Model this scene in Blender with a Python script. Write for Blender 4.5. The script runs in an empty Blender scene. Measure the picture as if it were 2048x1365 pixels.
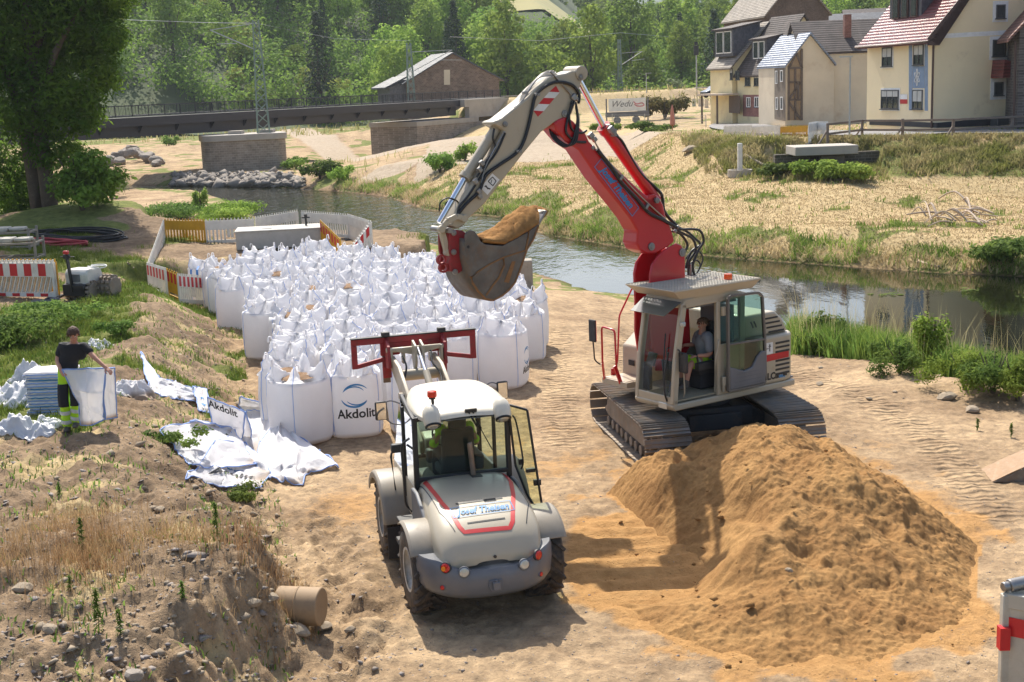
import bpy, bmesh, math, random
import numpy as np
from mathutils import Vector, Matrix, Euler
random.seed(7); rs = np.random.RandomState(11)
SC = bpy.context.scene; COL = SC.collection
# ------------------------------------------------------------------ camera
F_PX = 2650.; CAM_H = 6.6; ROLL = math.radians(2.2); PIT = math.atan((682.5-171.)/F_PX)
_cp, _sp, _cr, _sr = math.cos(PIT), math.sin(PIT), math.cos(ROLL), math.sin(ROLL)
FW = Vector((0, _cp, -_sp)); _R0 = Vector((1, 0, 0)); _U0 = Vector((0, _sp, _cp))
RT = _R0*_cr-_U0*_sr; UPV = _U0*_cr+_R0*_sr
cam = bpy.data.cameras.new('camera'); camo = bpy.data.objects.new('camera', cam); COL.objects.link(camo)
cam.sensor_width = 36; cam.sensor_fit = 'HORIZONTAL'; cam.lens = F_PX/2048*36; cam.clip_end = 6000; cam.clip_start = .3
camo.matrix_world = Matrix(((RT.x, UPV.x, -FW.x, 0), (RT.y, UPV.y, -FW.y, 0), (RT.z, UPV.z, -FW.z, CAM_H), (0, 0, 0, 1)))
SC.camera = camo
# ------------------------------------------------------------------ light
SUN = Vector((-.22, .8, 1.)).normalized()
w = bpy.data.worlds.new('World'); SC.world = w; w.use_nodes = True
nt = w.node_tree; nt.nodes.clear()
sk = nt.nodes.new('ShaderNodeTexSky'); sk.sky_type = 'NISHITA'; sk.sun_disc = False
sk.sun_elevation = math.asin(SUN.z); sk.sun_rotation = math.atan2(SUN.x, SUN.y); sk.dust_density = 2.5; sk.air_density = 1.0; sk.ozone_density = .8
bg = nt.nodes.new('ShaderNodeBackground'); bg.inputs[1].default_value = .14
wo = nt.nodes.new('ShaderNodeOutputWorld'); nt.links.new(sk.outputs[0], bg.inputs[0]); nt.links.new(bg.outputs[0], wo.inputs[0])
sl = bpy.data.lights.new('sun', 'SUN'); sl.energy = 5.0; sl.angle = math.radians(.55); sl.color = (1, .94, .83)
so = bpy.data.objects.new('sun', sl); COL.objects.link(so); so.rotation_euler = (-SUN).to_track_quat('-Z', 'Y').to_euler()
SC.view_settings.view_transform = 'Standard'; SC.view_settings.look = 'None'; SC.view_settings.exposure = .55; SC.view_settings.gamma = 1
SC.cycles.max_bounces = 8; SC.cycles.transparent_max_bounces = 12; SC.cycles.use_denoising = True
SC.cycles.sample_clamp_indirect = 6; SC.cycles.caustics_reflective = False; SC.cycles.caustics_refractive = False

# ------------------------------------------------------------------ pixel <-> plan helpers (survey of the place)
def ray(px, py): return FW*F_PX+RT*(px-1024)-UPV*(py-682.5)
def G(px, py, z=0.):
 d = ray(px, py); t = (z-CAM_H)/d.z; return Vector((d.x*t, d.y*t, z))
def DY(px, py, y):
 d = ray(px, py); t = y/d.y; return Vector((d.x*t, y, CAM_H+d.z*t))
class Plane:
 """vertical plane through p0 along the unit direction d: (s,z) on it from a sight line and back"""
 def __init__(s, p0, d, nrm=1):
  s.p0 = Vector((p0[0], p0[1], 0)); s.d = Vector((d[0], d[1], 0)).normalized(); s.n = Vector((-s.d.y, s.d.x, 0))*nrm
 def sz(s, px, py):
  r = ray(px, py); n = s.n; t = s.p0.dot(n)/r.dot(n); q = r*t; q.z += CAM_H
  return ((q-s.p0).dot(s.d), q.z)
 def P(s, a, z, o=0.): return s.p0+s.d*a+s.n*o+Vector((0, 0, z))

# ------------------------------------------------------------------ noise
_perm = np.random.RandomState(3).permutation(256); _perm = np.concatenate([_perm, _perm, _perm])
_ga = np.random.RandomState(4).rand(256)*2*np.pi; _gx, _gy = np.cos(_ga), np.sin(_ga)
def pn(x, y):
 x = np.asarray(x, float); y = np.asarray(y, float)
 xi = np.floor(x).astype(int); yi = np.floor(y).astype(int); xf = x-xi; yf = y-yi; xi &= 255; yi &= 255
 u = xf*xf*xf*(xf*(xf*6-15)+10); v = yf*yf*yf*(yf*(yf*6-15)+10)
 def g(i, j, a, b):
  h = _perm[_perm[(xi+i) & 255]+((yi+j) & 255)]; return _gx[h]*a+_gy[h]*b
 n0 = g(0, 0, xf, yf)*(1-u)+g(1, 0, xf-1, yf)*u; n1 = g(0, 1, xf, yf-1)*(1-u)+g(1, 1, xf-1, yf-1)*u
 return (n0*(1-v)+n1*v)*1.5
def fbm(x, y, o=4, f=1., g=.5):
 r = 0; a = 1.; x = np.asarray(x, float)*f; y = np.asarray(y, float)*f
 for k in range(o): r = r+a*pn(x+k*17.3, y-k*9.1); x = x*2.03; y = y*2.03; a *= g
 return r
def sst(a, b, x):
 t = np.clip((np.asarray(x, float)-a)/(b-a), 0, 1); return t*t*(3-2*t)
def polydist(x, y, P, closed=True):
 """distance to polyline and inside flag"""
 P = np.asarray(P, float); n = len(P); best = np.full(np.shape(x), 1e9); ins = np.zeros(np.shape(x), bool)
 for i in range(n if closed else n-1):
  a = P[i]; b = P[(i+1) % n]; ab = b-a; L = ab.dot(ab)+1e-12
  t = np.clip(((x-a[0])*ab[0]+(y-a[1])*ab[1])/L, 0, 1)
  d = np.hypot(x-a[0]-t*ab[0], y-a[1]-t*ab[1]); best = np.minimum(best, d)
  if closed:
   c = ((a[1] > y) != (b[1] > y)) & (x < (b[0]-a[0])*(y-a[1])/((b[1]-a[1])+1e-12)+a[0]); ins ^= c
 return best, ins
def interp(xs, ys, v): return np.interp(v, xs, ys)

# ------------------------------------------------------------------ materials
def lin(c):
 if isinstance(c, str): c = [int(c[i:i+2], 16)/255 for i in (0, 2, 4)]; c = [x/12.92 if x <= .04045 else ((x+.055)/1.055)**2.4 for x in c]
 return (c[0], c[1], c[2], 1)
MATS = {}
class NT:
 def __init__(s, name):
  s.m = bpy.data.materials.new(name); s.m.use_nodes = True; s.t = s.m.node_tree; s.t.nodes.clear()
  s.o = s.n('OutputMaterial'); s.b = s.n('BsdfPrincipled'); s.l(s.b, 0, s.o, 0)
 def n(s, k, **kw):
  nd = s.t.nodes.new('ShaderNode'+k)
  for a, v in kw.items():
   if a in nd.inputs: nd.inputs[a].default_value = v
   else: setattr(nd, a, v)
  return nd
 def l(s, a, ao, b, bi): s.t.links.new(a.outputs[ao], b.inputs[bi])
 def coord(s, kind='Object', scale=None):
  c = s.n('TexCoord')
  if scale is None: return c, kind
  m = s.n('Mapping'); s.l(c, kind, m, 0); m.inputs['Scale'].default_value = scale; return m, 0
 def noise(s, sc, det=4, co=None, rough=.6):
  n = s.n('TexNoise'); n.inputs['Scale'].default_value = sc; n.inputs['Detail'].default_value = det; n.inputs['Roughness'].default_value = rough
  if co: s.l(co[0], co[1], n, 'Vector')
  return n
 def ramp(s, src, out, a, b, ca=(0, 0, 0, 1), cb=(1, 1, 1, 1)):
  r = s.n('ValToRGB'); s.l(src, out, r, 0); e = r.color_ramp.elements; e[0].position = a; e[1].position = b; e[0].color = ca; e[1].color = cb; return r
 def mix(s, fac, a, b, mode='MIX'):
  m = s.n('MixRGB'); m.blend_type = mode
  for i, v in ((0, fac), (1, a), (2, b)):
   if isinstance(v, tuple) and len(v) == 2: s.l(v[0], v[1], m, i)
   elif i == 0: m.inputs[0].default_value = v
   else: m.inputs[i].default_value = v
  return m
 def bump(s, src, out, strength, dist=.02, prev=None):
  b = s.n('Bump'); b.inputs['Strength'].default_value = strength; b.inputs['Distance'].default_value = dist; s.l(src, out, b, 'Height')
  if prev: s.l(prev, 0, b, 'Normal')
  s.l(b, 0, s.b, 'Normal'); return b
def mat(name, col, rough=.6, metal=0., dirt=None, damt=.5, dscale=3., var=.12, bump=0., bscale=40., coat=0., spec=None, transl=0.):
 if name in MATS: return MATS[name]
 t = NT(name); c = lin(col); co = t.coord()
 n = t.noise(dscale, 5, co); r = t.ramp(n, 0, .35, .7)
 dark = tuple(v*(1-var) for v in c[:3])+(1,); light = tuple(min(1, v*(1+var*.6)) for v in c[:3])+(1,)
 m = t.mix((r, 0), dark, light)
 last = m
 if dirt is not None:
  n2 = t.noise(dscale*1.7, 7, co, .7); r2 = t.ramp(n2, 0, .62-.25*damt, .78)
  sc = t.n('Math', operation='MULTIPLY'); t.l(r2, 0, sc, 0); sc.inputs[1].default_value = min(1, .35+damt*.6)
  last = t.mix((sc, 0), (m, 0), lin(dirt))
  rr = t.n('MapRange'); t.l(sc, 0, rr, 0); rr.inputs[3].default_value = rough; rr.inputs[4].default_value = .85; t.l(rr, 0, t.b, 'Roughness')
 else: t.b.inputs['Roughness'].default_value = rough
 t.l(last, 0, t.b, 'Base Color'); t.b.inputs['Metallic'].default_value = metal
 if coat: t.b.inputs['Coat Weight'].default_value = coat; t.b.inputs['Coat Roughness'].default_value = .12
 if spec is not None: t.b.inputs['Specular IOR Level'].default_value = spec
 if bump:
  n3 = t.noise(bscale, 4, co); t.bump(n3, 0, bump, .01)
 if transl:
  tr = t.n('BsdfTranslucent'); t.l(last, 0, tr, 0); mx = t.n('MixShader'); mx.inputs[0].default_value = transl
  t.l(t.b, 0, mx, 1); t.l(tr, 0, mx, 2); t.l(mx, 0, t.o, 0)
 MATS[name] = t.m; return t.m
def leafmat(name, a, b, transl=.35, scale=.8, dry=None, gloss=.55):
 """foliage: two greens mixed by position, some light passes through the leaf"""
 if name in MATS: return MATS[name]
 t = NT(name); co = t.coord(); n = t.noise(scale, 3, co); r = t.ramp(n, 0, .38, .62)
 m = t.mix((r, 0), lin(a), lin(b)); oi = t.n('ObjectInfo')
 hsv = t.n('HueSaturation'); mr = t.n('MapRange'); t.l(oi, 'Random', mr, 0); mr.inputs[3].default_value = .72; mr.inputs[4].default_value = 1.3
 t.l(mr, 0, hsv, 'Value'); mh = t.n('MapRange'); t.l(oi, 'Random', mh, 0); mh.inputs[3].default_value = .485; mh.inputs[4].default_value = .515; t.l(mh, 0, hsv, 'Hue')
 t.l(m, 0, hsv, 'Color'); last = hsv
 if dry:
  n2 = t.noise(scale*3, 3, co); r2 = t.ramp(n2, 0, .55, .7); last = t.mix((r2, 0), (hsv, 0), lin(dry))
 t.l(last, 0, t.b, 'Base Color'); t.b.inputs['Roughness'].default_value = gloss+.2; t.b.inputs['Specular IOR Level'].default_value = .12
 tr = t.n('BsdfTranslucent'); g = t.n('Gamma'); t.l(last, 0, g, 0); g.inputs[1].default_value = .85; t.l(g, 0, tr, 0)
 mx = t.n('MixShader'); mx.inputs[0].default_value = transl; t.l(t.b, 0, mx, 1); t.l(tr, 0, mx, 2); t.l(mx, 0, t.o, 0)
 MATS[name] = t.m; return t.m
def glassmat(name, tint=(.75, .85, .8), alpha=.28, rough=.03):
 if name in MATS: return MATS[name]
 t = NT(name); tr = t.n('BsdfTransparent'); tr.inputs[0].default_value = (*tint, 1)
 gl = t.n('BsdfGlossy'); gl.inputs[1].default_value = rough; gl.inputs[0].default_value = (.9, .95, 1, 1)
 fr = t.n('Fresnel'); fr.inputs[0].default_value = 1.5; ad = t.n('Math', operation='ADD'); t.l(fr, 0, ad, 0); ad.inputs[1].default_value = alpha*.08; fr.inputs[0].default_value = 1.35
 mx = t.n('MixShader'); t.l(ad, 0, mx, 0); t.l(tr, 0, mx, 1); t.l(gl, 0, mx, 2); t.l(mx, 0, t.o, 0)
 MATS[name] = t.m; return t.m

# ------------------------------------------------------------------ mesh builder
def basis(d):
 d = Vector(d).normalized(); a = Vector((0, 0, 1)) if abs(d.z) < .95 else Vector((1, 0, 0))
 x = d.cross(a).normalized(); y = x.cross(d).normalized(); return x, y
class MB:
 def __init__(s): s.v = []; s.f = []
 def add(s, vs, fs):
  o = len(s.v); s.v += [tuple(v) for v in vs]; s.f += [tuple(i+o for i in f) for f in fs]; return s
 def box(s, c, d, rot=None):
  c = Vector(c); h = Vector(d)/2; vs = []
  for i in (-1, 1):
   for j in (-1, 1):
    for k in (-1, 1):
     p = Vector((h.x*i, h.y*j, h.z*k))
     if rot is not None: p = rot @ p
     vs.append(c+p)
  return s.add(vs, [(0, 1, 3, 2), (4, 6, 7, 5), (0, 4, 5, 1), (2, 3, 7, 6), (0, 2, 6, 4), (1, 5, 7, 3)])
 def bar(s, a, b, w, h=None, up=None):
  a = Vector(a); b = Vector(b); h = w if h is None else h; x, y = basis(b-a)
  if up is not None: d = (b-a).normalized(); x = d.cross(Vector(up)).normalized(); y = x.cross(d).normalized()
  vs = [q+x*i*w/2+y*j*h/2 for q in (a, b) for i, j in ((-1, -1), (1, -1), (1, 1), (-1, 1))]
  return s.add(vs, [(3, 2, 1, 0), (4, 5, 6, 7), (0, 1, 5, 4), (1, 2, 6, 5), (2, 3, 7, 6), (3, 0, 4, 7)])
 def cyl(s, a, b, r, r2=None, n=14, cap=True):
  a = Vector(a); b = Vector(b); r2 = r if r2 is None else r2; x, y = basis(b-a)
  vs = [q+(x*math.cos(t)+y*math.sin(t))*rr for q, rr in ((a, r), (b, r2)) for t in [2*math.pi*i/n for i in range(n)]]
  fs = [(i, (i+1) % n, n+(i+1) % n, n+i) for i in range(n)]
  if cap: fs += [tuple(range(n-1, -1, -1)), tuple(range(n, 2*n))]
  return s.add(vs, fs)
 def tube(s, pts, r, n=7, rr=None):
  pts = [Vector(p) for p in pts]; o = len(s.v); px = None
  for i, p in enumerate(pts):
   d = (pts[min(i+1, len(pts)-1)]-pts[max(i-1, 0)])
   if d.length < 1e-9: d = Vector((0, 0, 1))
   d.normalize()
   if px is None: x, y = basis(d)
   else:
    x = (px-d*px.dot(d))
    x = x.normalized() if x.length > 1e-6 else basis(d)[0]
    y = d.cross(x)
   px = x; q = rr[i] if rr else r
   s.v += [tuple(p+(x*math.cos(2*math.pi*k/n)+y*math.sin(2*math.pi*k/n))*q) for k in range(n)]
  for i in range(len(pts)-1):
   for k in range(n): a = o+i*n; s.f.append((a+k, a+(k+1) % n, a+n+(k+1) % n, a+n+k))
  s.f.append(tuple(o+k for k in range(n-1, -1, -1))); e = o+(len(pts)-1)*n; s.f.append(tuple(e+k for k in range(n)))
  return s
 def prism(s, poly, fn, a, b):
  """poly of 2-D points, fn(u,v,t)->3-D, from t=a to t=b"""
  n = len(poly); vs = [fn(u, v, a) for u, v in poly]+[fn(u, v, b) for u, v in poly]
  fs = [tuple(range(n-1, -1, -1)), tuple(range(n, 2*n))]+[(i, (i+1) % n, n+(i+1) % n, n+i) for i in range(n)]
  return s.add(vs, fs)
 def lathe(s, prof, c, ax, n=24, close=False):
  """prof (r, h) about axis ax from c"""
  c = Vector(c); ax = Vector(ax).normalized(); x, y = basis(ax); o = len(s.v); m = len(prof)
  for r, h in prof: s.v += [tuple(c+ax*h+(x*math.cos(2*math.pi*k/n)+y*math.sin(2*math.pi*k/n))*r) for k in range(n)]
  for i in range(m if close else m-1):
   for k in range(n): a = o+i*n; b = o+((i+1) % m)*n; s.f.append((a+k, a+(k+1) % n, b+(k+1) % n, b+k))
  return s
 def grid(s, P):
  o = len(s.v); n = len(P); m = len(P[0])
  for r in P: s.v += [tuple(q) for q in r]
  for i in range(n-1):
   for j in range(m-1): s.f.append((o+i*m+j, o+i*m+j+1, o+(i+1)*m+j+1, o+(i+1)*m+j))
  return s
 def build(s, name, m, parent=None, bevel=0., smooth=False, seg=2, solid=0., subsurf=0, mods=True, angle=35, xf=None):
  me = bpy.data.meshes.new(name); v = s.v if xf is None else [tuple(xf @ Vector(q)) for q in s.v]
  me.from_pydata(v, [], s.f); me.materials.append(m)
  ob = bpy.data.objects.new(name, me); COL.objects.link(ob)
  if parent: ob.parent = parent
  bm = bmesh.new(); bm.from_mesh(me); bmesh.ops.recalc_face_normals(bm, faces=bm.faces); bm.to_mesh(me); bm.free()
  if solid: q = ob.modifiers.new('solid', 'SOLIDIFY'); q.thickness = solid; q.offset = 0
  if bevel: q = ob.modifiers.new('bevel', 'BEVEL'); q.width = bevel; q.segments = seg; q.limit_method = 'ANGLE'; q.angle_limit = math.radians(30); q.harden_normals = False
  if subsurf: q = ob.modifiers.new('sub', 'SUBSURF'); q.levels = subsurf; q.render_levels = subsurf
  if smooth:
   me.polygons.foreach_set('use_smooth', [True]*len(me.polygons))
   if angle < 180: me.set_sharp_from_angle(angle=math.radians(angle))
  elif bevel:
   me.polygons.foreach_set('use_smooth', [True]*len(me.polygons)); me.set_sharp_from_angle(angle=math.radians(32))
  return ob
def npmesh(name, V, Fq, m, parent=None, smooth=False, k=4, link=True):
 """fast mesh from arrays; Fq (n,k) indices"""
 me = bpy.data.meshes.new(name); V = np.ascontiguousarray(V, np.float32); Fq = np.ascontiguousarray(Fq, np.int32)
 me.vertices.add(len(V)); me.vertices.foreach_set('co', V.ravel()); me.loops.add(Fq.size); me.loops.foreach_set('vertex_index', Fq.ravel())
 me.polygons.add(len(Fq)); me.polygons.foreach_set('loop_start', np.arange(0, Fq.size, k, dtype=np.int32))
 me.update(calc_edges=True); me.materials.append(m)
 if smooth: me.polygons.foreach_set('use_smooth', np.ones(len(Fq), bool))
 if not link: return me
 ob = bpy.data.objects.new(name, me); COL.objects.link(ob)
 if parent: ob.parent = parent
 return ob
def empty(name, loc=(0, 0, 0), rz=0., parent=None):
 o = bpy.data.objects.new(name, None); COL.objects.link(o); o.location = loc; o.rotation_euler = (0, 0, rz); o.empty_display_size = .3
 if parent: o.parent = parent
 return o
def tag(o, label=None, cat=None, group=None, kind=None):
 if label: o['label'] = label
 if cat: o['category'] = cat
 if group: o['group'] = group
 if kind: o['kind'] = kind
 return o
def thing(name, label, cat, loc=(0, 0, 0), rz=0., group=None): return tag(empty(name, loc, rz), label, cat, group)
def copy_tree(o, parent=None):
 c = o.copy(); COL.objects.link(c)
 if parent: c.parent = parent
 for ch in KIDS.get(o.name, None) or [q for q in o.children]: copy_tree(ch, c)
 return c
KIDS = {}
_tc = {}
def textmesh(s, size=1., shear=0., bold=0.):
 """lettering as 2-D triangles centred on the origin, cap height about .7*size"""
 k = (s, size, shear, bold)
 if k in _tc: return _tc[k]
 cu = bpy.data.curves.new('lettering', 'FONT'); cu.body = s; cu.size = size; cu.align_x = 'CENTER'; cu.align_y = 'CENTER'; cu.shear = shear; cu.offset = bold; cu.resolution_u = 3
 ob = bpy.data.objects.new('lettering', cu); COL.objects.link(ob); dg = bpy.context.evaluated_depsgraph_get(); me = bpy.data.meshes.new_from_object(ob.evaluated_get(dg))
 r = ([(v.co.x, v.co.y) for v in me.vertices], [tuple(p.vertices) for p in me.polygons])
 bpy.data.objects.remove(ob); bpy.data.curves.remove(cu); bpy.data.meshes.remove(me); _tc[k] = r; return r
def text_on(name, s, size, fn, m, parent, shear=0., bold=0.):
 vs, fs = textmesh(s, size, shear, bold); b = MB(); b.add([fn(x, y) for x, y in vs], fs)
 me = bpy.data.meshes.new(name); me.from_pydata(b.v, [], b.f); me.materials.append(m); ob = bpy.data.objects.new(name, me); COL.objects.link(ob)
 if parent: ob.parent = parent
 return ob
def mobj(name, me, parent=None):
 o = bpy.data.objects.new(name, me); COL.objects.link(o)
 if parent: o.parent = parent
 return o
# ------------------------------------------------------------------ the lie of the land
NEAR_SHORE = [(-90, 132), (-60, 126), (-33, 118.7), (-25.9, 112.6), (-21.9, 103.3), (-15.9, 85.4), (-12.2, 78), (-7.7, 73.8), (-3.8, 67.8), (1.1, 56.2), (3.1, 50.6), (5.4, 48.6), (8.4, 41.5), (10.8, 35.8), (14, 30.3), (22, 22), (34, 12)]
FAR_SHORE = [(44, 30), (34, 42), (27, 47.5), (19.5, 49.9), (16.5, 52), (10.6, 57.6), (6.2, 62.5), (2, 70.4), (-.4, 81), (-5.4, 88), (-8.7, 99.5), (-12.5, 106), (-17.6, 113), (-27, 119.8), (-37, 126), (-62, 137), (-90, 146)]
RIVER = NEAR_SHORE+FAR_SHORE; WATER = -1.3
MOUND = [(-11.6, 44.2), (-9.4, 41), (-7.2, 36), (-6.6, 31.5), (-5.6, 28), (-4.9, 24.6), (-4.1, 21.5), (-3.4, 18.6), (-2.9, 16.9), (-2.55, 15.9), (-2.5, 15.0), (-2.85, 13.9), (-3.1, 12.9), (-3.9, 4), (-60, 4), (-70, 70), (-40, 90), (-25, 84), (-19, 68), (-14, 55.5), (-9.5, 54), (-4, 53.4), (-.8, 50.5), (-.5, 45.6), (-4, 45.6), (-9, 44.6)]
E1 = G(1520, 294, 2.3); E2 = G(2060, 276, 2.6)
PLATEAU = [(E2.x+14, E2.y-9), (E2.x, E2.y), (E1.x, E1.y), (13.2, 92), (12.6, 112), (14.5, 138), (19, 175), (30, 235), (160, 235), (160, 40)]
RAIL_A = Vector((-36.7, 120, 0)); RAIL_B = Vector((-5.3, 173, 0)); RAIL_D = (RAIL_B-RAIL_A).normalized()
RAIL_END = RAIL_B+RAIL_D*130
def zbase(x, y):
 x = np.asarray(x, float); y = np.asarray(y, float); sh = np.shape(x)
 z = np.zeros(sh)
 dm, im = polydist(x, y, MOUND)
 wob = fbm(x, y, 3, .35)*.35+.35*np.abs(fbm(x, y, 3, .9))
 z = z-1.05*sst(47, 51, y)*sst(3, -3, x)
 hh = 1.15+.12*fbm(x, y, 3, .12); wd = 1.0+1.6*sst(16.6, 20., y)-1.5*sst(43.5, 45, y)+wob*.6
 hh = hh*(1-.35*sst(15.5, 12.5, y))
 z = np.where(im, z+(hh-z)*sst(0, 1, dm/np.maximum(wd, .4)), z)
 z = z+1.15*np.exp(-(((x+17.5)/6.)**2+((y-57)/5.)**2))+.5*np.exp(-(((x+22)/7.)**2+((y-45)/6.)**2))
 # spoil windrow along the near right bank
 d2, _ = polydist(x, y, [(6.2, 34.6), (7.6, 32.4), (9.5, 28.6), (11.3, 24.8), (13, 21)], False); z = z+.28*np.exp(-(d2/.75)**2)*(1+.5*fbm(x, y, 2, 1.2))
 # far side: field, flood plain
 s = y-.55*x
 far = -.25+np.clip(y-55, 0, 200)*.021+.25*fbm(x, y, 3, .05)
 farL = -.45+np.clip(y-130, 0, 200)*.012
 k = sst(-12, 4, x-(.0*y)-(-8)); far = farL*(1-k)+far*k
 far = far+1.15*sst(61, 76, y)*np.exp(-((x-18)/6.5)**2)*sst(100, 84, y)
 dr, ir = polydist(x, y, RIVER)
 # which side of the river
 dn, _ = polydist(x, y, NEAR_SHORE, False); df, _ = polydist(x, y, FAR_SHORE, False)
 farside = (df < dn) & ~ir
 z = np.where(farside, far, z)
 dp, ip = polydist(x, y, PLATEAU)
 ztop = 2.62-.9*sst(85, 150, y)+.5*sst(27, 32, x)*sst(76, 84, y)*(1-sst(95, 110, y))
 slope = np.where(x > 21.4, .36, np.where(x > 15.5, 1.2, .5))
 zp = np.where(ip, ztop, ztop-slope*np.maximum(dp-.6, 0)); zp = np.where(farside | ip, zp, -9); z = np.maximum(z, zp)
 de, _ = polydist(x, y, [tuple((RAIL_B+RAIL_D*11)[:2]), tuple(RAIL_END[:2])], False); ze = 4.85-.62*np.maximum(de-4.2, 0)
 z = np.maximum(z, np.where(farside | (y > 150), ze, -9))
 # gravel heap by the abutment and mound under the bridge
 z = z+.9*np.exp(-(((x-1)/7.)**2+((y-128)/7.)**2))*farside+1.3*np.exp(-(((x+16)/9.)**2+((y-186)/6.)**2))+.8*np.exp(-(((x+40)/5.)**2+((y-170)/4.)**2))
 z = z-2.4*np.exp(-(((x+12)/10.)**2+((y-160)/14.)**2))
 zr = np.where(ir, -1.3-.25*np.minimum(dr, 4), -1.3+np.where(farside, .42, np.where(x > -3, .15+.1*sst(6, 9, x), .40))*dr*(1+.15*pn(x*.3, y*.3)))
 z = np.minimum(z, zr)
 return z
def masks(x, y, z):
 dr, ir = polydist(x, y, RIVER); dn, _ = polydist(x, y, NEAR_SHORE, False); df, _ = polydist(x, y, FAR_SHORE, False); farside = (df < dn) & ~ir
 dm, im = polydist(x, y, MOUND); n1 = fbm(x, y, 4, .25); n2 = fbm(x, y, 4, .9); n3 = fbm(x+50, y, 3, .08)
 dsd, isd = polydist(x, y, SAND_OUT)
 sand = np.where(isd, 1., (1-sst(.0, .45, dsd+n2*.8))*.6)
 sand = np.maximum(sand, .4*sst(.15, .6, n1+n2*.5+.15)*sst(0, 3, 6.5-np.hypot(x-2.4, y-21)))
 fl_, fi_ = polydist(x, y, FLAT); sand = np.maximum(sand, np.where(fi_, .95, sst(.4, 0, fl_)*.9))
 sand = np.maximum(sand, .5*np.exp(-(((x+2.6)/.9)**2+((y-20.6)/1.4)**2)))
 green = np.zeros_like(x); dry = np.zeros_like(x)
 # near left mound: patches
 up = im & (y < 46)
 gl = sst(.28, .6, n1+.35*np.exp(-(((x+11.5)/3.)**2+((y-31)/8.)**2))*2+.3*sst(-8, -11, x)*sst(22, 30, y)); gl = gl*np.where(y < 21, sst(.5, 1.6, dm), 1); green = np.where(up, gl*.9, green)
 dry = np.where(up, sst(.2, .6, n2+.3*n3+.25*np.exp(-(((x+5.5)/2.2)**2+((y-16.5)/1.8)**2)))*.6, dry)
 back = im & (y >= 40); green = np.where(back, np.maximum(green, sst(.0, .5, n1+.5*sst(-11, -14, x)-.9*np.exp(-(((x+8)/5.)**2+((y-48)/4.)**2)))), green)
 dry = np.where(back, np.maximum(dry, .8*sst(.0, .5, -n1+.2)*sst(56, 60, y)), dry)
 # far field
 fd = .95-.25*sst(.2, .6, n2); right = farside & (x > -6)
 gf = sst(.32, .62, n1*.8+n2*.35+0.75*sst(4.5, 1., df)+.35*sst(112, 84, y)*sst(4, 8, z*0+np.abs(x-30)*0)*0)
 gf = np.maximum(gf, .85*sst(.55, 1.1, z)*sst(90, 72, y)*sst(-.5, .3, n1+.3)*(x > 14))
 dry = np.where(right, fd, dry); green = np.where(right, gf, green)
 left = farside & (x <= -6); green = np.where(left, sst(.25, .5, n1+.8*sst(188, 205, y)+.4*sst(6, 1, df)), green); dry = np.where(left, .25, dry)
 grav = np.where(farside, sst(.1, .5, np.exp(-(((x+2)/8.)**2+((y-136)/9.)**2))*1.6+.9*sst(99, 106, y-.25*x)*sst(140, 120, y)*(x > -7)*(x < 20)+.3*n2), 0)
 pth, _ = polydist(x, y, PATHLINE, False); p2_, _ = polydist(x, y, PATH2, False); path = np.maximum(sst(2.6, 1.6, pth+n2*.3), sst(3.4, 1.8, p2_+n2*.5))
 dry = dry*(1-grav)*(1-path); green = green*(1-.85*grav)*(1-path); grav = np.maximum(grav, path)
 dplt, ipl = polydist(x, y, PLATEAU); inn = ipl & (y > 60); dry = np.where(inn, .35, dry); green = np.where(inn, sst(.1, .5, n1)*.7, green); grav = np.where(inn, .6, grav)*(.75+.3*n2)
 # windrow and riverside on the near right
 rt = (~farside) & (~im) & (dr < 6) & ~ir; green = np.where(rt, np.maximum(green, sst(3.2, 1.6, dr)*sst(-.4, .2, n2)), green)
 wet = sst(.6, -.05, np.where(ir, -dr, dr)); wet = np.where(ir, 1, wet)
 trk = sst(.5, .2, np.minimum(polydist(x, y, [(1.3, 36), (1.0, 30), (.9, 24)], False)[0], np.minimum(polydist(x, y, [(6.6, 31), (7.6, 24), (7.2, 19)], False)[0], polydist(x, y, [(3.0, 36), (2.6, 28)], False)[0])))
 dark = sst(.0, 1.2, np.exp(-(((x-.3)/1.8)**2+((y-14)/1.4)**2))*1.1+n2*.25)
 return sand, green, dry, grav, trk, wet
SAND_OUT = [tuple(G(a, b)[:2]) for a, b in ((1212, 985), (1262, 1030), (1330, 1080), (1385, 1112), (1402, 1145), (1372, 1190), (1300, 1203), (1210, 1200), (1300, 1262), (1400, 1308), (1550, 1335), (1720, 1338), (1850, 1290), (1965, 1232), (1950, 1170), (1962, 1090), (1890, 1030), (1800, 965), (1720, 930), (1640, 905), (1500, 893), (1400, 905), (1300, 940))]
FLAT = [tuple(G(a, b)[:2]) for a, b in ((1180, 1040), (1290, 1035), (1400, 1090), (1400, 1190), (1200, 1205), (1150, 1150), (1160, 1085))]
PATHLINE = [(-10, 108), (-2, 110), (8, 112), (14, 116), (17.5, 128)]
PATH2 = [tuple(G(a, b, 0)[:2]) for a, b in ((760, 322), (700, 300), (640, 285), (600, 270), (575, 262), (640, 254))]
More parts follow.
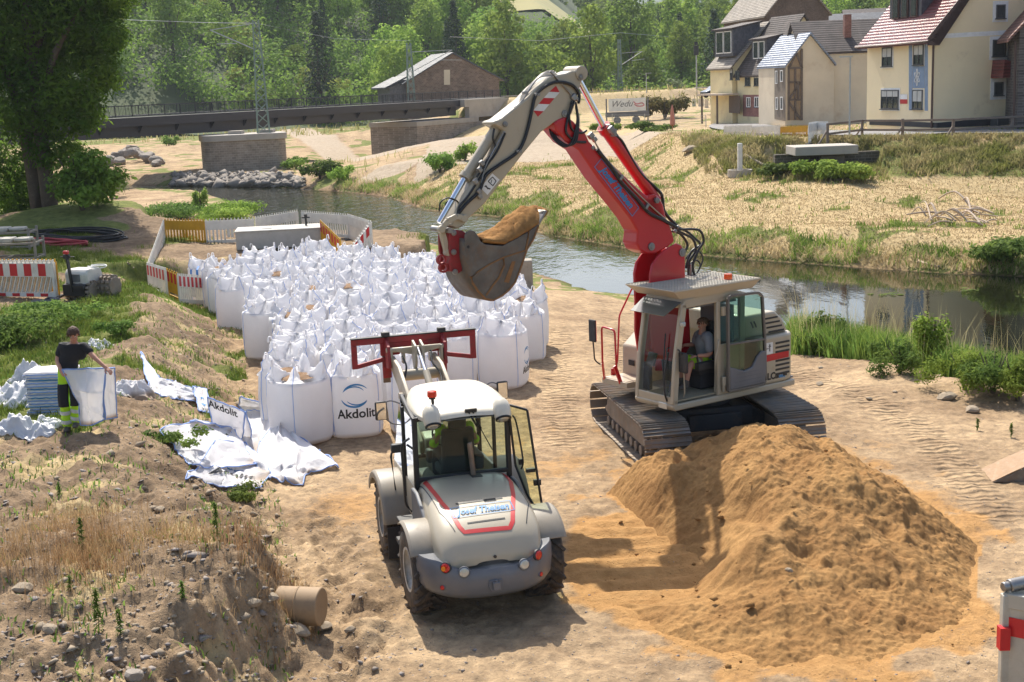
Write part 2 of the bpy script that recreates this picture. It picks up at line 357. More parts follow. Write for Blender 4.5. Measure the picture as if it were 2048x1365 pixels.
def zfine(x, y, z):
 """clods and ruts on top of the smooth shape"""
 dr, ir = polydist(x, y, RIVER); dm, im = polydist(x, y, MOUND); near = sst(60, 30, y)
 a = .055*fbm(x, y, 5, 1.6, .55)+.018*fbm(x, y, 3, 9)
 a = np.where(im, a*1.9+.05*np.abs(fbm(x, y, 4, 2.2)), a*.75)
 edge = np.exp(-((dm-.5)/.6)**2)*np.where(y < 20, 1., .45); a = a+edge*(.15*fbm(x, y, 4, 1.7, .6)+.07*np.abs(fbm(x, y, 3, 5)))
 lumps = sst(14.6, 12.5, y)*im; a = a+lumps*.12*np.abs(fbm(x, y, 4, 2.6))
 fl_, fi_ = polydist(x, y, FLAT); a = a*np.where(fi_, .35, 1)+np.where(fi_, .034*np.sin(y*15+.8*np.sin(x*1.3))*sst(0, .3, fl_), 0)
 far = .05*fbm(x, y, 4, .7)
 return z+np.where(y < 60, a*near+far*(1-near), far)*np.where(ir, .3, 1)
yy = np.exp(np.linspace(math.log(7.), math.log(270), 940)); uu = np.linspace(-.60, .60, 430)
U2, Y2 = np.meshgrid(uu, yy); X2 = U2*Y2
Z2 = zbase(X2, Y2); MK = masks(X2, Y2, Z2); Z2 = zfine(X2, Y2, Z2)
NY, NU = X2.shape
# wide border so that the sheet reaches past every view
def zat(x, y):
 """height of the finished ground under a point"""
 j = np.clip((np.log(np.maximum(y, 7.01))-math.log(7.))/(math.log(270)-math.log(7.))*(NY-1), 0, NY-1.001); i = np.clip((np.asarray(x)/np.maximum(y, 7.01)+.6)/1.2*(NU-1), 0, NU-1.001)
 j0 = np.floor(j).astype(int); i0 = np.floor(i).astype(int); fj = j-j0; fi = i-i0
 return (Z2[j0, i0]*(1-fj)*(1-fi)+Z2[j0+1, i0]*fj*(1-fi)+Z2[j0, i0+1]*(1-fj)*fi+Z2[j0+1, i0+1]*fj*fi)
def zp(x, y): return float(zat(np.array(x, float), np.array(y, float)))
def on(px, py, z0=0., it=6):
 """point of the ground seen along a sight line"""
 d = ray(px, py); t = np.linspace(8, 262, 2600)/d.y; h = zat(d.x*t, d.y*t)-(CAM_H+d.z*t); k = np.argmax(h > 0) if (h > 0).any() else len(t)-1; t = t[max(k, 1)-1]; return Vector((d.x*t, d.y*t, zp(d.x*t, d.y*t)))
def gridfaces(n, m):
 a = np.arange(n*m).reshape(n, m); return np.stack([a[:-1, :-1], a[:-1, 1:], a[1:, 1:], a[1:, :-1]], -1).reshape(-1, 4)
def ground_material():
 t = NT('ground_soil'); co = t.coord(); A1 = t.n('VertexColor', layer_name='m1'); A2 = t.n('VertexColor', layer_name='m2')
 s1 = t.n('SeparateColor'); t.l(A1, 0, s1, 0); s2 = t.n('SeparateColor'); t.l(A2, 0, s2, 0)
 n1 = t.noise(.45, 7, co, .65); n2 = t.noise(5, 7, co, .7); n3 = t.noise(32, 4, co, .7)
 r1 = t.ramp(n1, 0, .36, .66, lin((.29, .20, .12)), lin((.56, .41, .25)))
 r2 = t.ramp(n2, 0, .30, .72, (.50, .49, .50, 1), (1.22, 1.19, 1.15, 1)); m = t.mix(1., (r1, 0), (r2, 0), 'MULTIPLY')
 vo = t.n('TexVoronoi'); vo.inputs['Scale'].default_value = 16; t.l(co[0], co[1], vo, 'Vector'); rv = t.ramp(vo, 'Distance', .05, .24, (1, 1, 1, 1), (0, 0, 0, 1))
 vc = t.n('SeparateColor'); t.l(vo, 'Color', vc, 0); vr = t.ramp(vc, 0, .55, .62); mm = t.n('Math', operation='MULTIPLY'); t.l(rv, 0, mm, 0); t.l(vr, 0, mm, 1)
 m = t.mix((mm, 0), (m, 0), lin((.38, .33, .29)))
 gm = t.mix((A1, 1), (1, 1, 1, 1), (.68, .68, .71, 1)); m = t.mix(1., (m, 0), (gm, 0), 'MULTIPLY')
 def layer(prev, src, ch, c0, c1, nz, lo=.35, hi=.6, soft=.25):
  ra = t.ramp(nz, 0, .3, .7, lin(c0), lin(c1)); ad = t.n('Math', operation='ADD'); t.l(src, ch, ad, 0); t.l(nz, 0, ad, 1); sb = t.n('Math', operation='SUBTRACT'); t.l(ad, 0, sb, 0); sb.inputs[1].default_value = .5
  rr = t.ramp(sb, 0, lo, hi); mu = t.n('Math', operation='MULTIPLY'); t.l(rr, 0, mu, 0); t.l(src, ch, mu, 1); ms = t.n('Math', operation='MINIMUM'); t.l(rr, 0, ms, 0); p = t.n('Math', operation='MULTIPLY'); t.l(src, ch, p, 0); p.inputs[1].default_value = 1.6; t.l(p, 0, ms, 1)
  return t.mix((ms, 0), (prev, 0), (ra, 0))
 m = layer(m, s1, 0, (.34, .18, .065), (.52, .30, .12), n2, .2, .6)
 nf = t.noise(2.6, 8, co, .75)
 m = layer(m, s2, 0, (.30, .235, .165), (.47, .385, .29), nf)
 m = layer(m, s1, 2, (.33, .235, .11), (.58, .45, .255), nf, .2, .55)
 m = layer(m, s1, 1, (.075, .10, .025), (.24, .25, .07), nf)
 wr = t.mix((s2, 2), (1, 1, 1, 1), (.45, .42, .38, 1)); m = t.mix(1., (m, 0), (wr, 0), 'MULTIPLY')
 t.l(m, 0, t.b, 'Base Color'); t.b.inputs['Roughness'].default_value = .95; t.b.inputs['Specular IOR Level'].default_value = .15
 b1 = t.bump(n2, 0, .9, .07); b2 = t.bump(n3, 0, .8, .018, b1); b3 = t.bump(mm, 0, 1., .015, b2)
 wv = t.n('TexWave', bands_direction='Y'); wv.inputs['Scale'].default_value = 1.6; wv.inputs['Distortion'].default_value = 4; wv.inputs['Detail'].default_value = 3; t.l(co[0], co[1], wv, 'Vector')
 wm = t.n('Math', operation='MULTIPLY'); t.l(wv, 1, wm, 0); t.l(s2, 1, wm, 1); t.bump(wm, 0, .8, .05, b3)
 return t.m
V = np.stack([X2, Y2, Z2], -1).reshape(-1, 3)
ground = npmesh('ground', V, gridfaces(NY, NU), ground_material(), smooth=True); tag(ground, kind='structure')
for nm, ch in (('m1', MK[:3]), ('m2', (MK[3], MK[4], MK[5]))):
 ca = ground.data.color_attributes.new(nm, 'FLOAT_COLOR', 'POINT'); arr = np.ones((NY*NU, 4), np.float32)
 for k in range(3): arr[:, k] = np.clip(ch[k].ravel(), 0, 1)
 if nm == 'm1': arr[:, 3] = polydist(X2, Y2, MOUND)[1].ravel()*sst(.2, 1.2, polydist(X2, Y2, MOUND)[0]).ravel()
 ca.data.foreach_set('color', arr.ravel())
# coarse land outside the surveyed fan, one sheet to the horizon
ms = mat('far_soil', (.16, .13, .07), .95, dirt=(.09, .11, .03), dscale=.05)
b = MB(); q = [(-3000, -800), (3000, -800), (3000, 4200), (-3000, 4200)]; b.add([(x, y, -3.4) for x, y in q], [(0, 1, 2, 3)])
gb = b.build('land', ms); tag(gb, kind='structure')
# ------------------------------------------------------------------ river
def water_material():
 t = NT('river_water'); co, k = t.coord('Object', (1, 1, 1)); cc = (co, k)
 t.b.inputs['Base Color'].default_value = (.012, .014, .006, 1); t.b.inputs['Roughness'].default_value = .04; t.b.inputs['IOR'].default_value = 1.33; t.b.inputs['Specular IOR Level'].default_value = .75
 big = t.noise(.09, 2, cc); rb = t.ramp(big, 0, .42, .62); m2 = t.n('Mapping'); m2.inputs['Scale'].default_value = (1, .45, 1); tc = t.n('TexCoord'); t.l(tc, 'Object', m2, 0)
 n = t.noise(1.5, 3, (m2, 0), .5); n2 = t.noise(6, 3, (m2, 0), .6)
 sy = t.n('SeparateXYZ'); t.l(tc, 'Object', sy, 0); ry = t.n('MapRange', clamp=True); t.l(sy, 1, ry, 0); ry.inputs[1].default_value = 52; ry.inputs[2].default_value = 80; ry.inputs[3].default_value = .012; ry.inputs[4].default_value = 1.0
 st = t.n('Math', operation='MULTIPLY_ADD'); t.l(rb, 0, st, 0); st.inputs[1].default_value = .05; t.l(ry, 0, st, 2)
 b1 = t.n('Bump'); b1.inputs['Distance'].default_value = .12; t.l(n, 0, b1, 'Height'); t.l(st, 0, b1, 'Strength')
 b2 = t.n('Bump'); b2.inputs['Distance'].default_value = .03; t.l(n2, 0, b2, 'Height'); t.l(st, 0, b2, 'Strength'); t.l(b1, 0, b2, 'Normal'); t.l(b2, 0, t.b, 'Normal')
 return t.m
b = MB(); b.add([(x, y, WATER) for x, y in RIVER], []); RV = [(-95, 120), (-40, 108), (-28, 100), (-22, 82), (-14, 68), (-4, 50), (2, 44), (6, 40), (9, 34), (16, 18), (46, 2), (60, 40), (34, 52), (24, 56), (14, 64), (8, 78), (2, 96), (-8, 112), (-24, 128), (-60, 146), (-95, 152)]
b = MB(); b.add([(x, y, WATER) for x, y in RV], [tuple(range(len(RV)))])
river = b.build('river', water_material()); tag(river, kind='structure')
# ------------------------------------------------------------------ hills
def zhill(x, y):
 """valley side: steep on the left, easing into a side valley in the middle, far ridge on the right"""
 a = x/np.maximum(y, 1)
 s0 = 232+18*fbm(x, y, 2, .006)-22*sst(-.12, -.3, a)
 sl = .42*sst(-.02, -.16, a)+.30*sst(-.16, -.02, a)*sst(.17, .06, a)+.21*sst(.05, .16, a)
 d = np.maximum(y-s0, 0); z = sl*d*(1-.0004*d)+.0*d
 z = z+(9+.0*x)*sst(0, 60, d)*fbm(x, y, 3, .008)*.5
 cap = np.tan(np.radians(3.3+3*sst(.1, .0, a)+7*sst(-.02, -.16, a)))*y-9; z = np.where(d > 0, np.minimum(z, np.maximum(cap, 2)), z)
 return z+1.5-3*sst(0, -30, y-s0)
hy = np.linspace(214, 900, 110); hu = np.linspace(-.75, .75, 120); HU, HY = np.meshgrid(hu, hy); HX = HU*HY; HZ = zhill(HX, HY)
mh = mat('hill_soil', (.05, .075, .02), .95, dirt=(.14, .12, .05), dscale=.03, damt=.3)
hills = npmesh('hills', np.stack([HX, HY, HZ], -1).reshape(-1, 3), gridfaces(*HX.shape), mh, smooth=True); tag(hills, kind='structure')
ry = np.linspace(1300, 2600, 20); rx = np.linspace(-1600, 2200, 120); RX, RY = np.meshgrid(rx, ry)
RZ = np.minimum((RY-1300)*.4, 260)*(.55+.2*fbm(RX, RY, 4, .0012)); mr = mat('far_ridge', (.05, .085, .035), .95, dirt=(.03, .05, .02), dscale=.02, damt=.8)
ridge = npmesh('hills', np.stack([RX, RY, RZ], -1).reshape(-1, 3), gridfaces(*RX.shape), mr, smooth=True); tag(ridge, kind='structure')
# ------------------------------------------------------------------ sand heap
def sand_height(x, y):
 d, i = polydist(x, y, SAND_OUT); n = fbm(x, y, 4, .9); sl = .26+.36*sst(15.4, 17.8, y)+.5*sst(3., 1.6, x)*sst(17.5, 19, y)+.25*np.exp(-((x-2.6)**2+(y-16.6)**2)/.5); h = sl*d*(1+.22*n)
 h = 1.27*np.tanh(h/1.05); h = h+.07*np.abs(fbm(x+3, y, 4, 1.1))*sst(0, .5, d)
 c = G(1290, 1150); r = np.hypot((x-c.x)/1.0, (y-c.y)/.85)
 ridge, _ = polydist(x, y, [(2.35, 19.6), (3.4, 18.6), (3.6, 17.2), (3.15, 16.3)], False); h = h+.22*np.exp(-(ridge/.42)**2)*sst(0, .5, d)
 ridge2, _ = polydist(x, y, [(3.4, 18.8), (4.6, 18.3), (5.6, 17.6)], False); h = h+.10*np.exp(-(ridge2/.5)**2)*sst(0, .5, d)
 gl = np.abs(fbm(x*1.0-y*.25, y*.45, 3, 1.4)); h = h-.10*gl*sst(.2, .8, d)+.06*fbm(x, y, 3, 1.1)*sst(.3, 1, d)
 lump = .020*fbm(x, y, 4, 9, .65)+.045*np.maximum(fbm(x, y, 4, 1.9, .6), 0); smooth = sst(2.2, 1.3, r)*(y < 19); h = h+lump*(1-.8*smooth)*sst(0, .15, d)
 h = h+smooth*.012*np.sin(r*26)*i
 return np.where(i, h, 0)
sx = np.linspace(.4, 7.1, 430); sy = np.linspace(13.6, 23.4, 540); SX, SY = np.meshgrid(sx, sy); SZ = zat(SX, SY)*0+sand_height(SX, SY)
sd_d, sd_i = polydist(SX, SY, SAND_OUT); SZ = np.where(sd_i, SZ-.05, -.25)
def sand_material(name='sand', a=(.28, .15, .058), b_=(.43, .25, .10)):
 if name in MATS: return MATS[name]
 t = NT(name); co = t.coord(); n1 = t.noise(1.3, 6, co, .6); n2 = t.noise(14, 6, co, .75); n3 = t.noise(70, 3, co, .7)
 r1 = t.ramp(n1, 0, .32, .68, lin(a), lin(b_)); r2 = t.ramp(n2, 0, .3, .7, (.78, .76, .74, 1), (1.12, 1.12, 1.12, 1)); m = t.mix(1., (r1, 0), (r2, 0), 'MULTIPLY'); t.l(m, 0, t.b, 'Base Color')
 t.b.inputs['Roughness'].default_value = .95; t.b.inputs['Specular IOR Level'].default_value = .12; b1 = t.bump(n2, 0, .65, .04); t.bump(n3, 0, .5, .012, b1); MATS[name] = t.m; return t.m
SZb = SZ
keep = (SZb[:-1, :-1] > -.2) | (SZb[1:, 1:] > -.2) | (SZb[1:, :-1] > -.2) | (SZb[:-1, 1:] > -.2)
fq = gridfaces(*SX.shape)[keep.ravel()]; used = np.unique(fq); remap = np.full(SX.size, -1); remap[used] = np.arange(len(used))
sandp = npmesh('sand_heap', np.stack([SX, SY, SZb], -1).reshape(-1, 3)[used], remap[fq], sand_material(), smooth=True)
tag(sandp, 'large heap of orange brown sand with a scooped side in front of the excavator', 'sand heap')
def sand_top(x, y): return float(sand_height(np.array(x, float), np.array(y, float)))+.02
# ------------------------------------------------------------------ shared materials
M_CREAM = mat('machine_cream', 'b2a690', .42, dirt='9a7d58', damt=.12, dscale=1.6, var=.05, coat=.25)
M_RED = mat('machine_red', (.52, .012, .02), .34, dirt=(.30, .09, .06), damt=.05, dscale=1.5, var=.08, coat=.4)
M_DRED = mat('worn_red', (.33, .02, .025), .5, dirt=(.10, .055, .04), damt=.6, dscale=6, var=.2)
M_BLACK = mat('black_rubber', (.018, .018, .019), .45, var=.2)
M_BLKP = mat('black_plastic', (.03, .03, .032), .55, dirt=(.12, .10, .08), damt=.3, dscale=5)
M_GREY = mat('machine_grey', (.14, .145, .16), .42, dirt=(.24, .18, .13), damt=.3, dscale=3, coat=.15)
M_MGREY = mat('mid_grey', (.13, .135, .15), .5, dirt=(.2, .15, .1), damt=.3)
M_CHROME = mat('chrome', (.75, .76, .8), .12, 1., var=.03)
M_STEEL = mat('bare_steel', (.32, .31, .30), .42, .8, dirt=(.2, .12, .06), damt=.35, dscale=4, var=.2)
M_TRACK = mat('track_steel', (.24, .21, .18), .5, .35, dirt=(.38, .26, .15), damt=.8, dscale=2.2, var=.25, bump=.4, bscale=18)
M_FRAME = mat('muddy_frame', (.24, .20, .16), .7, .0, dirt=(.28, .18, .10), damt=.7, dscale=3, var=.3, bump=.5, bscale=12)
M_DARK = mat('dark_underbody', (.03, .032, .036), .6, dirt=(.12, .085, .055), damt=.5, dscale=3)
M_BUCKET = mat('worn_bucket_steel', (.16, .145, .13), .45, .35, dirt=(.24, .12, .045), damt=.5, dscale=2.6, var=.35, bump=.3, bscale=9)
M_RUST = mat('rusty_edge', (.26, .13, .05), .8, dirt=(.1, .06, .03), damt=.4, dscale=8)
M_GLASS = glassmat('cab_glass', (.80, .88, .84), .22)
M_TGLASS = glassmat('tinted_glass', (.42, .62, .50), .3)
M_ORANGE = mat('beacon_orange', (.85, .13, .01), .25, coat=.6, transl=.3)
M_REDL = mat('lamp_red', (.6, .01, .01), .15, coat=.8)
M_AMB = mat('lamp_amber', (.85, .25, .01), .15, coat=.8)
M_LENS = mat('lamp_lens', (.55, .55, .5), .12, .3, coat=.8)
M_WHITE = mat('white_paint', (.75, .75, .73), .45, dirt=(.4, .35, .28), damt=.1)
M_BLUE = mat('print_blue', (.02, .23, .50), .5)
M_LBLUE = mat('print_light_blue', (.025, .22, .50), .5)
M_INK = mat('print_black', (.015, .015, .017), .5)
M_RSTRIPE = mat('stripe_red', (.55, .015, .02), .45, dirt=(.3, .1, .06), damt=.1)
M_BLKTYRE = mat('tyre_rubber', (.035, .032, .03), .8, dirt=(.22, .15, .09), damt=.75, dscale=5, bump=.3, bscale=30)
M_SEAT = mat('seat_fabric', (.03, .03, .035), .85)
M_MIRROR = mat('mirror_glass', (.7, .72, .75), .04, 1.)
# ------------------------------------------------------------------ crawler excavator
EXC = Vector((3.46, 24.0, 0)); EA = math.radians(34.4); EH = Vector((-math.cos(EA), -math.sin(EA), 0)); EL = Vector((math.sin(EA), -math.cos(EA), 0))
exc = thing('excavator', 'cream and red crawler excavator with raised boom and full bucket beside the sand heap', 'excavator', EXC)
EZ = zp(3.46, 24.); exc.location.z = 0
def eu(x, y, z): return EH*x+EL*y+Vector((0, 0, z))         # upper frame, relative to the thing
XU = Matrix(((EH.x, EL.x, 0, 0), (EH.y, EL.y, 0, 0), (0, 0, 1, 0), (0, 0, 0, 1)))
def epl(px, py, y): p = Plane(EXC+EL*y, EH); return p.sz(px, py)
def trace(pts, y, o=(840, 120), sc=2.73): return [epl(o[0]+a/sc, o[1]+b/sc, y) for a, b in pts]
# --- undercarriage
TD = Vector((.175, -.985, 0)).normalized(); TN = Vector((.985, .175, 0)).normalized()
XT = Matrix(((TD.x, TN.x, 0, 0), (TD.y, TN.y, 0, 0), (0, 0, 1, 0), (0, 0, 0, 1)))
def stadium(L, r, zc, n=14, sag=.0):
 P = []
 for i in range(n+1): a = math.pi/2-math.pi*i/n; P.append((L+r*math.cos(a), zc+r*math.sin(a)))
 for i in range(n+1): a = -math.pi/2-math.pi*i/n; P.append((-L+r*math.cos(a), zc+r*math.sin(a)))
 return P
def resample(P, n, closed=True):
 Q = list(P)+([P[0]] if closed else []); d = [0]
 for a, b in zip(Q, Q[1:]): d.append(d[-1]+math.hypot(b[0]-a[0], b[1]-a[1]))
 out = []
 for i in range(n):
  t = d[-1]*i/n
  for k in range(len(Q)-1):
   if d[k+1] >= t: break
  f = (t-d[k])/max(1e-9, d[k+1]-d[k]); out.append((Q[k][0]+(Q[k+1][0]-Q[k][0])*f, Q[k][1]+(Q[k+1][1]-Q[k][1])*f))
 return out
for side in (-1, 1):
 cy = side*1.22; W = .84; P = resample(stadium(1.6, .36, .41), 46); b = MB(); n = len(P)
 for i in range(n):
  (x0, z0), (x1, z1) = P[i], P[(i+1) % n]; mx, mz = (x0+x1)/2, (z0+z1)/2; dx, dz = x1-x0, z1-z0; L = math.hypot(dx, dz); dx /= L; dz /= L; nx, nz = -dz, dx
  if nx*(mx-max(-1.6, min(1.6, mx)))+nz*(mz-.41) < 0: nx, nz = -nx, -nz
  def q(a, y, h): return (mx+dx*a+nx*h, y, mz+dz*a+nz*h)
  for y0, y1 in ((cy-W/2, cy+W/2),):
   for a0, a1, h0, h1 in ((-.082, .082, 0, .022), (-.080, -.066, .022, .052), (-.008, .008, .022, .048), (.062, .076, .022, .052)):
    vs = [q(a, y, h) for y in (y0, y1) for a, h in ((a0, h0), (a1, h0), (a1, h1), (a0, h1))]
    b.add(vs, [(0, 1, 2, 3), (7, 6, 5, 4), (0, 4, 5, 1), (1, 5, 6, 2), (2, 6, 7, 3), (3, 7, 4, 0)])
  b.box((mx-nx*.035, cy, mz-nz*.035), (.1, .16, .05), Matrix(((dx, 0, nx), (0, 1, 0), (dz, 0, nz))))
 tr = b.build('track', M_TRACK, exc, bevel=.006, seg=1, xf=XT)
 fr = MB(); prof = stadium(1.35, .20, .42, 6); fr.prism(prof, lambda u, v, t: (u, t, v), cy-.17, cy+.17)
 sp = [(-1.5, .34), (-1.1, .60), (1.2, .58), (1.55, .36), (1.2, .26), (-1.2, .24)]
 for s2 in (-1, 1): fr.prism(sp, lambda u, v, t: (u, t, v), cy+s2*.20, cy+s2*.235)
 for k in range(8): fr.cyl((-1.12+k*.32, cy-.27, .17), (-1.12+k*.32, cy+.27, .17), .095, n=14)
 for k in (-.6, .6): fr.cyl((k, cy-.15, .68), (k, cy+.15, .68), .06)
 fo = fr.build('track_frame', M_FRAME, exc, bevel=.01, xf=XT, smooth=True)
 for e, nm in ((1.6, 'idler_wheel'), (-1.6, 'sprocket')):
  s = MB(); s.lathe([(.0, -.06), (.12, -.08), (.14, -.05), (.27, -.05), (.32, -.08), (.335, -.07), (.335, .07), (.32, .08), (.27, .05), (.14, .05), (.12, .08), (0, .06)], (e, cy, .41), (0, 1, 0), 24); s.build(nm, M_FRAME, exc, smooth=True, xf=XT)
u = MB(); u.box((0, 0, .56), (1.5, 1.5, .34));
for sx_ in (-1, 1):
 for sy_ in (-1, 1): u.prism([(.35, .36), (.75, .36), (1.0, .28), (1.0, .46), (.6, .74), (.3, .74)], lambda a, v, t: (sx_*t, sy_*a*1.15, v), .25, .72)
u.cyl((0, 0, .7), (0, 0, .92), .58, n=32); u.box((-.78, 0, .52), (.1, .9, .22)); u.box((.82, 0, .5), (.12, 1.0, .3))
u.build('undercarriage', M_DARK, exc, bevel=.02, xf=XT)
# --- upper works
d = MB(); d.prism([(1.63, .98), (1.68, 1.04), (1.68, 1.10), (-1.30, 1.10), (-1.30, .98)], lambda x, z, t: (x, t, z), .12, 1.15)
d.prism([(.95, .98), (.95, 1.10), (-1.34, 1.10), (-1.30, .95)], lambda x, z, t: (x, t, z), -1.15, .12)
d.cyl((0, 0, .88), (0, 0, 1.0), .62, n=32); deck = d.build('deck', M_CREAM, exc, bevel=.025, xf=XU)
dk = MB(); dk.box((-.2, .2, 1.115), (2.3, 1.7, .03)); dk.build('deck_plate', M_MGREY, exc, xf=XU)
# tail with rounded plan
def tailplan(r, n=9, x0=-.35):
 P = [(x0, 1.15)]
 for i in range(n+1): t = math.radians(0+90*i/n); P.append((-1.02-.36*math.sin(t)*1., 1.15-.30*(1-math.cos(t))))
 for i in range(n+1): t = math.radians(90-90*i/n); P.append((-1.02-.36*math.sin(t), -1.15+.30*(1-math.cos(t))))
 P.append((x0, -1.15)); return P
tp = tailplan(1)
eb = MB(); eb.prism(tp, lambda x, y, t: (x, y, t), 1.10, 1.98); tail = eb.build('counterweight', M_CREAM, exc, bevel=.05, seg=3, xf=XU)
hd = MB(); hd.prism([(-.12, 1.98), (-.12, 2.40), (-.92, 2.40), (-1.10, 2.25), (-1.26, 1.985)], lambda x, z, t: (x, t, z), -1.05, 1.02)
hood = hd.build('engine_hood', M_CREAM, exc, bevel=.05, seg=3, xf=XU)
# grille slots (recessed dark slots, set 3 mm proud of the panel as framed louvres)
gs = MB()
for k in range(8): gs.box((-.97, 1.152, 1.26+k*.082-(.0)), (.36, .012, .040)) if k != 4 else None
gs.build('grille', M_BLACK, tail, bevel=.01, xf=XU)
gs = MB()
for k in range(4): gs.box((-.78-.055*(3-k), 1.022, 2.03+k*.085), (.40, .012, .035))
for k in range(2): gs.box((-.33-.08*k, 1.022, 2.22), (.03, .012, .14), Matrix.Rotation(.5, 3, 'Y'))
gs.build('grille', M_BLACK, hood, bevel=.01, xf=XU)
for k in range(4):
 pass
def stripe(parent, poly, y, m, name='stripe', dy=.004): b = MB(); b.prism(poly, lambda x, z, t: (x, t, z), y+.001, y+dy); return b.build(name, m, parent, xf=XU)
stripe(tail, [(-.30, 1.52), (-.30, 1.64), (-1.13, 1.66), (-1.13, 1.54)], 1.1505, M_RSTRIPE)
# sticker: arrows and figure
stripe(tail, [(-.53, 1.66), (-.53, 1.87), (-.72, 1.87), (-.72, 1.66)], 1.1505, M_WHITE, 'sticker')
b = MB(); b.box((-.585, 1.1565, 1.765), (.05, .004, .012)); b.box((-.64, 1.1565, 1.755), (.018, .004, .09)); b.box((-.64, 1.1565, 1.80), (.06, .004, .012)); b.cyl((-.64, 1.155, 1.825), (-.64, 1.159, 1.825), .016); b.build('pictogram', M_INK, tail, xf=XU)
def etext(s, size, x, z, m, parent, y=1.156, shear=0, bold=.004, ang=0.):
 ca, sa = math.cos(ang), math.sin(ang)
 return text_on('lettering', s, size, lambda a, b_: eu(x-(a*ca-b_*sa), y, z+(a*sa+b_*ca)), m, parent, shear, bold)
etext('5', .17, -.52, 1.26, M_WHITE, tail); etext('LC', .17, -.68, 1.24, M_INK, tail, bold=.008); etext('SR', .09, -.83, 1.215, M_INK, tail, bold=.006); etext('blue', .10, -.95, 1.215, M_BLUE, tail, shear=.3)
b = MB(); b.box((-1.03, 1.155, 1.30-.06), (.09, .012, .07)); b.build('lamp_socket', M_BLACK, tail, xf=XU)
# right-hand front platform, tank box, steps and red handrails
rb = MB(); rb.prism([(.12, 1.10), (.92, 1.10), (.90, 1.74), (.52, 2.02), (.12, 2.02)], lambda x, z, t: (x, t, z), -1.15, -.42); tank = rb.build('tank_box', M_CREAM, exc, bevel=.035, seg=3, xf=XU)
b = MB(); b.box((.925, -.86, 1.43), (.012, .16, .10)); b.build('lamp_socket', M_BLACK, tank, xf=XU)
pf = MB(); pf.box((1.15, -.78, 1.14), (.52, .72, .10)); pf.box((1.15, -.78, 1.195), (.46, .62, .012)); pf.build('platform', M_CREAM, exc, bevel=.012, xf=XU)
def etube(name, pts, r, m, parent=exc, n=7): b = MB(); b.tube(smoothpath(pts), r, n); return b.build(name, m, parent, smooth=True, xf=XU, angle=60)
def smoothpath(pts, k=5):
 P = [Vector(p) for p in pts]
 if len(P) < 3: return P
 out = []
 for i in range(len(P)-1):
  p0 = P[max(i-1, 0)]; p1 = P[i]; p2 = P[i+1]; p3 = P[min(i+2, len(P)-1)]
  for j in range(k):
   t = j/k; out.append(.5*((2*p1)+(-p0+p2)*t+(2*p0-5*p1+4*p2-p3)*t*t+(-p0+3*p1-3*p2+p3)*t*t*t))
 out.append(P[-1]); return out
def rnd(pts, r=.05):
 """polyline with cut corners"""
 P = [Vector(p) for p in pts]; out = [P[0]]
 for a, b_, c in zip(P, P[1:], P[2:]): out += [b_+(a-b_).normalized()*min(r, (a-b_).length/2), b_+(a-b_).normalized()*r*.3+(c-b_).normalized()*r*.3, b_+(c-b_).normalized()*min(r, (c-b_).length/2)]
 return out+[P[-1]]
def rail(name, pts, r, m, parent=exc, rr=.06): b = MB(); b.tube(rnd(pts, rr), r, 8); return b.build(name, m, parent, smooth=True, xf=XU, angle=60)
rail('handrail', [(1.10, -1.12, 1.2), (1.04, -1.12, 1.5), (.98, -1.12, 2.3), (.64, -1.12, 2.80), (.30, -1.10, 2.82)], .017, M_RED)
rail('handrail', [(1.40, -.62, 1.18), (1.48, -.62, 1.45), (1.50, -.62, 2.16), (1.50, -1.0, 2.18), (1.50, -1.0, 1.45), (1.36, -1.12, 1.16)], .019, M_RED)
b = MB(); b.bar((1.38, -.62, 1.15), (1.52, -.62, 1.5), .03, .07); b.bar((1.38, -1.1, 1.15), (1.5, -1.0, 1.5), .03, .07); b.box((1.12, -1.13, 1.24), (.14, .03, .16)); b.build('rail_bracket', M_RED, exc, xf=XU)
mr = MB(); mr.box((1.62, -1.12, 2.10), (.04, .20, .42)); mo = mr.build('mirror', M_BLKP, exc, bevel=.02, xf=XU)
b = MB(); b.box((1.597, -1.12, 2.10), (.006, .17, .38)); b.build('mirror_glass', M_MIRROR, mo, xf=XU)
etube('mirror_arm', [(1.50, -1.05, 1.45), (1.58, -1.12, 1.55), (1.60, -1.12, 1.75), (1.62, -1.12, 1.95)], .014, M_BLACK, mo)
# --- cab (x from 0 to 1.7, y from .12 to 1.15)
Y0, Y1 = .14, 1.15
def cpil(b, p, q, w=.07, h=.09, up=(1, 0, 0)): b.bar(p, q, w, h, up)
cf = MB()
FB = (1.66, 1.10); FT = (1.42, 2.80)
for y in (Y0+.04, Y1-.04):
 cpil(cf, (FB[0]-.03, y, 1.10), (FB[0]-.10, y, 1.9), .08, .12); cpil(cf, (FB[0]-.10, y, 1.88), (FT[0]-.03, y, 2.82), .08, .12)
 cf.bar((1.40, y, 2.79), (.02, y, 2.82), .08, .09)
cf.bar((.60, Y1-.04, 1.1), (.60, Y1-.04, 2.82), .08, .09); cf.bar((.05, Y1-.04, 1.1), (.02, Y1-.04, 2.84), .08, .12); cf.bar((.05, Y0+.04, 1.1), (.02, Y0+.04, 2.84), .08, .12); cf.bar((.60, Y0+.04, 1.1), (.60, Y0+.04, 2.82), .06, .06)
cf.bar((1.62, Y0, 1.12), (1.62, Y1, 1.12), .08, .12); cf.bar((1.40, Y0, 2.79), (1.40, Y1, 2.79), .09, .08); cf.box((.05, (Y0+Y1)/2, 2.80), (.09, .95, .09))
cf.box((1.655, .62, 1.16), (.03, .9, .14))
cab = cf.build('cab_frame', M_CREAM, exc, bevel=.018, xf=XU)
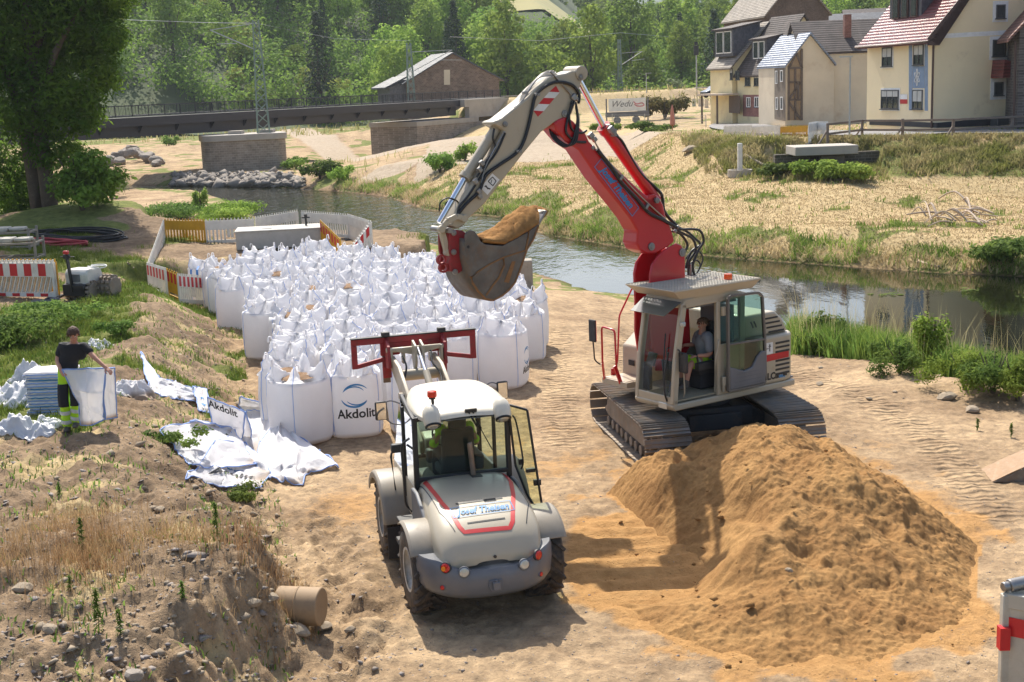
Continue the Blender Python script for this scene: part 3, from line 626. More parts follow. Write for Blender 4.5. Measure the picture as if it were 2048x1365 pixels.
rf = MB(); rf.prism([(1.42, 2.83), (1.38, 2.90), (.9, 2.95), (.2, 2.93), (-.06, 2.86), (-.08, 2.80), (1.42, 2.80)], lambda x, z, t: (x, t, z), Y0, Y1+.0); rf.build('cab_roof', M_CREAM, cab, bevel=.03, seg=3, xf=XU)
rp = MB(); rp.box((.30, Y1-.035, 1.55), (.56, .03, .9)); rp.box((.02, .64, 1.5), (.05, .95, .8)); rp.box((.32, Y0+.03, 1.5), (.6, .03, .8)); rp.build('lower_panel', M_CREAM, cab, bevel=.01, xf=XU)
gl = MB(); gl.add([(1.655, Y0+.08, 1.22), (1.655, Y1-.08, 1.22), (1.575, Y1-.08, 1.9), (1.575, Y0+.08, 1.9), (1.43, Y1-.08, 2.76), (1.43, Y0+.08, 2.76)], [(0, 1, 2, 3), (3, 2, 4, 5)]); gl.build('windscreen', M_GLASS, cab, xf=XU)
gl = MB(); gl.add([(.1, Y0+.04, 1.9), (.57, Y0+.04, 1.9), (.57, Y0+.04, 2.75), (.1, Y0+.04, 2.75)], [(0, 1, 2, 3)]); gl.add([(.64, Y0+.03, 1.2), (1.56, Y0+.03, 1.2), (1.4, Y0+.03, 2.75), (.64, Y0+.03, 2.75)], [(0, 1, 2, 3)]); gl.add([(.1, Y1-.03, 2.0), (.57, Y1-.03, 2.0), (.57, Y1-.03, 2.75), (.1, Y1-.03, 2.75)], [(0, 1, 2, 3)]); gl.build('side_window', M_GLASS, cab, xf=XU)
fl = MB(); fl.box((.85, .64, 1.14), (1.45, .92, .03)); fl.build('cab_floor', mat('cab_floor', (.30, .27, .19), .8, dirt=(.3, .2, .1)), cab, xf=XU)
b = MB(); b.box((.16, .64, 2.0), (.06, .8, 1.3)); b.box((.7, .64, 2.73), (1.2, .86, .03)); b.build('cab_lining', M_MGREY, cab, xf=XU)
# operator seat and controls
b = MB(); b.box((.58, .64, 1.50), (.48, .48, .12)); b.box((.36, .64, 1.85), (.12, .46, .66), Matrix.Rotation(-.12, 3, 'Y')); b.box((.36, .64, 2.26), (.1, .26, .18)); b.box((.55, .64, 1.31), (.36, .36, .3)); b.build('seat', M_SEAT, cab, bevel=.04, seg=3, xf=XU)
b = MB(); b.box((.72, .92, 1.62), (.4, .12, .14)); b.cyl((.88, .92, 1.66), (.92, .92, 1.86), .018); b.build('console', M_BLKP, cab, bevel=.02, xf=XU); b = MB(); b.box((.72, .36, 1.62), (.4, .12, .14)); b.cyl((.88, .36, 1.66), (.92, .36, 1.86), .018); b.build('console', M_BLKP, cab, bevel=.02, xf=XU)
for y in (.55, .70): b = MB(); b.cyl((1.25, y, 1.15), (1.2, y, 1.5), .015); b.build('lever', M_BLACK, cab, xf=XU)
b = MB()
b = MB(); b.box((1.42, .30, 1.75), (.06, .2, .24), Matrix.Rotation(-.4, 3, 'Y')); b.box((1.48, .25, 1.45), (.10, .16, .5)); b.build('monitor', M_BLACK, cab, bevel=.015, xf=XU)
b = MB(); b.box((1.40, .72, 1.60), (.03, .30, .36), Matrix.Rotation(.1, 3, 'Y')); b.tube(smoothpath([(1.42, .72, 1.78), (1.48, .78, 2.0), (1.52, .9, 2.05)]), .012); b.build('screen_panel', M_BLKP, cab, bevel=.02, xf=XU)
# roof guard (grating) with visor
gg = MB(); GX0, GX1, GY0, GY1, GZ = -.27, 1.72, .02, 1.28, 3.09
def gz(x): return 3.06+.0*x
nx_, ny_ = 30, 17
for i in range(nx_+1): x = GX0+(GX1-GX0)*i/nx_; gg.box((x, (GY0+GY1)/2, 3.085), (.020, GY1-GY0, .022))
for j in range(ny_+1): y = GY0+(GY1-GY0)*j/ny_; gg.box(((GX0+GX1)/2, y, 3.090), (GX1-GX0, .016, .022))
M_GRATE = mat('guard_cream', (.50, .46, .38), .5, dirt=(.3, .22, .14), damt=.2)
guard = gg.build('roof_guard', M_GRATE, cab, xf=XU)
b = MB()
b.add([(GX1+.03, GY0, 3.10), (GX1+.03, GY1, 3.10), (GX1-.18, GY1-.08, 2.94), (GX1-.18, GY0+.08, 2.94), (GX0-.02, GY1, 3.10), (GX0+.12, GY1-.08, 2.94), (GX0-.02, GY0, 3.10), (GX0+.12, GY0+.08, 2.94)], [(0, 1, 2, 3), (1, 4, 5, 2), (4, 6, 7, 5), (6, 0, 3, 7)])
b.build('guard_skirt', M_CREAM, guard, solid=.02, xf=XU)
b = MB(); b.add([(1.44, .16, 2.86), (1.44, 1.12, 2.86), (1.80, 1.08, 2.66), (1.80, .20, 2.66)], [(0, 1, 2, 3)]); b.build('visor', mat('visor_smoke', (.10, .12, .11), .2, coat=.5), cab, solid=.01, xf=XU)
b = MB(); b.lathe([(0, 0), (.075, 0), (.075, .05), (.07, .095), (0, .10)], (.18, .95, 3.10), (0, 0, 1), 14); b.build('beacon', M_ORANGE, cab, smooth=True, xf=XU)
etube('antenna', [(.27, 1.15, 3.1), (.27, 1.15, 3.35)], .004, M_BLACK, cab)
b = MB(); b.box((1.56, .12, 2.66), (.10, .12, .10)); b.box((1.50, 1.22, 2.50), (.08, .08, .08)); b.build('work_lamp', M_LENS, cab, bevel=.015, xf=XU)
b = MB(); b.box((1.675, .88, 1.05), (.03, .22, .11)); b.build('headlight', M_LENS, exc, bevel=.01, xf=XU)
etube('wiper', [(1.665, .96, 1.16), (1.68, .9, 1.5), (1.62, .86, 1.9), (1.56, .84, 2.3)], .012, M_BLACK, cab); etube('hose', [(1.66, .98, 1.12), (1.72, .98, 1.3), (1.70, .96, 1.6), (1.62, .98, 2.0)], .016, M_BLACK, cab)
mr = MB(); mr.box((1.52, 1.24, 1.84), (.05, .22, .36)); mo = mr.build('mirror', M_BLKP, cab, bevel=.025, xf=XU); etube('mirror_arm', [(1.55, 1.13, 2.05), (1.58, 1.2, 2.06), (1.54, 1.24, 1.98)], .013, M_BLACK, mo)
# opened door folded back along the side
Y2D = 1.24
dr_ = MB(); DP = [(.47, 1.17), (.47, 2.82), (.40, 2.86), (-.26, 2.84), (-.36, 2.76), (-.42, 2.0), (-.44, 1.22), (-.38, 1.16)]
for a, c in zip(DP, DP[1:]+DP[:1]): dr_.bar((a[0], Y2D, a[1]), (c[0], Y2D, c[1]), .045, .06, (0, 1, 0))
dr_.bar((.47, Y2D, 2.0), (-.42, Y2D, 1.98), .035, .05, (0, 1, 0))
door = dr_.build('cab_door', mat('door_brown', (.16, .14, .12), .5, dirt=(.3, .25, .2), damt=.2), exc, bevel=.008, xf=XU)
b = MB(); b.add([(x, Y2D, z) for x, z in [(.45, 2.02), (.45, 2.80), (.38, 2.83), (-.25, 2.81), (-.34, 2.74), (-.40, 2.01)]], [tuple(range(6))]); b.add([(x, Y2D, z) for x, z in [(.45, 1.55), (.45, 1.98), (-.40, 1.97), (-.41, 1.6), (-.3, 1.72), (0, 1.5)]], [tuple(range(6))]); b.build('window', M_TGLASS, door, xf=XU)
b = MB(); b.prism([(.45, 1.19), (.45, 1.60), (.1, 1.48), (-.1, 1.52), (-.22, 1.70), (-.34, 1.78), (-.44, 1.76), (-.45, 1.5), (-.40, 1.19)], lambda x, z, t: (x, t, z), Y2D-.03, Y2D+.035); pn_ = b.build('trim_panel', mat('door_lining', (.17, .165, .17), .6), door, bevel=.015, xf=XU)
b = MB()
for k in range(4): b.box((.03, Y2D+.037, 1.24+.07*k), (.7-.05*k, .006, .008))
b.build('trim_rib', M_MGREY, pn_, xf=XU)
b = MB()
for z in (1.35, 2.6): b.box((.53, 1.19, z), (.08, .05, .16))
b.box((.53, 1.18, 1.22), (.05, .05, .12)); b.build('hinge', M_CREAM, door, bevel=.008, xf=XU)
rail('grab_rail', [(.74, 1.18, 1.20), (.74, 1.2, 1.75), (.66, 1.2, 2.05), (.62, 1.17, 2.1)], .014, M_CREAM, cab); rail('grab_rail', [(1.42, 1.13, 1.2), (1.42, 1.16, 1.3), (1.46, 1.16, 1.9), (1.44, 1.13, 1.98)], .013, M_CREAM, cab)
# --- lower boom piece and main boom, traced on their near faces
def plates(name, pts, y0, y1, m, parent=exc, bevel=.02, shrink=None): b = MB(); b.prism(pts, lambda x, z, t: (x, t, z), y0, y1); return b.build(name, m, parent, bevel=bevel, seg=2, xf=XU)
def pinat(px, py, y, r, w, parent, m=M_STEEL, sc=2.73, o=(840, 120), name='pin'):
 x, z = epl(o[0]+px/sc, o[1]+py/sc, y); b = MB(); b.cyl((x, y-.02, z), (x, y+w, z), r, n=18); b.cyl((x, y+w, z), (x, y+w+.012, z), r*.55, n=8); return b.build(name, m, parent, bevel=.006, xf=XU, smooth=True)
YB = .24
base_pts = trace([(1262, 1330), (1256, 1180), (1268, 1120), (1300, 1072), (1350, 1030), (1400, 1002), (1425, 1010), (1448, 1040), (1450, 1200), (1470, 1340), (1480, 1560), (1400, 1700), (1290, 1700), (1262, 1500)], YB)
for y in ((YB-.05, YB), (-YB, -YB+.05)): lb = plates('boom_bracket', base_pts, *y, M_RED)
bx = trace([(1395, 1030), (1440, 1050), (1440, 1560), (1340, 1600), (1330, 1300), (1350, 1120)], YB); lbc = plates('boom_foot', bx, -YB+.05, YB-.05, M_RED)
pinat(1430, 1052, YB, .075, .03, exc)
boom_pts = trace([(735, 345), (760, 325), (803, 308), (840, 335), (905, 400), (925, 445), (1000, 520), (1180, 690), (1255, 755), (1280, 735), (1305, 745), (1330, 790), (1345, 860), (1368, 905), (1392, 990), (1360, 1020), (1290, 1058), (1240, 1060), (1200, 1040), (1184, 1005), (1190, 940), (1150, 870), (1100, 805), (970, 645), (870, 495), (800, 450), (745, 385)], .20)
boom = plates('boom', boom_pts, -.20, .20, M_RED, bevel=.03)
pinat(1261, 1020, .20, .07, .03, boom); pinat(1288, 768, .20, .05, .05, boom)
# bracket ears for the cylinder foot
ear = trace([(1240, 790), (1262, 742), (1296, 735), (1325, 772), (1340, 850), (1300, 880)], .26); [plates('cylinder_bracket', ear, y, y+.04, M_RED, boom, .01) for y in (.16, -.20)]
def cylpart(name, a, b_, y, r, m, parent, r2=None, k=.0, n=18):
 p = epl(840+a[0]/2.73, 120+a[1]/2.73, y); q = epl(840+b_[0]/2.73, 120+b_[1]/2.73, y); b = MB(); A = Vector((p[0], y, p[1])); B = Vector((q[0], y, q[1])); D = (B-A)
 b.cyl(A, B, r, n=n)
 if r2: b.cyl(A+D*(1-k), B, r2, n=n); b.cyl(A, A+D*.02, r*1.05, n=n)
 return b.build(name, m, parent, smooth=True, xf=XU)
ac = cylpart('arm_cylinder', (1287, 768), (1000, 362), 0., .105, M_RED, exc, .125, .07)
cylpart('piston_rod', (1000, 362), (868, 115), 0., .055, M_CHROME, ac)
b = MB(); p = epl(840+1000/2.73, 120+355/2.73, 0); b.cyl((p[0]-.04, -.14, p[1]-.02), (p[0]-.04, .14, p[1]-.02), .03); b.box((p[0]-.12, .13, p[1]-.14), (.10, .05, .12)); b.build('hose_fitting', M_STEEL, ac, xf=XU)
# --- stick, traced
arm_pts = trace([(172, 905), (200, 842), (250, 742), (332, 612), (392, 530), (455, 405), (462, 388), (440, 372), (398, 352), (402, 336), (440, 326), (520, 262), (580, 214), (640, 150), (700, 100), (742, 84), (800, 74), (832, 60), (864, 60), (884, 84), (886, 110), (872, 160), (850, 238), (828, 300), (790, 322), (738, 340), (662, 396), (560, 520), (350, 792), (262, 872), (240, 905), (205, 925)], .17)
arm = plates('arm', arm_pts, -.17, .17, M_CREAM, bevel=.03)
for q in ((463, 352, .045), (788, 296, .06), (872, 94, .06), (238, 868, .045)): pinat(q[0], q[1], .17, q[2], .03, arm)
b = MB(); c = epl(840+845/2.73, 120+75/2.73, 0); b.cyl((c[0], -.2, c[1]), (c[0], .2, c[1]), .12, n=20); b.build('arm_boss', M_CREAM, arm, bevel=.01, xf=XU, smooth=True)
# hazard chevrons on the arm
cv = [(740, 142), (762, 176), (640, 310), (618, 278)]
def chev(pts, m): stripe(arm, trace(pts, .17), .1705, m, 'chevron', .003)
chev([(742, 142), (762, 178), (706, 174)], M_RSTRIPE); chev([(705, 175), (762, 178), (734, 210), (676, 208)], M_WHITE); chev([(676, 208), (734, 210), (706, 243), (648, 241)], M_RSTRIPE); chev([(648, 241), (706, 243), (675, 281), (618, 277)], M_WHITE); chev([(618, 277), (675, 281), (643, 311)], M_RSTRIPE)
st = stripe(arm, trace([(394, 620), (434, 655), (368, 738), (330, 700)], .17), .1705, M_WHITE, 'sticker', .003)
def sline(P, w, m, parent, y=.176):
 b = MB(); Q = [epl(840+a/2.73, 120+c/2.73, y) for a, c in P]
 for a, c in zip(Q, Q[1:]): b.bar((a[0], y, a[1]), (c[0], y, c[1]), w, .003, (0, 1, 0))
 return b.build('pictogram', m, parent, xf=XU)
sline([(396, 640), (372, 664), (398, 688), (416, 662), (396, 640)], .014, M_INK, st); sline([(392, 655), (388, 672)], .012, M_INK, st); sline([(358, 686), (372, 706)], .02, M_INK, st); sline([(368, 700), (384, 706)], .02, M_INK, st); sline([(352, 690), (366, 698)], .01, M_INK, st)
# bucket cylinder on the back of the stick
bc = cylpart('bucket_cylinder', (425, 360), (243, 648), 0., .085, M_CREAM, exc, .105, .08)
cylpart('piston_rod', (243, 648), (105, 890), 0., .048, M_CHROME, bc)
b = MB(); p = epl(840+420/2.73, 120+350/2.73, 0); b.cyl((p[0], -.15, p[1]), (p[0], .15, p[1]), .09, n=18); b.build('cylinder_eye', M_CREAM, bc, bevel=.01, smooth=True, xf=XU)
# links
def link(a, b_, y, r, t, m=M_CREAM, name='link'):
 p = epl(840+a[0]/2.73, 120+a[1]/2.73, y); q = epl(840+b_[0]/2.73, 120+b_[1]/2.73, y); b = MB(); P = Vector((p[0], y, p[1])); Q = Vector((q[0], y, q[1])); b.cyl(P-Vector((0, t, 0)), P+Vector((0, t, 0)), r, n=16); b.cyl(Q-Vector((0, t, 0)), Q+Vector((0, t, 0)), r*.9, n=16); b.bar(P, Q, r*1.5, t*1.6, (0, 1, 0)); return b.build(name, m, exc, bevel=.01, xf=XU, smooth=True)
def link3(pts, y, r, t):
 b = MB(); Q = [epl(840+a/2.73, 120+c/2.73, y) for a, c in pts]; V_ = [Vector((q[0], y, q[1])) for q in Q]
 for v in (V_[0], V_[-1]): b.cyl(v-Vector((0, t, 0)), v+Vector((0, t, 0)), r, n=16)
 for a, c in zip(V_, V_[1:]): b.bar(a, c, r*1.5, t*1.5, (0, 1, 0))
 return b.build('link', M_CREAM, exc, bevel=.01, xf=XU, smooth=True)
link3([(116, 926), (150, 880), (200, 856), (240, 866)], .21, .062, .035); link3([(116, 926), (150, 880), (200, 856), (240, 866)], -.21, .062, .035)
link((116, 926), (148, 1052), .10, .06, .05); link((116, 926), (148, 1052), -.10, .06, .05)
b = MB(); p = epl(840+116/2.73, 120+926/2.73, 0); b.cyl((p[0], -.27, p[1]), (p[0], .27, p[1]), .045, n=16); b.build('pin', M_STEEL, exc, xf=XU, smooth=True)
# quick coupler
cp = trace([(166, 925), (232, 932), (256, 950), (262, 1090), (246, 1140), (214, 1166), (165, 1155), (160, 1110), (168, 1080), (160, 1050), (158, 975)], .17)
cpl = plates('quick_coupler', cp, .11, .17, M_DRED, bevel=.012); plates('coupler_plate', cp, -.17, -.11, M_DRED, cpl, .012)
cin = trace([(185, 945), (245, 955), (252, 1085), (205, 1140), (175, 1120)], .17); plates('coupler_body', cin, -.1, .1, M_DRED, cpl, .012)
for q in ((182, 945), (182, 1050), (190, 1158)): pinat(q[0], q[1], .17, .045, .03, cpl)
lug = MB(); p = epl(840+130/2.73, 120+1135/2.73, .12);
for dx, dz in ((0, 0), (.03, .13)):
 lug.lathe([(.055, -.025), (.085, -.025), (.085, .025), (.055, .025)], (p[0]+dx, .1, p[1]+dz), (0, 1, 0), 16, close=True)
lug.build('lifting_eye', M_DRED, cpl, smooth=True, xf=XU)
# --- bucket
def bt(pts, y): return trace([(P[0]/5.69*2.73, P[1]/5.69*2.73+(380-120)*2.73) for P in pts], y)
NB = .36
side = bt([(512, 520), (535, 480), (580, 458), (625, 475), (660, 520), (692, 590), (740, 622), (850, 632), (945, 636), (1090, 560), (1230, 480), (1300, 430), (1345, 380), (1400, 300), (1422, 232), (1428, 250), (1345, 420), (1290, 560), (1215, 680), (1175, 800), (1130, 930), (1080, 1055), (1010, 1140), (940, 1200), (835, 1256), (745, 1240), (660, 1150), (600, 1060), (572, 985), (556, 880), (530, 760)], NB)
bk = plates('bucket', side, NB-.03, NB, M_BUCKET, bevel=.008); plates('side_plate', side, -NB, -NB+.03, M_BUCKET, bk, .008)
shellp = bt([(530, 560), (530, 760), (556, 880), (572, 985), (600, 1060), (660, 1150), (745, 1240), (835, 1256), (940, 1200), (1010, 1140), (1080, 1055), (1130, 930), (1175, 800), (1215, 680), (1290, 560), (1345, 420), (1426, 240)], NB)
shellp = smoothpath([Vector((a, 0, c)) for a, c in shellp], 3)
b = MB(); b.grid([[(p.x, y, p.z) for p in shellp] for y in np.linspace(-NB+.005, NB-.005, 4)]); b.build('shell', M_BUCKET, bk, solid=.03, xf=XU, smooth=True)
b = MB(); pr = bt([(590, 1000), (650, 940), (790, 850), (950, 770), (1200, 690)], NB+.01); b.tube([(a, NB+.004, c) for a, c in pr], .014, 6); pr = bt([(950, 780), (960, 860), (900, 1000), (820, 1100), (755, 1200)], NB+.01); b.tube([(a, NB+.004, c) for a, c in pr], .018, 6); pr = bt([(1235, 470), (1225, 560), (1200, 690)], NB); b.tube([(a, NB+.004, c) for a, c in pr], .016, 6)
pr = bt([(572, 985), (600, 1060), (660, 1150), (745, 1240), (835, 1256), (940, 1200), (1010, 1140), (1080, 1055), (1130, 930), (1175, 800), (1215, 680), (1290, 560), (1345, 420)], NB); b.tube([(a, NB-.002, c) for a, c in pr], .02, 6); b.build('weld_rib', M_RUST, bk, smooth=True, xf=XU)
b = MB(); b.prism(bt([(1045, 815), (1085, 812), (1010, 1060), (955, 1050)], NB), lambda x, z, t: (x, t, z), NB+.001, NB+.006); b.build('wear_strip', M_RUST, bk, xf=XU)
lp = bt([(1335, 395), (1424, 232), (1445, 240), (1360, 400)], NB); plates('cutting_edge', lp, -NB-.01, NB+.01, M_STEEL, bk, .006)
b = MB(); e0 = epl(840+548/5.69, 380+650/5.69, NB); b.cyl((e0[0], NB-.01, e0[1]), (e0[0], NB+.004, e0[1]), .025); b.build('lug_hole', M_BLACK, bk, xf=XU)
# sand in the bucket (a thing of its own)
rim = bt([(690, 588), (945, 640), (1090, 570), (1230, 490), (1345, 400), (1400, 300)], NB-.02); top = bt([(700, 575), (930, 430), (1060, 320), (1180, 220), (1330, 215), (1400, 240)], 0.); N_ = 46
rows = []
for i in range(N_):
 f = i/(N_-1)*(len(rim)-1); k = min(int(f), len(rim)-2); g = f-k; r0 = (rim[k][0]*(1-g)+rim[k+1][0]*g, rim[k][1]*(1-g)+rim[k+1][1]*g); t0 = (top[k][0]*(1-g)+top[k+1][0]*g, top[k][1]*(1-g)+top[k+1][1]*g); row = []
 for j in range(25):
  y = -NB+.03+(2*NB-.06)*j/24; w_ = max(0, 1-(y/(NB-.02))**2)**.7; row.append((r0[0]*(1-w_)+t0[0]*w_, y, r0[1]*(1-w_)+t0[1]*w_-.02+.035*float(fbm(r0[0]*3+y, y*3+i*.1, 3, 2.5))*w_))
 rows.append(row)
b = MB(); b.grid(rows); o = b.v[:]; n0 = len(o)
ld = b.build('sand_load', sand_material('sand_fresh', (.25, .125, .045), (.42, .23, .085)), None, smooth=True, xf=Matrix.Translation(EXC) @ XU, angle=180); ld.modifiers.new('solid', 'SOLIDIFY').thickness = .06
tag(ld, 'orange brown sand heaped in the raised bucket', 'sand load')
# --- hoses and pipes on boom and stick
def hose(pts, r, y, m=M_BLACK, parent=boom, sc=2.73, o=(840, 120), name='hose', yy_=None):
 P = []
 for i, (a, c) in enumerate(pts): yv = y if yy_ is None else yy_[i]; q = epl(o[0]+a/sc, o[1]+c/sc, yv); P.append((q[0], yv, q[1]))
 b = MB(); b.tube(smoothpath(P, 6), r, 7); return b.build(name, m, parent, smooth=True, xf=XU, angle=80)
hose([(865, 240), (868, 190), (840, 145), (790, 124), (730, 125), (670, 155), (630, 200), (612, 270), (590, 370), (560, 460), (520, 515), (440, 570), (370, 620), (345, 660), (320, 720), (250, 790), (210, 840)], .028, .20, parent=arm)
hose([(405, 375), (398, 430), (410, 480), (360, 560), (310, 640)], .018, .19, parent=arm); hose([(465, 400), (420, 500), (370, 570), (330, 640), (265, 740), (215, 800), (205, 850)], .02, .185, parent=arm)
hose([(460, 392), (400, 500), (355, 590), (330, 690), (300, 755)], .012, .20, M_STEEL, arm, name='pipe')
hose([(105, 830), (112, 780), (150, 755), (200, 770), (212, 800), (205, 840)], .012, .06, parent=arm); hose([(140, 855), (140, 790), (165, 765), (195, 765), (240, 790)], .012, -.05, parent=arm)
for i in range(4): hose([(730+i*10, 62+i*8), (690-i*6, 66+i*8), (640-i*4, 100+i*6), (560, 190+i*10), (520-i*2, 262)], .014, -.05+.06*i, M_STEEL if i % 2 else M_CREAM, arm, name='pipe')
hose([(710, 62), (745, 100), (790, 150), (830, 195)], .016, .19, M_STEEL, arm, name='pipe')
for (x0, y0_), c in (((635, 190), 0), ((535, 500), 0), ((570, 180), 1)):
 q = epl(840+x0/2.73, 120+y0_/2.73, .18); b = MB(); b.box((q[0], .20, q[1]), (.10, .05, .05)); b.build('hose_clamp', M_STEEL, arm, bevel=.006, xf=XU)
b = MB()
for (cx, cy) in ((335, 565), (325, 600), (300, 665), (320, 720), (325, 745)):
 q = epl(840+cx/2.73, 120+cy/2.73, .2); b.box((q[0], .21, q[1]), (.07, .06, .09), Matrix.Rotation(.6, 3, 'Y'))
b.build('hose_fitting', M_STEEL, arm, bevel=.01, xf=XU)
# loops at the boom top
for i, (w_, dd) in enumerate(((0, 0), (-12, 14), (10, -10))): hose([(850, 240+dd), (862+w_*.3, 330), (845+w_, 440), (800+w_, 470+dd*.3), (740+w_, 430), (716+w_*.6, 370), (735, 335)], .017, .10, yy_=[.2, .22, .24, .2, .1, 0, -.05])
hose([(840, 225), (805, 330), (800, 400), (850, 445), (905, 450)], .022, .22); hose([(830, 230), (815, 300), (830, 380), (880, 400), (910, 385)], .02, .22)
b = MB()
for (cx, cy, s_) in ((840, 205, .10), (835, 235, .07), (860, 215, .06), (935, 415, .10), (955, 435, .08), (945, 480, .07), (975, 505, .06), (1045, 380, .10), (1060, 400, .07), (1410, 912, .05), (1395, 935, .06)):
 q = epl(840+cx/2.73, 120+cy/2.73, .2); b.box((q[0], .19, q[1]), (s_, s_*.8, s_), Matrix.Rotation(.7, 3, 'Y'))
b.build('hose_fitting', M_STEEL, boom, bevel=.012, xf=XU)
hose([(965, 490), (1040, 580), (1100, 670), (1180, 755), (1250, 835), (1330, 875), (1400, 915)], .032, .23); hose([(940, 420), (1000, 520), (1150, 690), (1240, 780), (1340, 870)], .014, .22, mat('pipe_tan', (.4, .32, .24), .4, .4), name='pipe')
hose([(1060, 395), (1110, 470), (1160, 570), (1240, 670), (1315, 730), (1335, 830), (1400, 905)], .03, .06); hose([(1050, 405), (1100, 440), (1150, 530), (1210, 625), (1290, 700), (1325, 745)], .022, .09)
for cx, cy in ((1090, 642), (1230, 800)): q = epl(840+cx/2.73, 120+cy/2.73, .2); b = MB(); b.box((q[0], .235, q[1]), (.05, .06, .10), Matrix.Rotation(-.7, 3, 'Y')); b.build('hose_clamp', M_STEEL, boom, bevel=.006, xf=XU)
for i, pts in enumerate((((1380, 900), (1420, 925), (1480, 925), (1530, 935), (1548, 990), (1520, 1040), (1490, 1120), (1500, 1180)), ((1370, 915), (1440, 950), (1490, 980), (1505, 1040), (1470, 1100), (1465, 1180)), ((1365, 935), (1420, 950), (1460, 1010), (1440, 1060), (1440, 1130)), ((1390, 905), (1460, 940), (1500, 975), (1530, 1010), (1480, 1050), (1450, 1140)), ((1450, 1090), (1480, 1050), (1520, 1045), (1545, 1085), (1520, 1150), (1490, 1185)), ((1465, 1150), (1480, 1110), (1510, 1095), (1530, 1120), (1515, 1160)))): hose(pts, .024 if i < 4 else .016, .12-.07*i)
for i in range(5):
 q0 = epl(840+1480/2.73, 120+1130/2.73, .1-.08*i); b = MB(); b.cyl((q0[0], .1-.08*i, q0[1]-.4), (q0[0], .1-.08*i, q0[1]+.05), .022); b.build('hose_fitting', M_STEEL, boom, xf=XU)
# company lettering on the boom
tc_ = Vector((*epl(840+1075/2.73, 120+698/2.73, .2), 0)); a0 = epl(840+1005/2.73, 120+600/2.73, .2); a1 = epl(840+1150/2.73, 120+790/2.73, .2); ang = math.atan2(a1[1]-a0[1], -(a1[0]-a0[0]))
def onboom(a, c, y=.2045):
 ca, sa = math.cos(ang), math.sin(ang); return eu(tc_.x-(a*ca-c*sa), y, tc_.y+(a*sa+c*ca))
text_on('lettering', 'Josef Theisen', .175, onboom, M_BLUE, boom, .35, .006)
b = MB()
for (x0, y0_, x1, y1_) in ((-.60, .10, .60, .10), (.60, .10, .60, -.10), (.60, -.10, -.60, -.10), (-.60, -.10, -.60, .10)): b.bar(onboom(x0, y0_), onboom(x1, y1_), .012, .003, EL)
b.build('lettering_frame', M_BLUE, boom)
# ------------------------------------------------------------------ compact wheel loader, seen from behind
LY = math.radians(15.5); LO = Vector((-.45, 16.28, 0)); LR = Vector((math.cos(LY), math.sin(LY), 0)); LF = Vector((-math.sin(LY), math.cos(LY), 0))
XL = Matrix(((LR.x, LF.x, 0, 0), (LR.y, LF.y, 0, 0), (0, 0, 1, 0), (0, 0, 0, 1)))
load = thing('wheel_loader', 'cream compact wheel loader seen from behind with red lifting frame raised toward the white bags', 'wheel loader', LO)
def lt(x, y, z): return LR*x+LF*y+Vector((0, 0, z))
def wheel(cx, cy, R_, W, name='wheel', steer=0.):
 e = empty(name, lt(cx, cy, R_), LY+steer, load); sgn = 1 if cx > 0 else -1
 b = MB(); w2 = W/2; b.lathe([(.27, -w2*.92), (R_*.62, -w2), (R_*.86, -w2*1.02), (R_*.93, -w2*.88), (R_*.94, 0), (R_*.93, w2*.88), (R_*.86, w2*1.02), (R_*.62, w2), (.27, w2*.92)], (0, 0, 0), (1, 0, 0), 40)
 n = 17
 for k in range(n):
  for s in (-1, 1):
   a0 = 2*math.pi*(k+(.5 if s > 0 else 0))/n; P = []
   for t in np.linspace(0, 1, 5): a = a0+.42*t; rr = R_*.955 if t < .8 else R_*.93; P.append((s*(w2*.02+w2*.98*t), math.cos(a)*rr, math.sin(a)*rr))
   for p, q in zip(P, P[1:]):
    nrm = Vector((0, p[1]+q[1], p[2]+q[2])).normalized(); b.bar(p, q, .045, .06, nrm)
 b.build('tyre', M_BLKTYRE, e, smooth=True, angle=40)
 m = MB(); m.lathe([(.275, -w2*.8), (.285, -w2*.9), (.255, -w2*.8), (.235, -w2*.2), (.22, sgn*w2*.35), (.12, sgn*w2*.45), (.11, sgn*w2*.7), (0, sgn*w2*.72)] if sgn > 0 else [(.275, w2*.8), (.285, w2*.9), (.255, w2*.8), (.235, w2*.2), (.22, sgn*w2*.35), (.12, sgn*w2*.45), (.11, sgn*w2*.7), (0, sgn*w2*.72)], (0, 0, 0), (1, 0, 0), 28)
 m.lathe([(.255, sgn*w2*.95), (.29, sgn*w2*.98), (.29, sgn*w2*.8), (.24, sgn*w2*.5), (.19, sgn*w2*.45)], (0, 0, 0), (1, 0, 0), 28)
 for k in range(8): a = k*math.pi/4; m.cyl((sgn*w2*.4, .16*math.cos(a), .16*math.sin(a)), (sgn*w2*.55, .16*math.cos(a), .16*math.sin(a)), .016, n=6)
 m.build('rim', mat('rim_paint', (.55, .53, .48), .5, dirt=(.25, .18, .1), damt=.6, dscale=6), e, smooth=True, angle=40)
 return e
for cx, cy in ((-.80, .12), (.74, .12)): wheel(cx, cy, .56, .42)
for cx, cy in ((-.74, 2.35), (.86, 2.35)): wheel(cx, cy, .56, .42, steer=-.05)
# chassis
b = MB(); b.box((0, .6, .62), (.8, 2.0, .35)); b.box((.05, 2.3, .62), (.7, 1.2, .4)); b.cyl((-.6, .12, .56), (.6, .12, .56), .12); b.cyl((-.6, 2.35, .56), (.7, 2.35, .56), .12); b.build('chassis', M_DARK, load, bevel=.02, xf=XL)
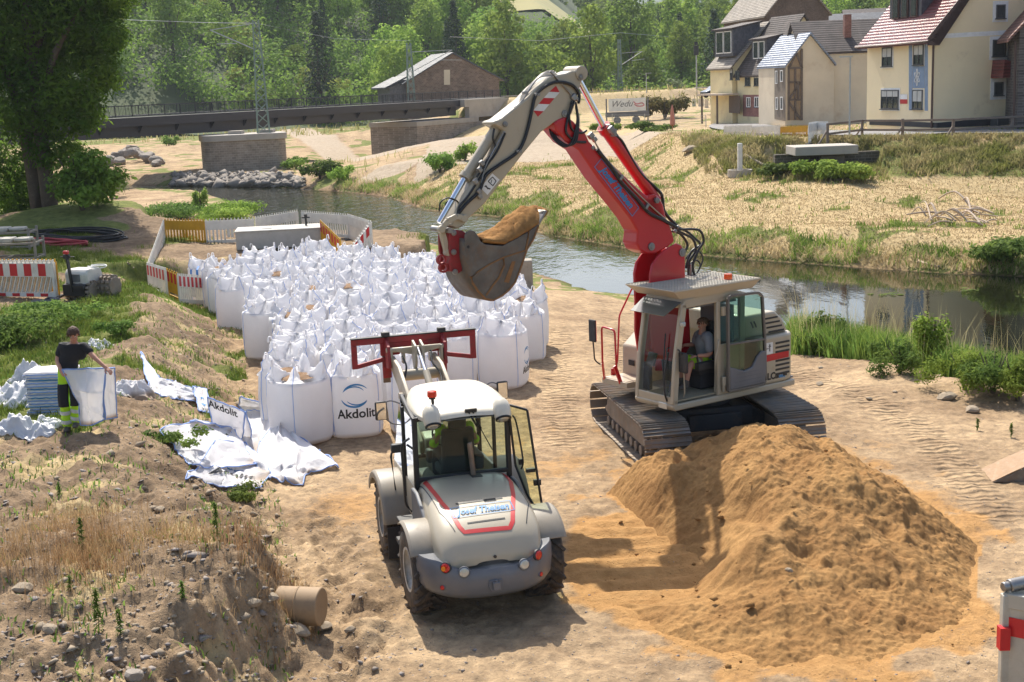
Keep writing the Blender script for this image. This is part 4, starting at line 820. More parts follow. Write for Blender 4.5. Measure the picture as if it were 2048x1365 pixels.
# hood: lofted sections
def hsec(y, hw, zt, zb, cx, k=3.2, n=24):
 P = []
 for i in range(n+1):
  t = math.pi*i/n; c, s = math.cos(t), math.sin(t); x = hw*math.copysign(abs(c)**(2/k), c); z = zb+(zt-zb)*abs(s)**(2/k); P.append((cx+x, y, z))
 return P
HS = [(1.12, .66, 1.44, .62, .0, 6), (.9, .675, 1.455, .62, 0, 7), (.5, .69, 1.45, .64, -.01, 6.5), (.1, .705, 1.415, .70, -.03, 6), (-.25, .71, 1.345, .76, -.05, 5.4), (-.5, .69, 1.24, .80, -.07, 4.6), (-.66, .64, 1.12, .81, -.09, 4), (-.74, .62, 1.00, .82, -.10, 3), (-.765, .52, .93, .825, -.10, 2.8), (-.772, .2, .87, .83, -.10, 2.4)]
b = MB(); b.grid([hsec(y, hw, zt, zb, cx, k) for y, hw, zt, zb, cx, k in HS]); hood_l = b.build('hood', M_CREAM, load, smooth=True, xf=XL, subsurf=1, angle=180)
def hoodz(x, y):
 ys = [h[0] for h in HS][::-1]; v = [float(np.interp(y, ys, [h[k] for h in HS][::-1])) for k in range(1, 6)]; hw, zt, zb, cx, k = v
 u = min(.999, abs((x-cx)/hw)); s = (1-u**k)**(1/k) if u < 1 else 0; return zb+(zt-zb)*s
from mathutils.bvhtree import BVHTree
bpy.context.view_layer.update(); _dg = bpy.context.evaluated_depsgraph_get(); _ev = hood_l.evaluated_get(_dg); _me = _ev.to_mesh(); _bvh = BVHTree.FromPolygons([v.co.copy() for v in _me.vertices], [tuple(p.vertices) for p in _me.polygons]); _ev.to_mesh_clear()
def hoodz(x, y):
 h_ = _bvh.ray_cast(lt(x, y, 3), Vector((0, 0, -1))); return h_[0].z if h_[0] is not None else .9
def hoodline(pts, wd, name, m, off=.006):
 b = MB(); rows = []; P = []
 for p, q in zip(pts, pts[1:]):
  L = math.hypot(q[0]-p[0], q[1]-p[1]); k = max(2, int(L/.04)); P += [(p[0]+(q[0]-p[0])*i/k, p[1]+(q[1]-p[1])*i/k) for i in range(k)]
 P.append(pts[-1])
 for i, p in enumerate(P):
  a = P[max(i-1, 0)]; c = P[min(i+1, len(P)-1)]; dx, dy = c[0]-a[0], c[1]-a[1]; L = math.hypot(dx, dy)+1e-9; nx, ny = -dy/L*wd/2, dx/L*wd/2; x0, y0, x1, y1 = p[0]+nx, p[1]+ny, p[0]-nx, p[1]-ny
  rows.append([(x0, y0, hoodz(x0, y0)+off), (p[0], p[1], hoodz(p[0], p[1])+off), (x1, y1, hoodz(x1, y1)+off)])
 b.grid(rows); return b.build(name, m, hood_l, smooth=True, xf=XL, angle=180)
hoodline([(-.54, 1.05), (-.54, .6), (-.52, .1), (-.43, -.47), (-.39, -.55), (.19, -.57), (.25, -.49), (.42, .05), (.53, .55), (.56, 1.05)], .055, 'stripe', M_RSTRIPE, .007)
hoodline([(-.36, .0), (.26, .01)], .035, 'vent_slot', M_BLACK); hoodline([(-.32, -.43), (.17, -.425)], .022, 'vent_slot', M_BLACK)
b = MB()
text_on('lettering', 'Josef Theisen', .125, lambda a, c: lt(a-.06, c*1.4-.21, hoodz(a-.06, c*1.4-.21)+.012), M_LBLUE, hood_l, .35, .0035)
for pts in (((-.46, -.31), (-.46, -.10), (.33, -.09), (.33, -.30), (-.46, -.31)),): hoodline(pts, .012, 'lettering_frame', M_LBLUE, .011)
hoodline([(-.60, 1.08), (-.60, -.1), (-.5, -.52)], .012, 'seam', M_DARK, .004); hoodline([(.60, 1.08), (.58, -.1), (.42, -.52)], .012, 'seam', M_DARK, .004)
b = MB(); b.cyl((-.07, -.775, .915), (-.07, -.79, .915), .02, n=16); b.build('hood_lock', M_DARK, hood_l, xf=XL)
# dark hood shoulders (side intake panels)
for s in (-1, 1):
 b = MB(); b.prism([(1.02, .82), (1.02, 1.36), (.75, 1.36), (.35, 1.20), (.05, .98), (.0, .84)], lambda y, z, t: (s*t+(-.02), y, z), .66, .715); b.build('side_grille', M_MGREY, hood_l, bevel=.015, xf=XL)
# bumper / counterweight wrapping round the tail
def bumper():
 rows = []; n = 44
 for i in range(n+1):
  t = -1+2*i/n; a = abs(t); x = .92*math.sin(t*math.pi/2)**1 if False else .90*math.copysign(1-(1-a)**1.0, t);
  ang = t*1.42; x = .91*math.sin(ang)/math.sin(1.42)*(.80+.20*min(1, a*1.3)); y = -.90+.78*(a**3.2); zt = .80+.13*float(sst(.30, .66, np.array(a)))-.05*float(sst(.9, 1, np.array(a))); zb = .42+.10*a**2
  cx = -.10; rows.append([(cx+x*.93, y+.17, zt-.005), (cx+x*.985, y+.03, zt), (cx+x, y, zt-.05), (cx+x*1.0, y-.012, (zt+zb)/2+.03), (cx+x*.985, y+.01, zb+.08), (cx+x*.95, y+.06, zb+.01), (cx+x*.88, y+.18, zb)])
 return rows
BR_ = bumper(); b = MB(); b.grid(BR_);
n_ = len(BR_); b.add([BR_[i][0] for i in range(n_)]+[(p[0][0]*.9, .2, p[0][2]) for p in BR_], [(i, i+1, n_+i+1, n_+i) for i in range(n_-1)])
b.add([BR_[i][-1] for i in range(n_)]+[(p[-1][0]*.9, .2, p[-1][2]) for p in BR_], [(i, i+1, n_+i+1, n_+i) for i in range(n_-1)])
bump_l = b.build('rear_bumper', M_GREY, load, smooth=True, xf=XL, angle=50)
def bsurf(x, z):
 """point and outward direction on the bumper face"""
 best = None
 for r in BR_:
  if best is None or abs(r[3][0]-x) < abs(best[0][3][0]-x): best = (r,)
 r = best[0]; zs = [p[2] for p in r[2:6]][::-1]; ysv = [p[1] for p in r[2:6]][::-1]; return float(np.interp(z, zs, ysv))
def blamp(x, z, r, m1, name, amber=False, rx=1.):
 y = bsurf(x, z); dy = (bsurf(x+.04, z)-bsurf(x-.04, z))/.08; nn = Vector((dy, -1, .12)).normalized(); c = Vector((x, y, z)); b = MB(); b.lathe([(r*1.22, -.02), (r*1.22, .008), (r*1.05, .014), (r, .006)], c, nn, 24); o = b.build(name, M_BLKP if rx == 1 else M_MGREY, bump_l, smooth=True, xf=XL)
 b = MB(); b.lathe([(r, .0), (r, .012), (r*.8, .022), (0, .026)], c, nn, 24); b.build('lens', m1, o, smooth=True, xf=XL)
 if amber: b = MB(); b.cyl(c+nn*.02+Vector((-.018, 0, -.008)), c+nn*.031+Vector((-.018, 0, -.008)), r*.5, n=16); b.build('indicator', M_AMB, o, xf=XL)
blamp(-.70, .86, .058, M_REDL, 'tail_light', True); blamp(.47, .875, .058, M_REDL, 'tail_light', True); blamp(-.49, .80, .06, M_LENS, 'rear_lamp', rx=0); blamp(.27, .80, .06, M_LENS, 'rear_lamp', rx=0)
blamp(-.74, .60, .03, M_REDL, 'reflector', rx=0); blamp(.50, .61, .03, M_REDL, 'reflector', rx=0)
b = MB(); yb = bsurf(-.11, .62)-.01; b.prism([(-.19, .67), (-.03, .67), (-.01, .60), (-.05, .52), (-.17, .52), (-.21, .60)], lambda x, z, t: (x, t, z), yb-.012, yb+.02); b.build('hitch_plate', M_MGREY, bump_l, bevel=.006, xf=XL)
b = MB(); b.box((-.11, yb-.03, .60), (.09, .05, .10)); b.cyl((-.11, yb-.035, .57), (-.11, yb-.035, .68), .014); b.build('tow_hitch', M_GREY, bump_l, bevel=.008, xf=XL)
# fenders
def fender(cx, cy, w_, m, a0, a1, R_=.66, name='fender', r0=.60, wrap=.10):
 rows = []
 for i in range(15):
  a = a0+(a1-a0)*i/14; c, s = math.cos(a), math.sin(a); rows.append([(cx-w_/2, cy+c*(R_-.02), .56+s*(R_-.02)), (cx-w_/2+.03, cy+c*R_, .56+s*R_), (cx+w_/2-.03, cy+c*R_, .56+s*R_), (cx+w_/2, cy+c*(R_-.02), .56+s*(R_-.02)), (cx+(w_/2), cy+c*(R_-wrap), .56+s*(R_-wrap))] if cx > 0 else [(cx+w_/2, cy+c*(R_-.02), .56+s*(R_-.02)), (cx+w_/2-.03, cy+c*R_, .56+s*R_), (cx-w_/2+.03, cy+c*R_, .56+s*R_), (cx-w_/2, cy+c*(R_-.02), .56+s*(R_-.02)), (cx-w_/2, cy+c*(R_-wrap), .56+s*(R_-wrap))])
 b = MB(); b.grid(rows); return b.build(name, m, load, smooth=True, solid=.02, xf=XL, angle=40, bevel=.012)
MF = mat('fender_grey', '8f8576', .5, dirt=(.32, .25, .17), damt=.3, dscale=3)
fender(-.86, .12, .36, MF, math.radians(146), math.radians(60), R_=.62, wrap=.03); fender(.80, .12, .36, MF, math.radians(146), math.radians(60), R_=.62, wrap=.03)
for cx in (-.76, .88):
 fender(cx, 2.35, .48, MF, math.radians(172), math.radians(30), R_=.68)
 b = MB(); b.add([(cx-.22, 2.35-.70, .62), (cx+.22, 2.35-.70, .62), (cx+.22, 2.35-.72, .18), (cx-.22, 2.35-.72, .18)], [(0, 1, 2, 3)]); b.build('mud_flap', M_BLKP, load, solid=.02, xf=XL)
# cab
CB = MB(); cx0, cx1 = -.64, .66; yr, yf = 1.08, 2.72
for x, s in ((cx0, -1), (cx1, 1)):
 CB.bar((x, yr, .80), (x-.01*s, yr, 2.30), .07, .07, (0, 1, 0)); CB.bar((x, yf, .8), (x-.10*s+.04, yf-.22, 2.30), .06, .07, (0, 1, 0)); CB.bar((x, yr, 2.28), (x-.08*s+.04, yf-.22, 2.28), .06, .05); CB.bar((x, 1.85, .8), (x, 1.85, 2.28), .05, .06, (0, 1, 0))
CB.bar((cx0, yr, 1.44), (cx1, yr, 1.44), .07, .06, (0, 0, 1)); CB.bar((cx0, yr, 2.27), (cx1, yr, 2.27), .06, .06, (0, 0, 1)); CB.bar((cx0, yf, 1.3), (cx1, yf, 1.3), .06, .06, (0, 0, 1))
cabl = CB.build('cab_frame', M_BLACK, load, bevel=.015, xf=XL)
b = MB(); b.box((cx0+.02, 1.9, 1.05), (.05, 1.6, .5)); b.box((cx1-.02, 2.3, 1.05), (.05, .85, .5)); b.box((0, 1.9, .86), (1.2, 1.6, .06)); b.box((0, 2.74, 1.1), (1.2, .05, .4)); b.build('lower_panel', M_CREAM, cabl, bevel=.015, xf=XL)
g = MB(); g.add([(cx0+.03, yr-.01, 1.46), (cx1-.03, yr-.01, 1.46), (cx1-.04, yr-.01, 2.26), (cx0+.04, yr-.01, 2.26)], [(0, 1, 2, 3)]); g.build('rear_window', glassmat('rear_glass', (.55, .70, .58), .1), cabl, xf=XL)
g = MB(); g.add([(cx0, yr+.04, 1.3), (cx0, 1.82, 1.3), (cx0, 1.82, 2.25), (cx0, yr+.04, 2.25)], [(0, 1, 2, 3)]); g.add([(cx0, 1.88, 1.3), (cx0, yf-.03, 1.3), (cx0+.09, yf-.2, 2.25), (cx0, 1.88, 2.25)], [(0, 1, 2, 3)]); g.build('side_window', M_GLASS, cabl, xf=XL)
g = MB(); g.add([(cx0+.03, yf, 1.33), (cx1-.03, yf, 1.33), (cx1-.08, yf-.2, 2.26), (cx0+.12, yf-.2, 2.26)], [(0, 1, 2, 3)]); g.build('windscreen', M_GLASS, cabl, xf=XL)
# roof
def rsec(y, hw, zt, cx): return [(cx-hw, y, 2.28), (cx-hw-.01, y, 2.33), (cx-hw+.05, y, zt-.02), (cx-hw*.5, y, zt), (cx, y, zt+.008), (cx+hw*.5, y, zt), (cx+hw-.05, y, zt-.02), (cx+hw+.01, y, 2.33), (cx+hw, y, 2.28)]
RS = [(.80, .42, 2.31, .03), (.82, .52, 2.36, .03), (.90, .60, 2.40, .04), (1.2, .66, 2.43, .05), (1.8, .67, 2.45, .08), (2.3, .60, 2.44, .12), (2.6, .52, 2.42, .15), (2.72, .44, 2.38, .16), (2.74, .38, 2.31, .16)]
b = MB(); b.grid([rsec(*r) for r in RS]); rl = [rsec(*r) for r in RS]; b.add([r[0] for r in rl]+[r[-1] for r in rl], [(i, i+1, len(rl)+i+1, len(rl)+i) for i in range(len(rl)-1)])
rooff = b.build('cab_roof', mat('roof_white', 'd9d0bd', .4, dirt=(.55, .45, .3), damt=.15, coat=.2), cabl, smooth=True, xf=XL, angle=50, subsurf=1)
for x in (-.44, .52):
 b = MB(); b.lathe([(0, .13), (.07, .12), (.11, .06), (.12, -.02), (.115, -.12), (.105, -.15), (.09, -.15)], (x, .86, 2.37), (-.0, .45, .62), 22); o = b.build('lamp_housing', MATS['roof_white'], rooff, smooth=True, xf=XL)
 b = MB(); b.lathe([(.108, 0), (.108, .016), (.088, .022)], (x, .86-.092, 2.37-.125), (0, -.45, -.62), 22); b.build('lamp_ring', M_BLACK, o, smooth=True, xf=XL); b = MB(); b.lathe([(.088, .0), (.06, .03), (0, .036)], (x, .86-.092, 2.37-.125), (0, -.45, -.62), 22); b.build('lens', M_LENS, o, smooth=True, xf=XL)
b = MB(); b.tube([(-.38, 1.0, 2.38), (-.38, 1.0, 2.50), (-.385, 1.0, 2.56)], .022); b.cyl((-.385, 1.0, 2.55), (-.385, 1.0, 2.58), .045); bs = b.build('beacon_stem', M_BLACK, rooff, smooth=True, xf=XL)
b = MB(); b.lathe([(0, 0), (.062, 0), (.066, .02), (.062, .075), (0, .085)], (-.385, 1.0, 2.58), (0, 0, 1), 18); b.build('beacon', mat('beacon_red', (.75, .05, .02), .2, coat=.6, transl=.25), bs, smooth=True, xf=XL)
b = MB(); b.box((.09, .82, 2.385), (.16, .04, .045)); b.bar((.05, .80, 2.38), (.20, .96, 2.12), .02); b.bar((.11, .80, 2.38), (.26, .98, 2.08), .02); b.bar((.2, 1.03, 2.2), (.42, 1.035, 1.75), .012); b.build('wiper', M_BLACK, rooff, xf=XL)
# exhaust
b = MB(); b.tube(smoothpath([(.13, .95, 1.38), (.115, .95, 1.5), (.09, .95, 1.85), (.085, .955, 1.90)]), .036, 14); ex = b.build('exhaust', mat('exhaust_pipe', (.28, .22, .18), .4, .7, dirt=(.12, .07, .04), damt=.4), load, smooth=True, xf=XL, angle=180)
b = MB(); b.cyl((.085, .955, 1.895), (.085, .955, 1.906), .030); b.build('exhaust_mouth', M_BLACK, ex, xf=XL); b = MB(); b.box((.15, .93, 1.452), (.15, .17, .012)); b.build('exhaust_collar', M_BLACK, ex, bevel=.02, xf=XL)
# interior
b = MB(); b.box((.05, 1.75, 1.35), (.5, .46, .14)); b.box((.05, 1.52, 1.68), (.46, .12, .62), Matrix.Rotation(.1, 3, 'X')); b.box((.05, 1.5, 2.05), (.26, .09, .16)); b.build('seat', M_SEAT, cabl, bevel=.05, seg=3, xf=XL)
b = MB(); b.tube([(.05+.19*math.cos(a), 2.28+.07*math.sin(a), 1.72+.17*math.sin(a)) for a in np.linspace(0, 2*math.pi, 22)], .013); b.cyl((.05, 2.28, 1.72), (.05, 2.42, 1.3), .02); b.bar((-.14, 2.28, 1.72), (.24, 2.28, 1.72), .02); b.build('steering_wheel', M_BLACK, cabl, smooth=True, xf=XL)
b = MB(); b.box((.36, 1.8, 1.45), (.14, .5, .22)); b.box((.05, 2.5, 1.35), (.5, .16, .2)); b.box((-.38, 1.7, 1.2), (.2, .5, .3)); b.build('console', M_DARK, cabl, bevel=.03, xf=XL)
# open door on the right
D = [Vector(p) for p in ((.66, 1.02, 2.36), (.88, .86, 2.30), (1.03, .78, .86), (.99, .84, .82), (.86, .96, 1.10), (.74, 1.06, 1.5))]
b = MB();
for p, q in zip(D, D[1:]+D[:1]): b.bar(p, q, .03, .03)
dr2 = b.build('cab_door', M_BLACK, load, bevel=.006, xf=XL); b = MB(); b.add(D, [tuple(range(6))]); b.build('window', glassmat('door_glass', (.72, .80, .60), .35), dr2, xf=XL)
b = MB(); b.tube(smoothpath([(.72, 1.04, 2.2), (.76, 1.0, 2.1), (.82, .95, 1.6), (.80, .98, 1.45)]), .013); b.box((.90, .88, 1.45), (.12, .06, .05)); b.box((.98, .84, 1.28), (.10, .05, .08)); b.box((.80, 1.0, 1.55), (.05, .05, .08)); b.build('door_handle', M_BLACK, dr2, bevel=.008, xf=XL)
# left side: handrail, steps, mirror
b = MB(); b.tube(rnd([(-.72, 1.1, 1.0), (-.80, 1.1, 1.1), (-.82, 1.1, 1.95), (-.70, 1.1, 2.02)], .05), .016, 8); b.build('handrail', M_BLACK, load, smooth=True, xf=XL); b = MB(); b.tube(rnd([(-.78, 1.9, 1.0), (-.82, 1.95, 1.6), (-.70, 1.95, 1.7)], .05), .016, 8); b.build('handrail', M_BLACK, load, smooth=True, xf=XL)
b = MB(); b.box((-.76, 1.2, .55), (.3, .4, .05)); b.box((-.78, 1.2, .85), (.22, .36, .04)); b.bar((-.66, 1.02, .3), (-.66, 1.02, 1.1), .03, .05); b.build('step', M_BLKP, load, bevel=.01, xf=XL)
for x0, x1, y, z in ((-.62, -.90, 2.1, 2.20), (.70, 1.0, 2.6, 2.2)):
 b = MB(); b.box((x1, y-.04, z), (.17, .06, .27)); o = b.build('mirror', M_BLKP, load, bevel=.025, xf=XL); b = MB(); b.box((x1, y-.073, z), (.135, .006, .235)); b.build('mirror_glass', M_MIRROR, o, xf=XL)
 b = MB(); b.tube(smoothpath([(x0, y-.1, z+.08), ((x0+x1)/2, y, z+.12), (x1, y, z+.06)]), .010); b.tube(smoothpath([(x0, y-.1, z-.22), ((x0+x1)/2, y, z-.2), (x1, y, z-.05)]), .010); b.build('mirror_arm', M_GREY, o, smooth=True, xf=XL)
b = MB(); b.box((-.80, 1.55, 1.78), (.16, .10, .12)); b.build('work_lamp', M_BLKP, load, bevel=.02, xf=XL)
# lifting gear
FC = .18; FYP = 4.9; FZ = 2.23
for s in (-1, 1):
 x = FC-.05+s*.34; b = MB(); b.prism([(2.75, .95), (2.75, 1.5), (3.5, 2.02), (4.2, 2.35), (4.75, 2.42), (4.82, 2.2), (4.3, 2.02), (3.6, 1.62), (3.1, 1.05)], lambda y, z, t: (t, y, z), x-.03, x+.03); b.build('lift_arm', M_CREAM, load, bevel=.012, xf=XL)
 b = MB(); b.cyl((x, 2.9, .8), (x, 3.7, 1.5), .05); b.build('lift_cylinder', M_CREAM, load, xf=XL, smooth=True)
b = MB(); b.cyl((FC-.42, 4.4, 2.16), (FC+.32, 4.4, 2.16), .09, n=20); b.cyl((FC-.48, 3.9, 1.95), (FC+.38, 3.9, 1.95), .05, n=16); b.build('cross_tube', M_CREAM, load, xf=XL, smooth=True)
b = MB(); b.prism([(2.7, .9), (2.7, 1.55), (3.0, 1.6), (3.25, 1.1), (3.3, .8)], lambda y, z, t: (t, y, z), FC-.35, FC+.3); b.build('front_frame', M_CREAM, load, bevel=.03, xf=XL)
b = MB(); b.cyl((FC-.02, 3.1, 1.7), (FC-.02, 3.95, 2.28), .055, n=16); o = b.build('tilt_cylinder', M_CREAM, load, xf=XL, smooth=True); b = MB(); b.cyl((FC-.02, 3.95, 2.28), (FC-.02, 4.5, 2.55), .034, n=16); b.build('piston_rod', M_CHROME, o, xf=XL, smooth=True)
b = MB(); b.prism([(4.35, 2.35), (4.35, 2.62), (4.6, 2.68), (4.65, 2.4), (4.5, 2.15)], lambda y, z, t: (t, y, z), FC-.10, FC-.06); b.prism([(4.35, 2.35), (4.35, 2.62), (4.6, 2.68), (4.65, 2.4), (4.5, 2.15)], lambda y, z, t: (t, y, z), FC+.02, FC+.06)
b.build('tilt_lever', M_CREAM, load, bevel=.01, xf=XL)
b = MB(); b.cyl((FC-.50, 4.70, 2.52), (FC+.48, 4.70, 2.52), .04, n=16); b.prism([(FC-.36, 2.56), (FC+.36, 2.56), (FC+.36, 2.5), (FC+.12, 2.44), (FC-.12, 2.44), (FC-.36, 2.5)], lambda x, z, t: (x, t, z), 4.64, 4.68)
for x in (-.42, -.22, .22, .40): b.box((FC+x, 4.72, 2.42), (.045, .14, .26))
b.build('coupler_frame', M_CREAM, load, bevel=.012, xf=XL)
cf_ = MB(); zt, zb_ = 2.70, 2.22; x0, x1 = FC-1.02, FC+1.03
for (a, b1, c, d_) in ((x0, x1, zt-.10, zt), (x0, x0+.09, zb_, zt-.10), (x1-.09, x1, zb_, zt-.10)): cf_.prism([(a, c), (b1, c), (b1, d_), (a, d_)], lambda x, z, t: (x, t, z), FYP, FYP+.06)
cf_.prism([(x0+.09, zb_), (FC-.42, zb_+.10), (FC-.42, zb_+.17), (x0+.09, zb_+.07)], lambda x, z, t: (x, t, z), FYP, FYP+.06); cf_.prism([(x1-.09, zb_), (FC+.42, zb_+.10), (FC+.42, zb_+.17), (x1-.09, zb_+.07)], lambda x, z, t: (x, t, z), FYP, FYP+.06)
cf_.prism([(FC-.55, zt-.30), (FC-.25, zt-.30), (FC-.17, zt-.20), (FC+.17, zt-.20), (FC+.25, zt-.30), (FC+.55, zt-.30), (FC+.55, zt-.10), (FC-.55, zt-.10)], lambda x, z, t: (x, t, z), FYP, FYP+.06)
for x in (-.46, .46): cf_.prism([(4.62, zb_+.02), (4.9, zb_-.02), (4.9, zt+.0), (4.66, zt-.12)], lambda y, z, t: (t, y, z), FC+x-.025, FC+x+.025); cf_.box((FC+x, FYP+.02, zb_-.02), (.14, .05, .34))
lf = cf_.build('lifting_frame', M_DRED, load, bevel=.008, xf=XL)
b = MB(); b.box(((x0+x1)/2, FYP+.03, zt+.010), (x1-x0+.02, .10, .02));
for x in (-.46, .46): b.box((FC+x, FYP+.0, zt+.05), (.13, .10, .07))
b.build('carriage_rail', M_DARK, lf, bevel=.006, xf=XL)
for x in (-.46, .46):
 b = MB(); b.prism([(FYP+.06, zb_-.28), (FYP+.10, zb_-.28), (FYP+.10, zb_+.2), (FYP+.06, zb_+.2)], lambda y, z, t: (t, y, z), FC+x-.06, FC+x+.06); b.build('fork_shank', mat('fork_brown', (.2, .15, .11), .5, .4, dirt=(.2, .1, .05)), lf, bevel=.008, xf=XL)
b = MB(); b.tube(smoothpath([(FC-.28, 4.5, 2.45), (FC-.25, 4.35, 2.3), (FC-.33, 4.2, 2.1), (FC-.36, 3.9, 2.0)]), .016); b.build('hose', M_BLACK, load, smooth=True, xf=XL); b = MB(); b.tube(smoothpath([(FC+.18, 4.5, 2.5), (FC+.16, 4.3, 2.35), (FC+.24, 4.1, 2.2), (FC+.2, 3.8, 2.0)]), .016); b.build('hose', M_BLACK, load, smooth=True, xf=XL)
# ------------------------------------------------------------------ people
M_SKIN = mat('skin', (.50, .25, .17), .55, var=.1); M_HAIR1 = mat('hair_brown', (.075, .035, .018), .7, var=.4, bump=.5, bscale=60); M_HAIR2 = mat('hair_fair', (.20, .11, .06), .7, var=.3)
M_HIVIS = mat('hivis_yellow', (.42, .72, .02), .75, dirt=(.16, .25, .03), damt=.2, dscale=8); M_BLKCL = mat('black_cloth', (.012, .013, .018), .85); M_GREYCL = mat('grey_cloth', (.22, .24, .27), .85); M_SILVER = mat('reflective_band', (.55, .56, .55), .4, dirt=(.35, .3, .22), damt=.3); M_BOOT = mat('boot', (.09, .08, .07), .8, dirt=(.25, .2, .14), damt=.5)
def ell(b, c, r, R=None, n=12, m=9):
 c = Vector(c); o = len(b.v); P = []
 for i in range(m+1):
  ph = math.pi*i/m; row = []
  for j in range(n):
   th = 2*math.pi*j/n; p = Vector((r[0]*math.sin(ph)*math.cos(th), r[1]*math.sin(ph)*math.sin(th), r[2]*math.cos(ph))); row.append(c+((R @ p) if R else p))
  row.append(row[0]); P.append(row)
 b.grid(P)
def limb(b, pts, rr, n=10): P = smoothpath(pts, 4); R_ = list(np.interp(np.linspace(0, 1, len(P)), np.linspace(0, 1, len(rr)), rr)); b.tube(P, 0, n, R_); ell(b, P[0], (R_[0],)*3); ell(b, P[-1], (R_[-1],)*3)
def loftb(b, secs, n=16):
 rows = []
 for c, hx, hy, ax in secs:
  c = Vector(c); ax = Vector(ax).normalized(); ay = Vector((-ax.y, ax.x, 0)).normalized(); rows.append([c+ax*hx*math.cos(2*math.pi*k/n)+ay*hy*math.sin(2*math.pi*k/n) for k in range(n)])
 o = len(b.v); b.grid([r+[r[0]] for r in rows]); b.add(rows[0], [tuple(range(n-1, -1, -1))]); b.add(rows[-1], [tuple(range(n))])
def remesh(o, vox, sm=4): m = o.modifiers.new('remesh', 'REMESH'); m.mode = 'VOXEL'; m.voxel_size = vox; m.use_smooth_shade = True; s = o.modifiers.new('smooth', 'SMOOTH'); s.iterations = sm; s.factor = .5; return o
def hand(b, wrist, d, palm_n, curl=.5, s=1., mirror=1):
 """palm with four fingers and a side thumb; d along the hand, palm_n out of the palm"""
 w_ = Vector(wrist); d = Vector(d).normalized(); nn = Vector(palm_n); nn = (nn-d*nn.dot(d)).normalized(); sd = d.cross(nn)*mirror
 for t in np.linspace(0, 1, 5): c = w_+d*(.02+.07*t)*s; ell(b, c, (.016*s,)*3, None, 8, 6); ell(b, c+sd*.022*s, (.016*s,)*3, None, 8, 6); ell(b, c-sd*.022*s, (.015*s,)*3, None, 8, 6)
 for k, (off, L) in enumerate(((-.031, .070), (-.011, .080), (.010, .076), (.030, .060))):
  p = w_+(d*.088+sd*off)*s; dirv = d.copy(); P = [p-d*.02*s]
  for q in range(3): P.append(P[-1]+dirv*L*s*(.45, .33, .27)[q]+(d*.02*s if q == 0 else Vector())); dirv = (dirv+nn*curl*(.8+.1*k)).normalized()
  b.tube(P, 0, 7, [.0098*s, .0096*s, .0088*s, .0075*s]); ell(b, P[-1], (.0076*s,)*3, None, 7, 5)
 p = w_+(d*.025-sd*.030)*s; P = [p, p+(d*.022-sd*.022+nn*.008)*s, p+(d*.046-sd*.030+nn*.02)*s, p+(d*.068-sd*.026+nn*.032)*s]; b.tube(P, 0, 7, [.013*s, .0115*s, .0105*s, .009*s]); ell(b, P[-1], (.009*s,)*3, None, 7, 5)
def head(b, c, f, up, s=1.):
 """c centre of the skull, f the facing direction; returns the rotation"""
 f = Vector(f).normalized(); up = Vector(up); sd = f.cross(up).normalized(); up = sd.cross(f).normalized(); R = Matrix((sd, f, up)).transposed(); c = Vector(c); q = lambda x, y, z: c+R @ Vector((x, y, z))*s
 ell(b, q(0, -.008, .025), (.076*s, .094*s, .088*s), R, 16, 12); ell(b, q(0, .022, -.045), (.058*s, .062*s, .072*s), R, 14, 10); ell(b, q(0, .060, -.088), (.026*s, .024*s, .022*s), R)
 b.tube([q(0, .083, .012), q(0, .106, -.020), q(0, .100, -.036)], 0, 8, [.009*s, .014*s, .015*s]); ell(b, q(0, .104, -.028), (.015*s, .014*s, .012*s), R)
 for x in (-1, 1): ell(b, q(x*.026, .080, .022), (.024*s, .010*s, .008*s), R, 8, 6); ell(b, q(x*.040, .058, -.030), (.022*s, .020*s, .022*s), R, 8, 6); ell(b, q(x*.077, -.004, -.010), (.010*s, .020*s, .030*s), R, 10, 8)
 ell(b, q(0, .082, -.060), (.022*s, .012*s, .007*s), R, 8, 6); ell(b, q(0, .080, -.069), (.018*s, .011*s, .007*s), R, 8, 6)
 return R, c
def face(par, R, c, s=1., off=Vector((0, 0, 0))):
 q = lambda x, y, z: c+R @ Vector((x, y, z))*s-off
 for x in (-1, 1):
  b = MB(); ell(b, q(x*.029, .083, .004), (.011*s, .007*s, .007*s), R); e = b.build('eye', M_WHITE, par, smooth=True, angle=180); b = MB(); ell(b, q(x*.029, .088, .003), (.005*s, .004*s, .005*s), R); b.build('pupil', M_INK, e, smooth=True, angle=180)
 b = MB(); ell(b, q(0, .0925, -.0645), (.019*s, .003*s, .003*s), R); b.build('mouth', mat('lip', (.32, .10, .08), .5), par, smooth=True, angle=180)
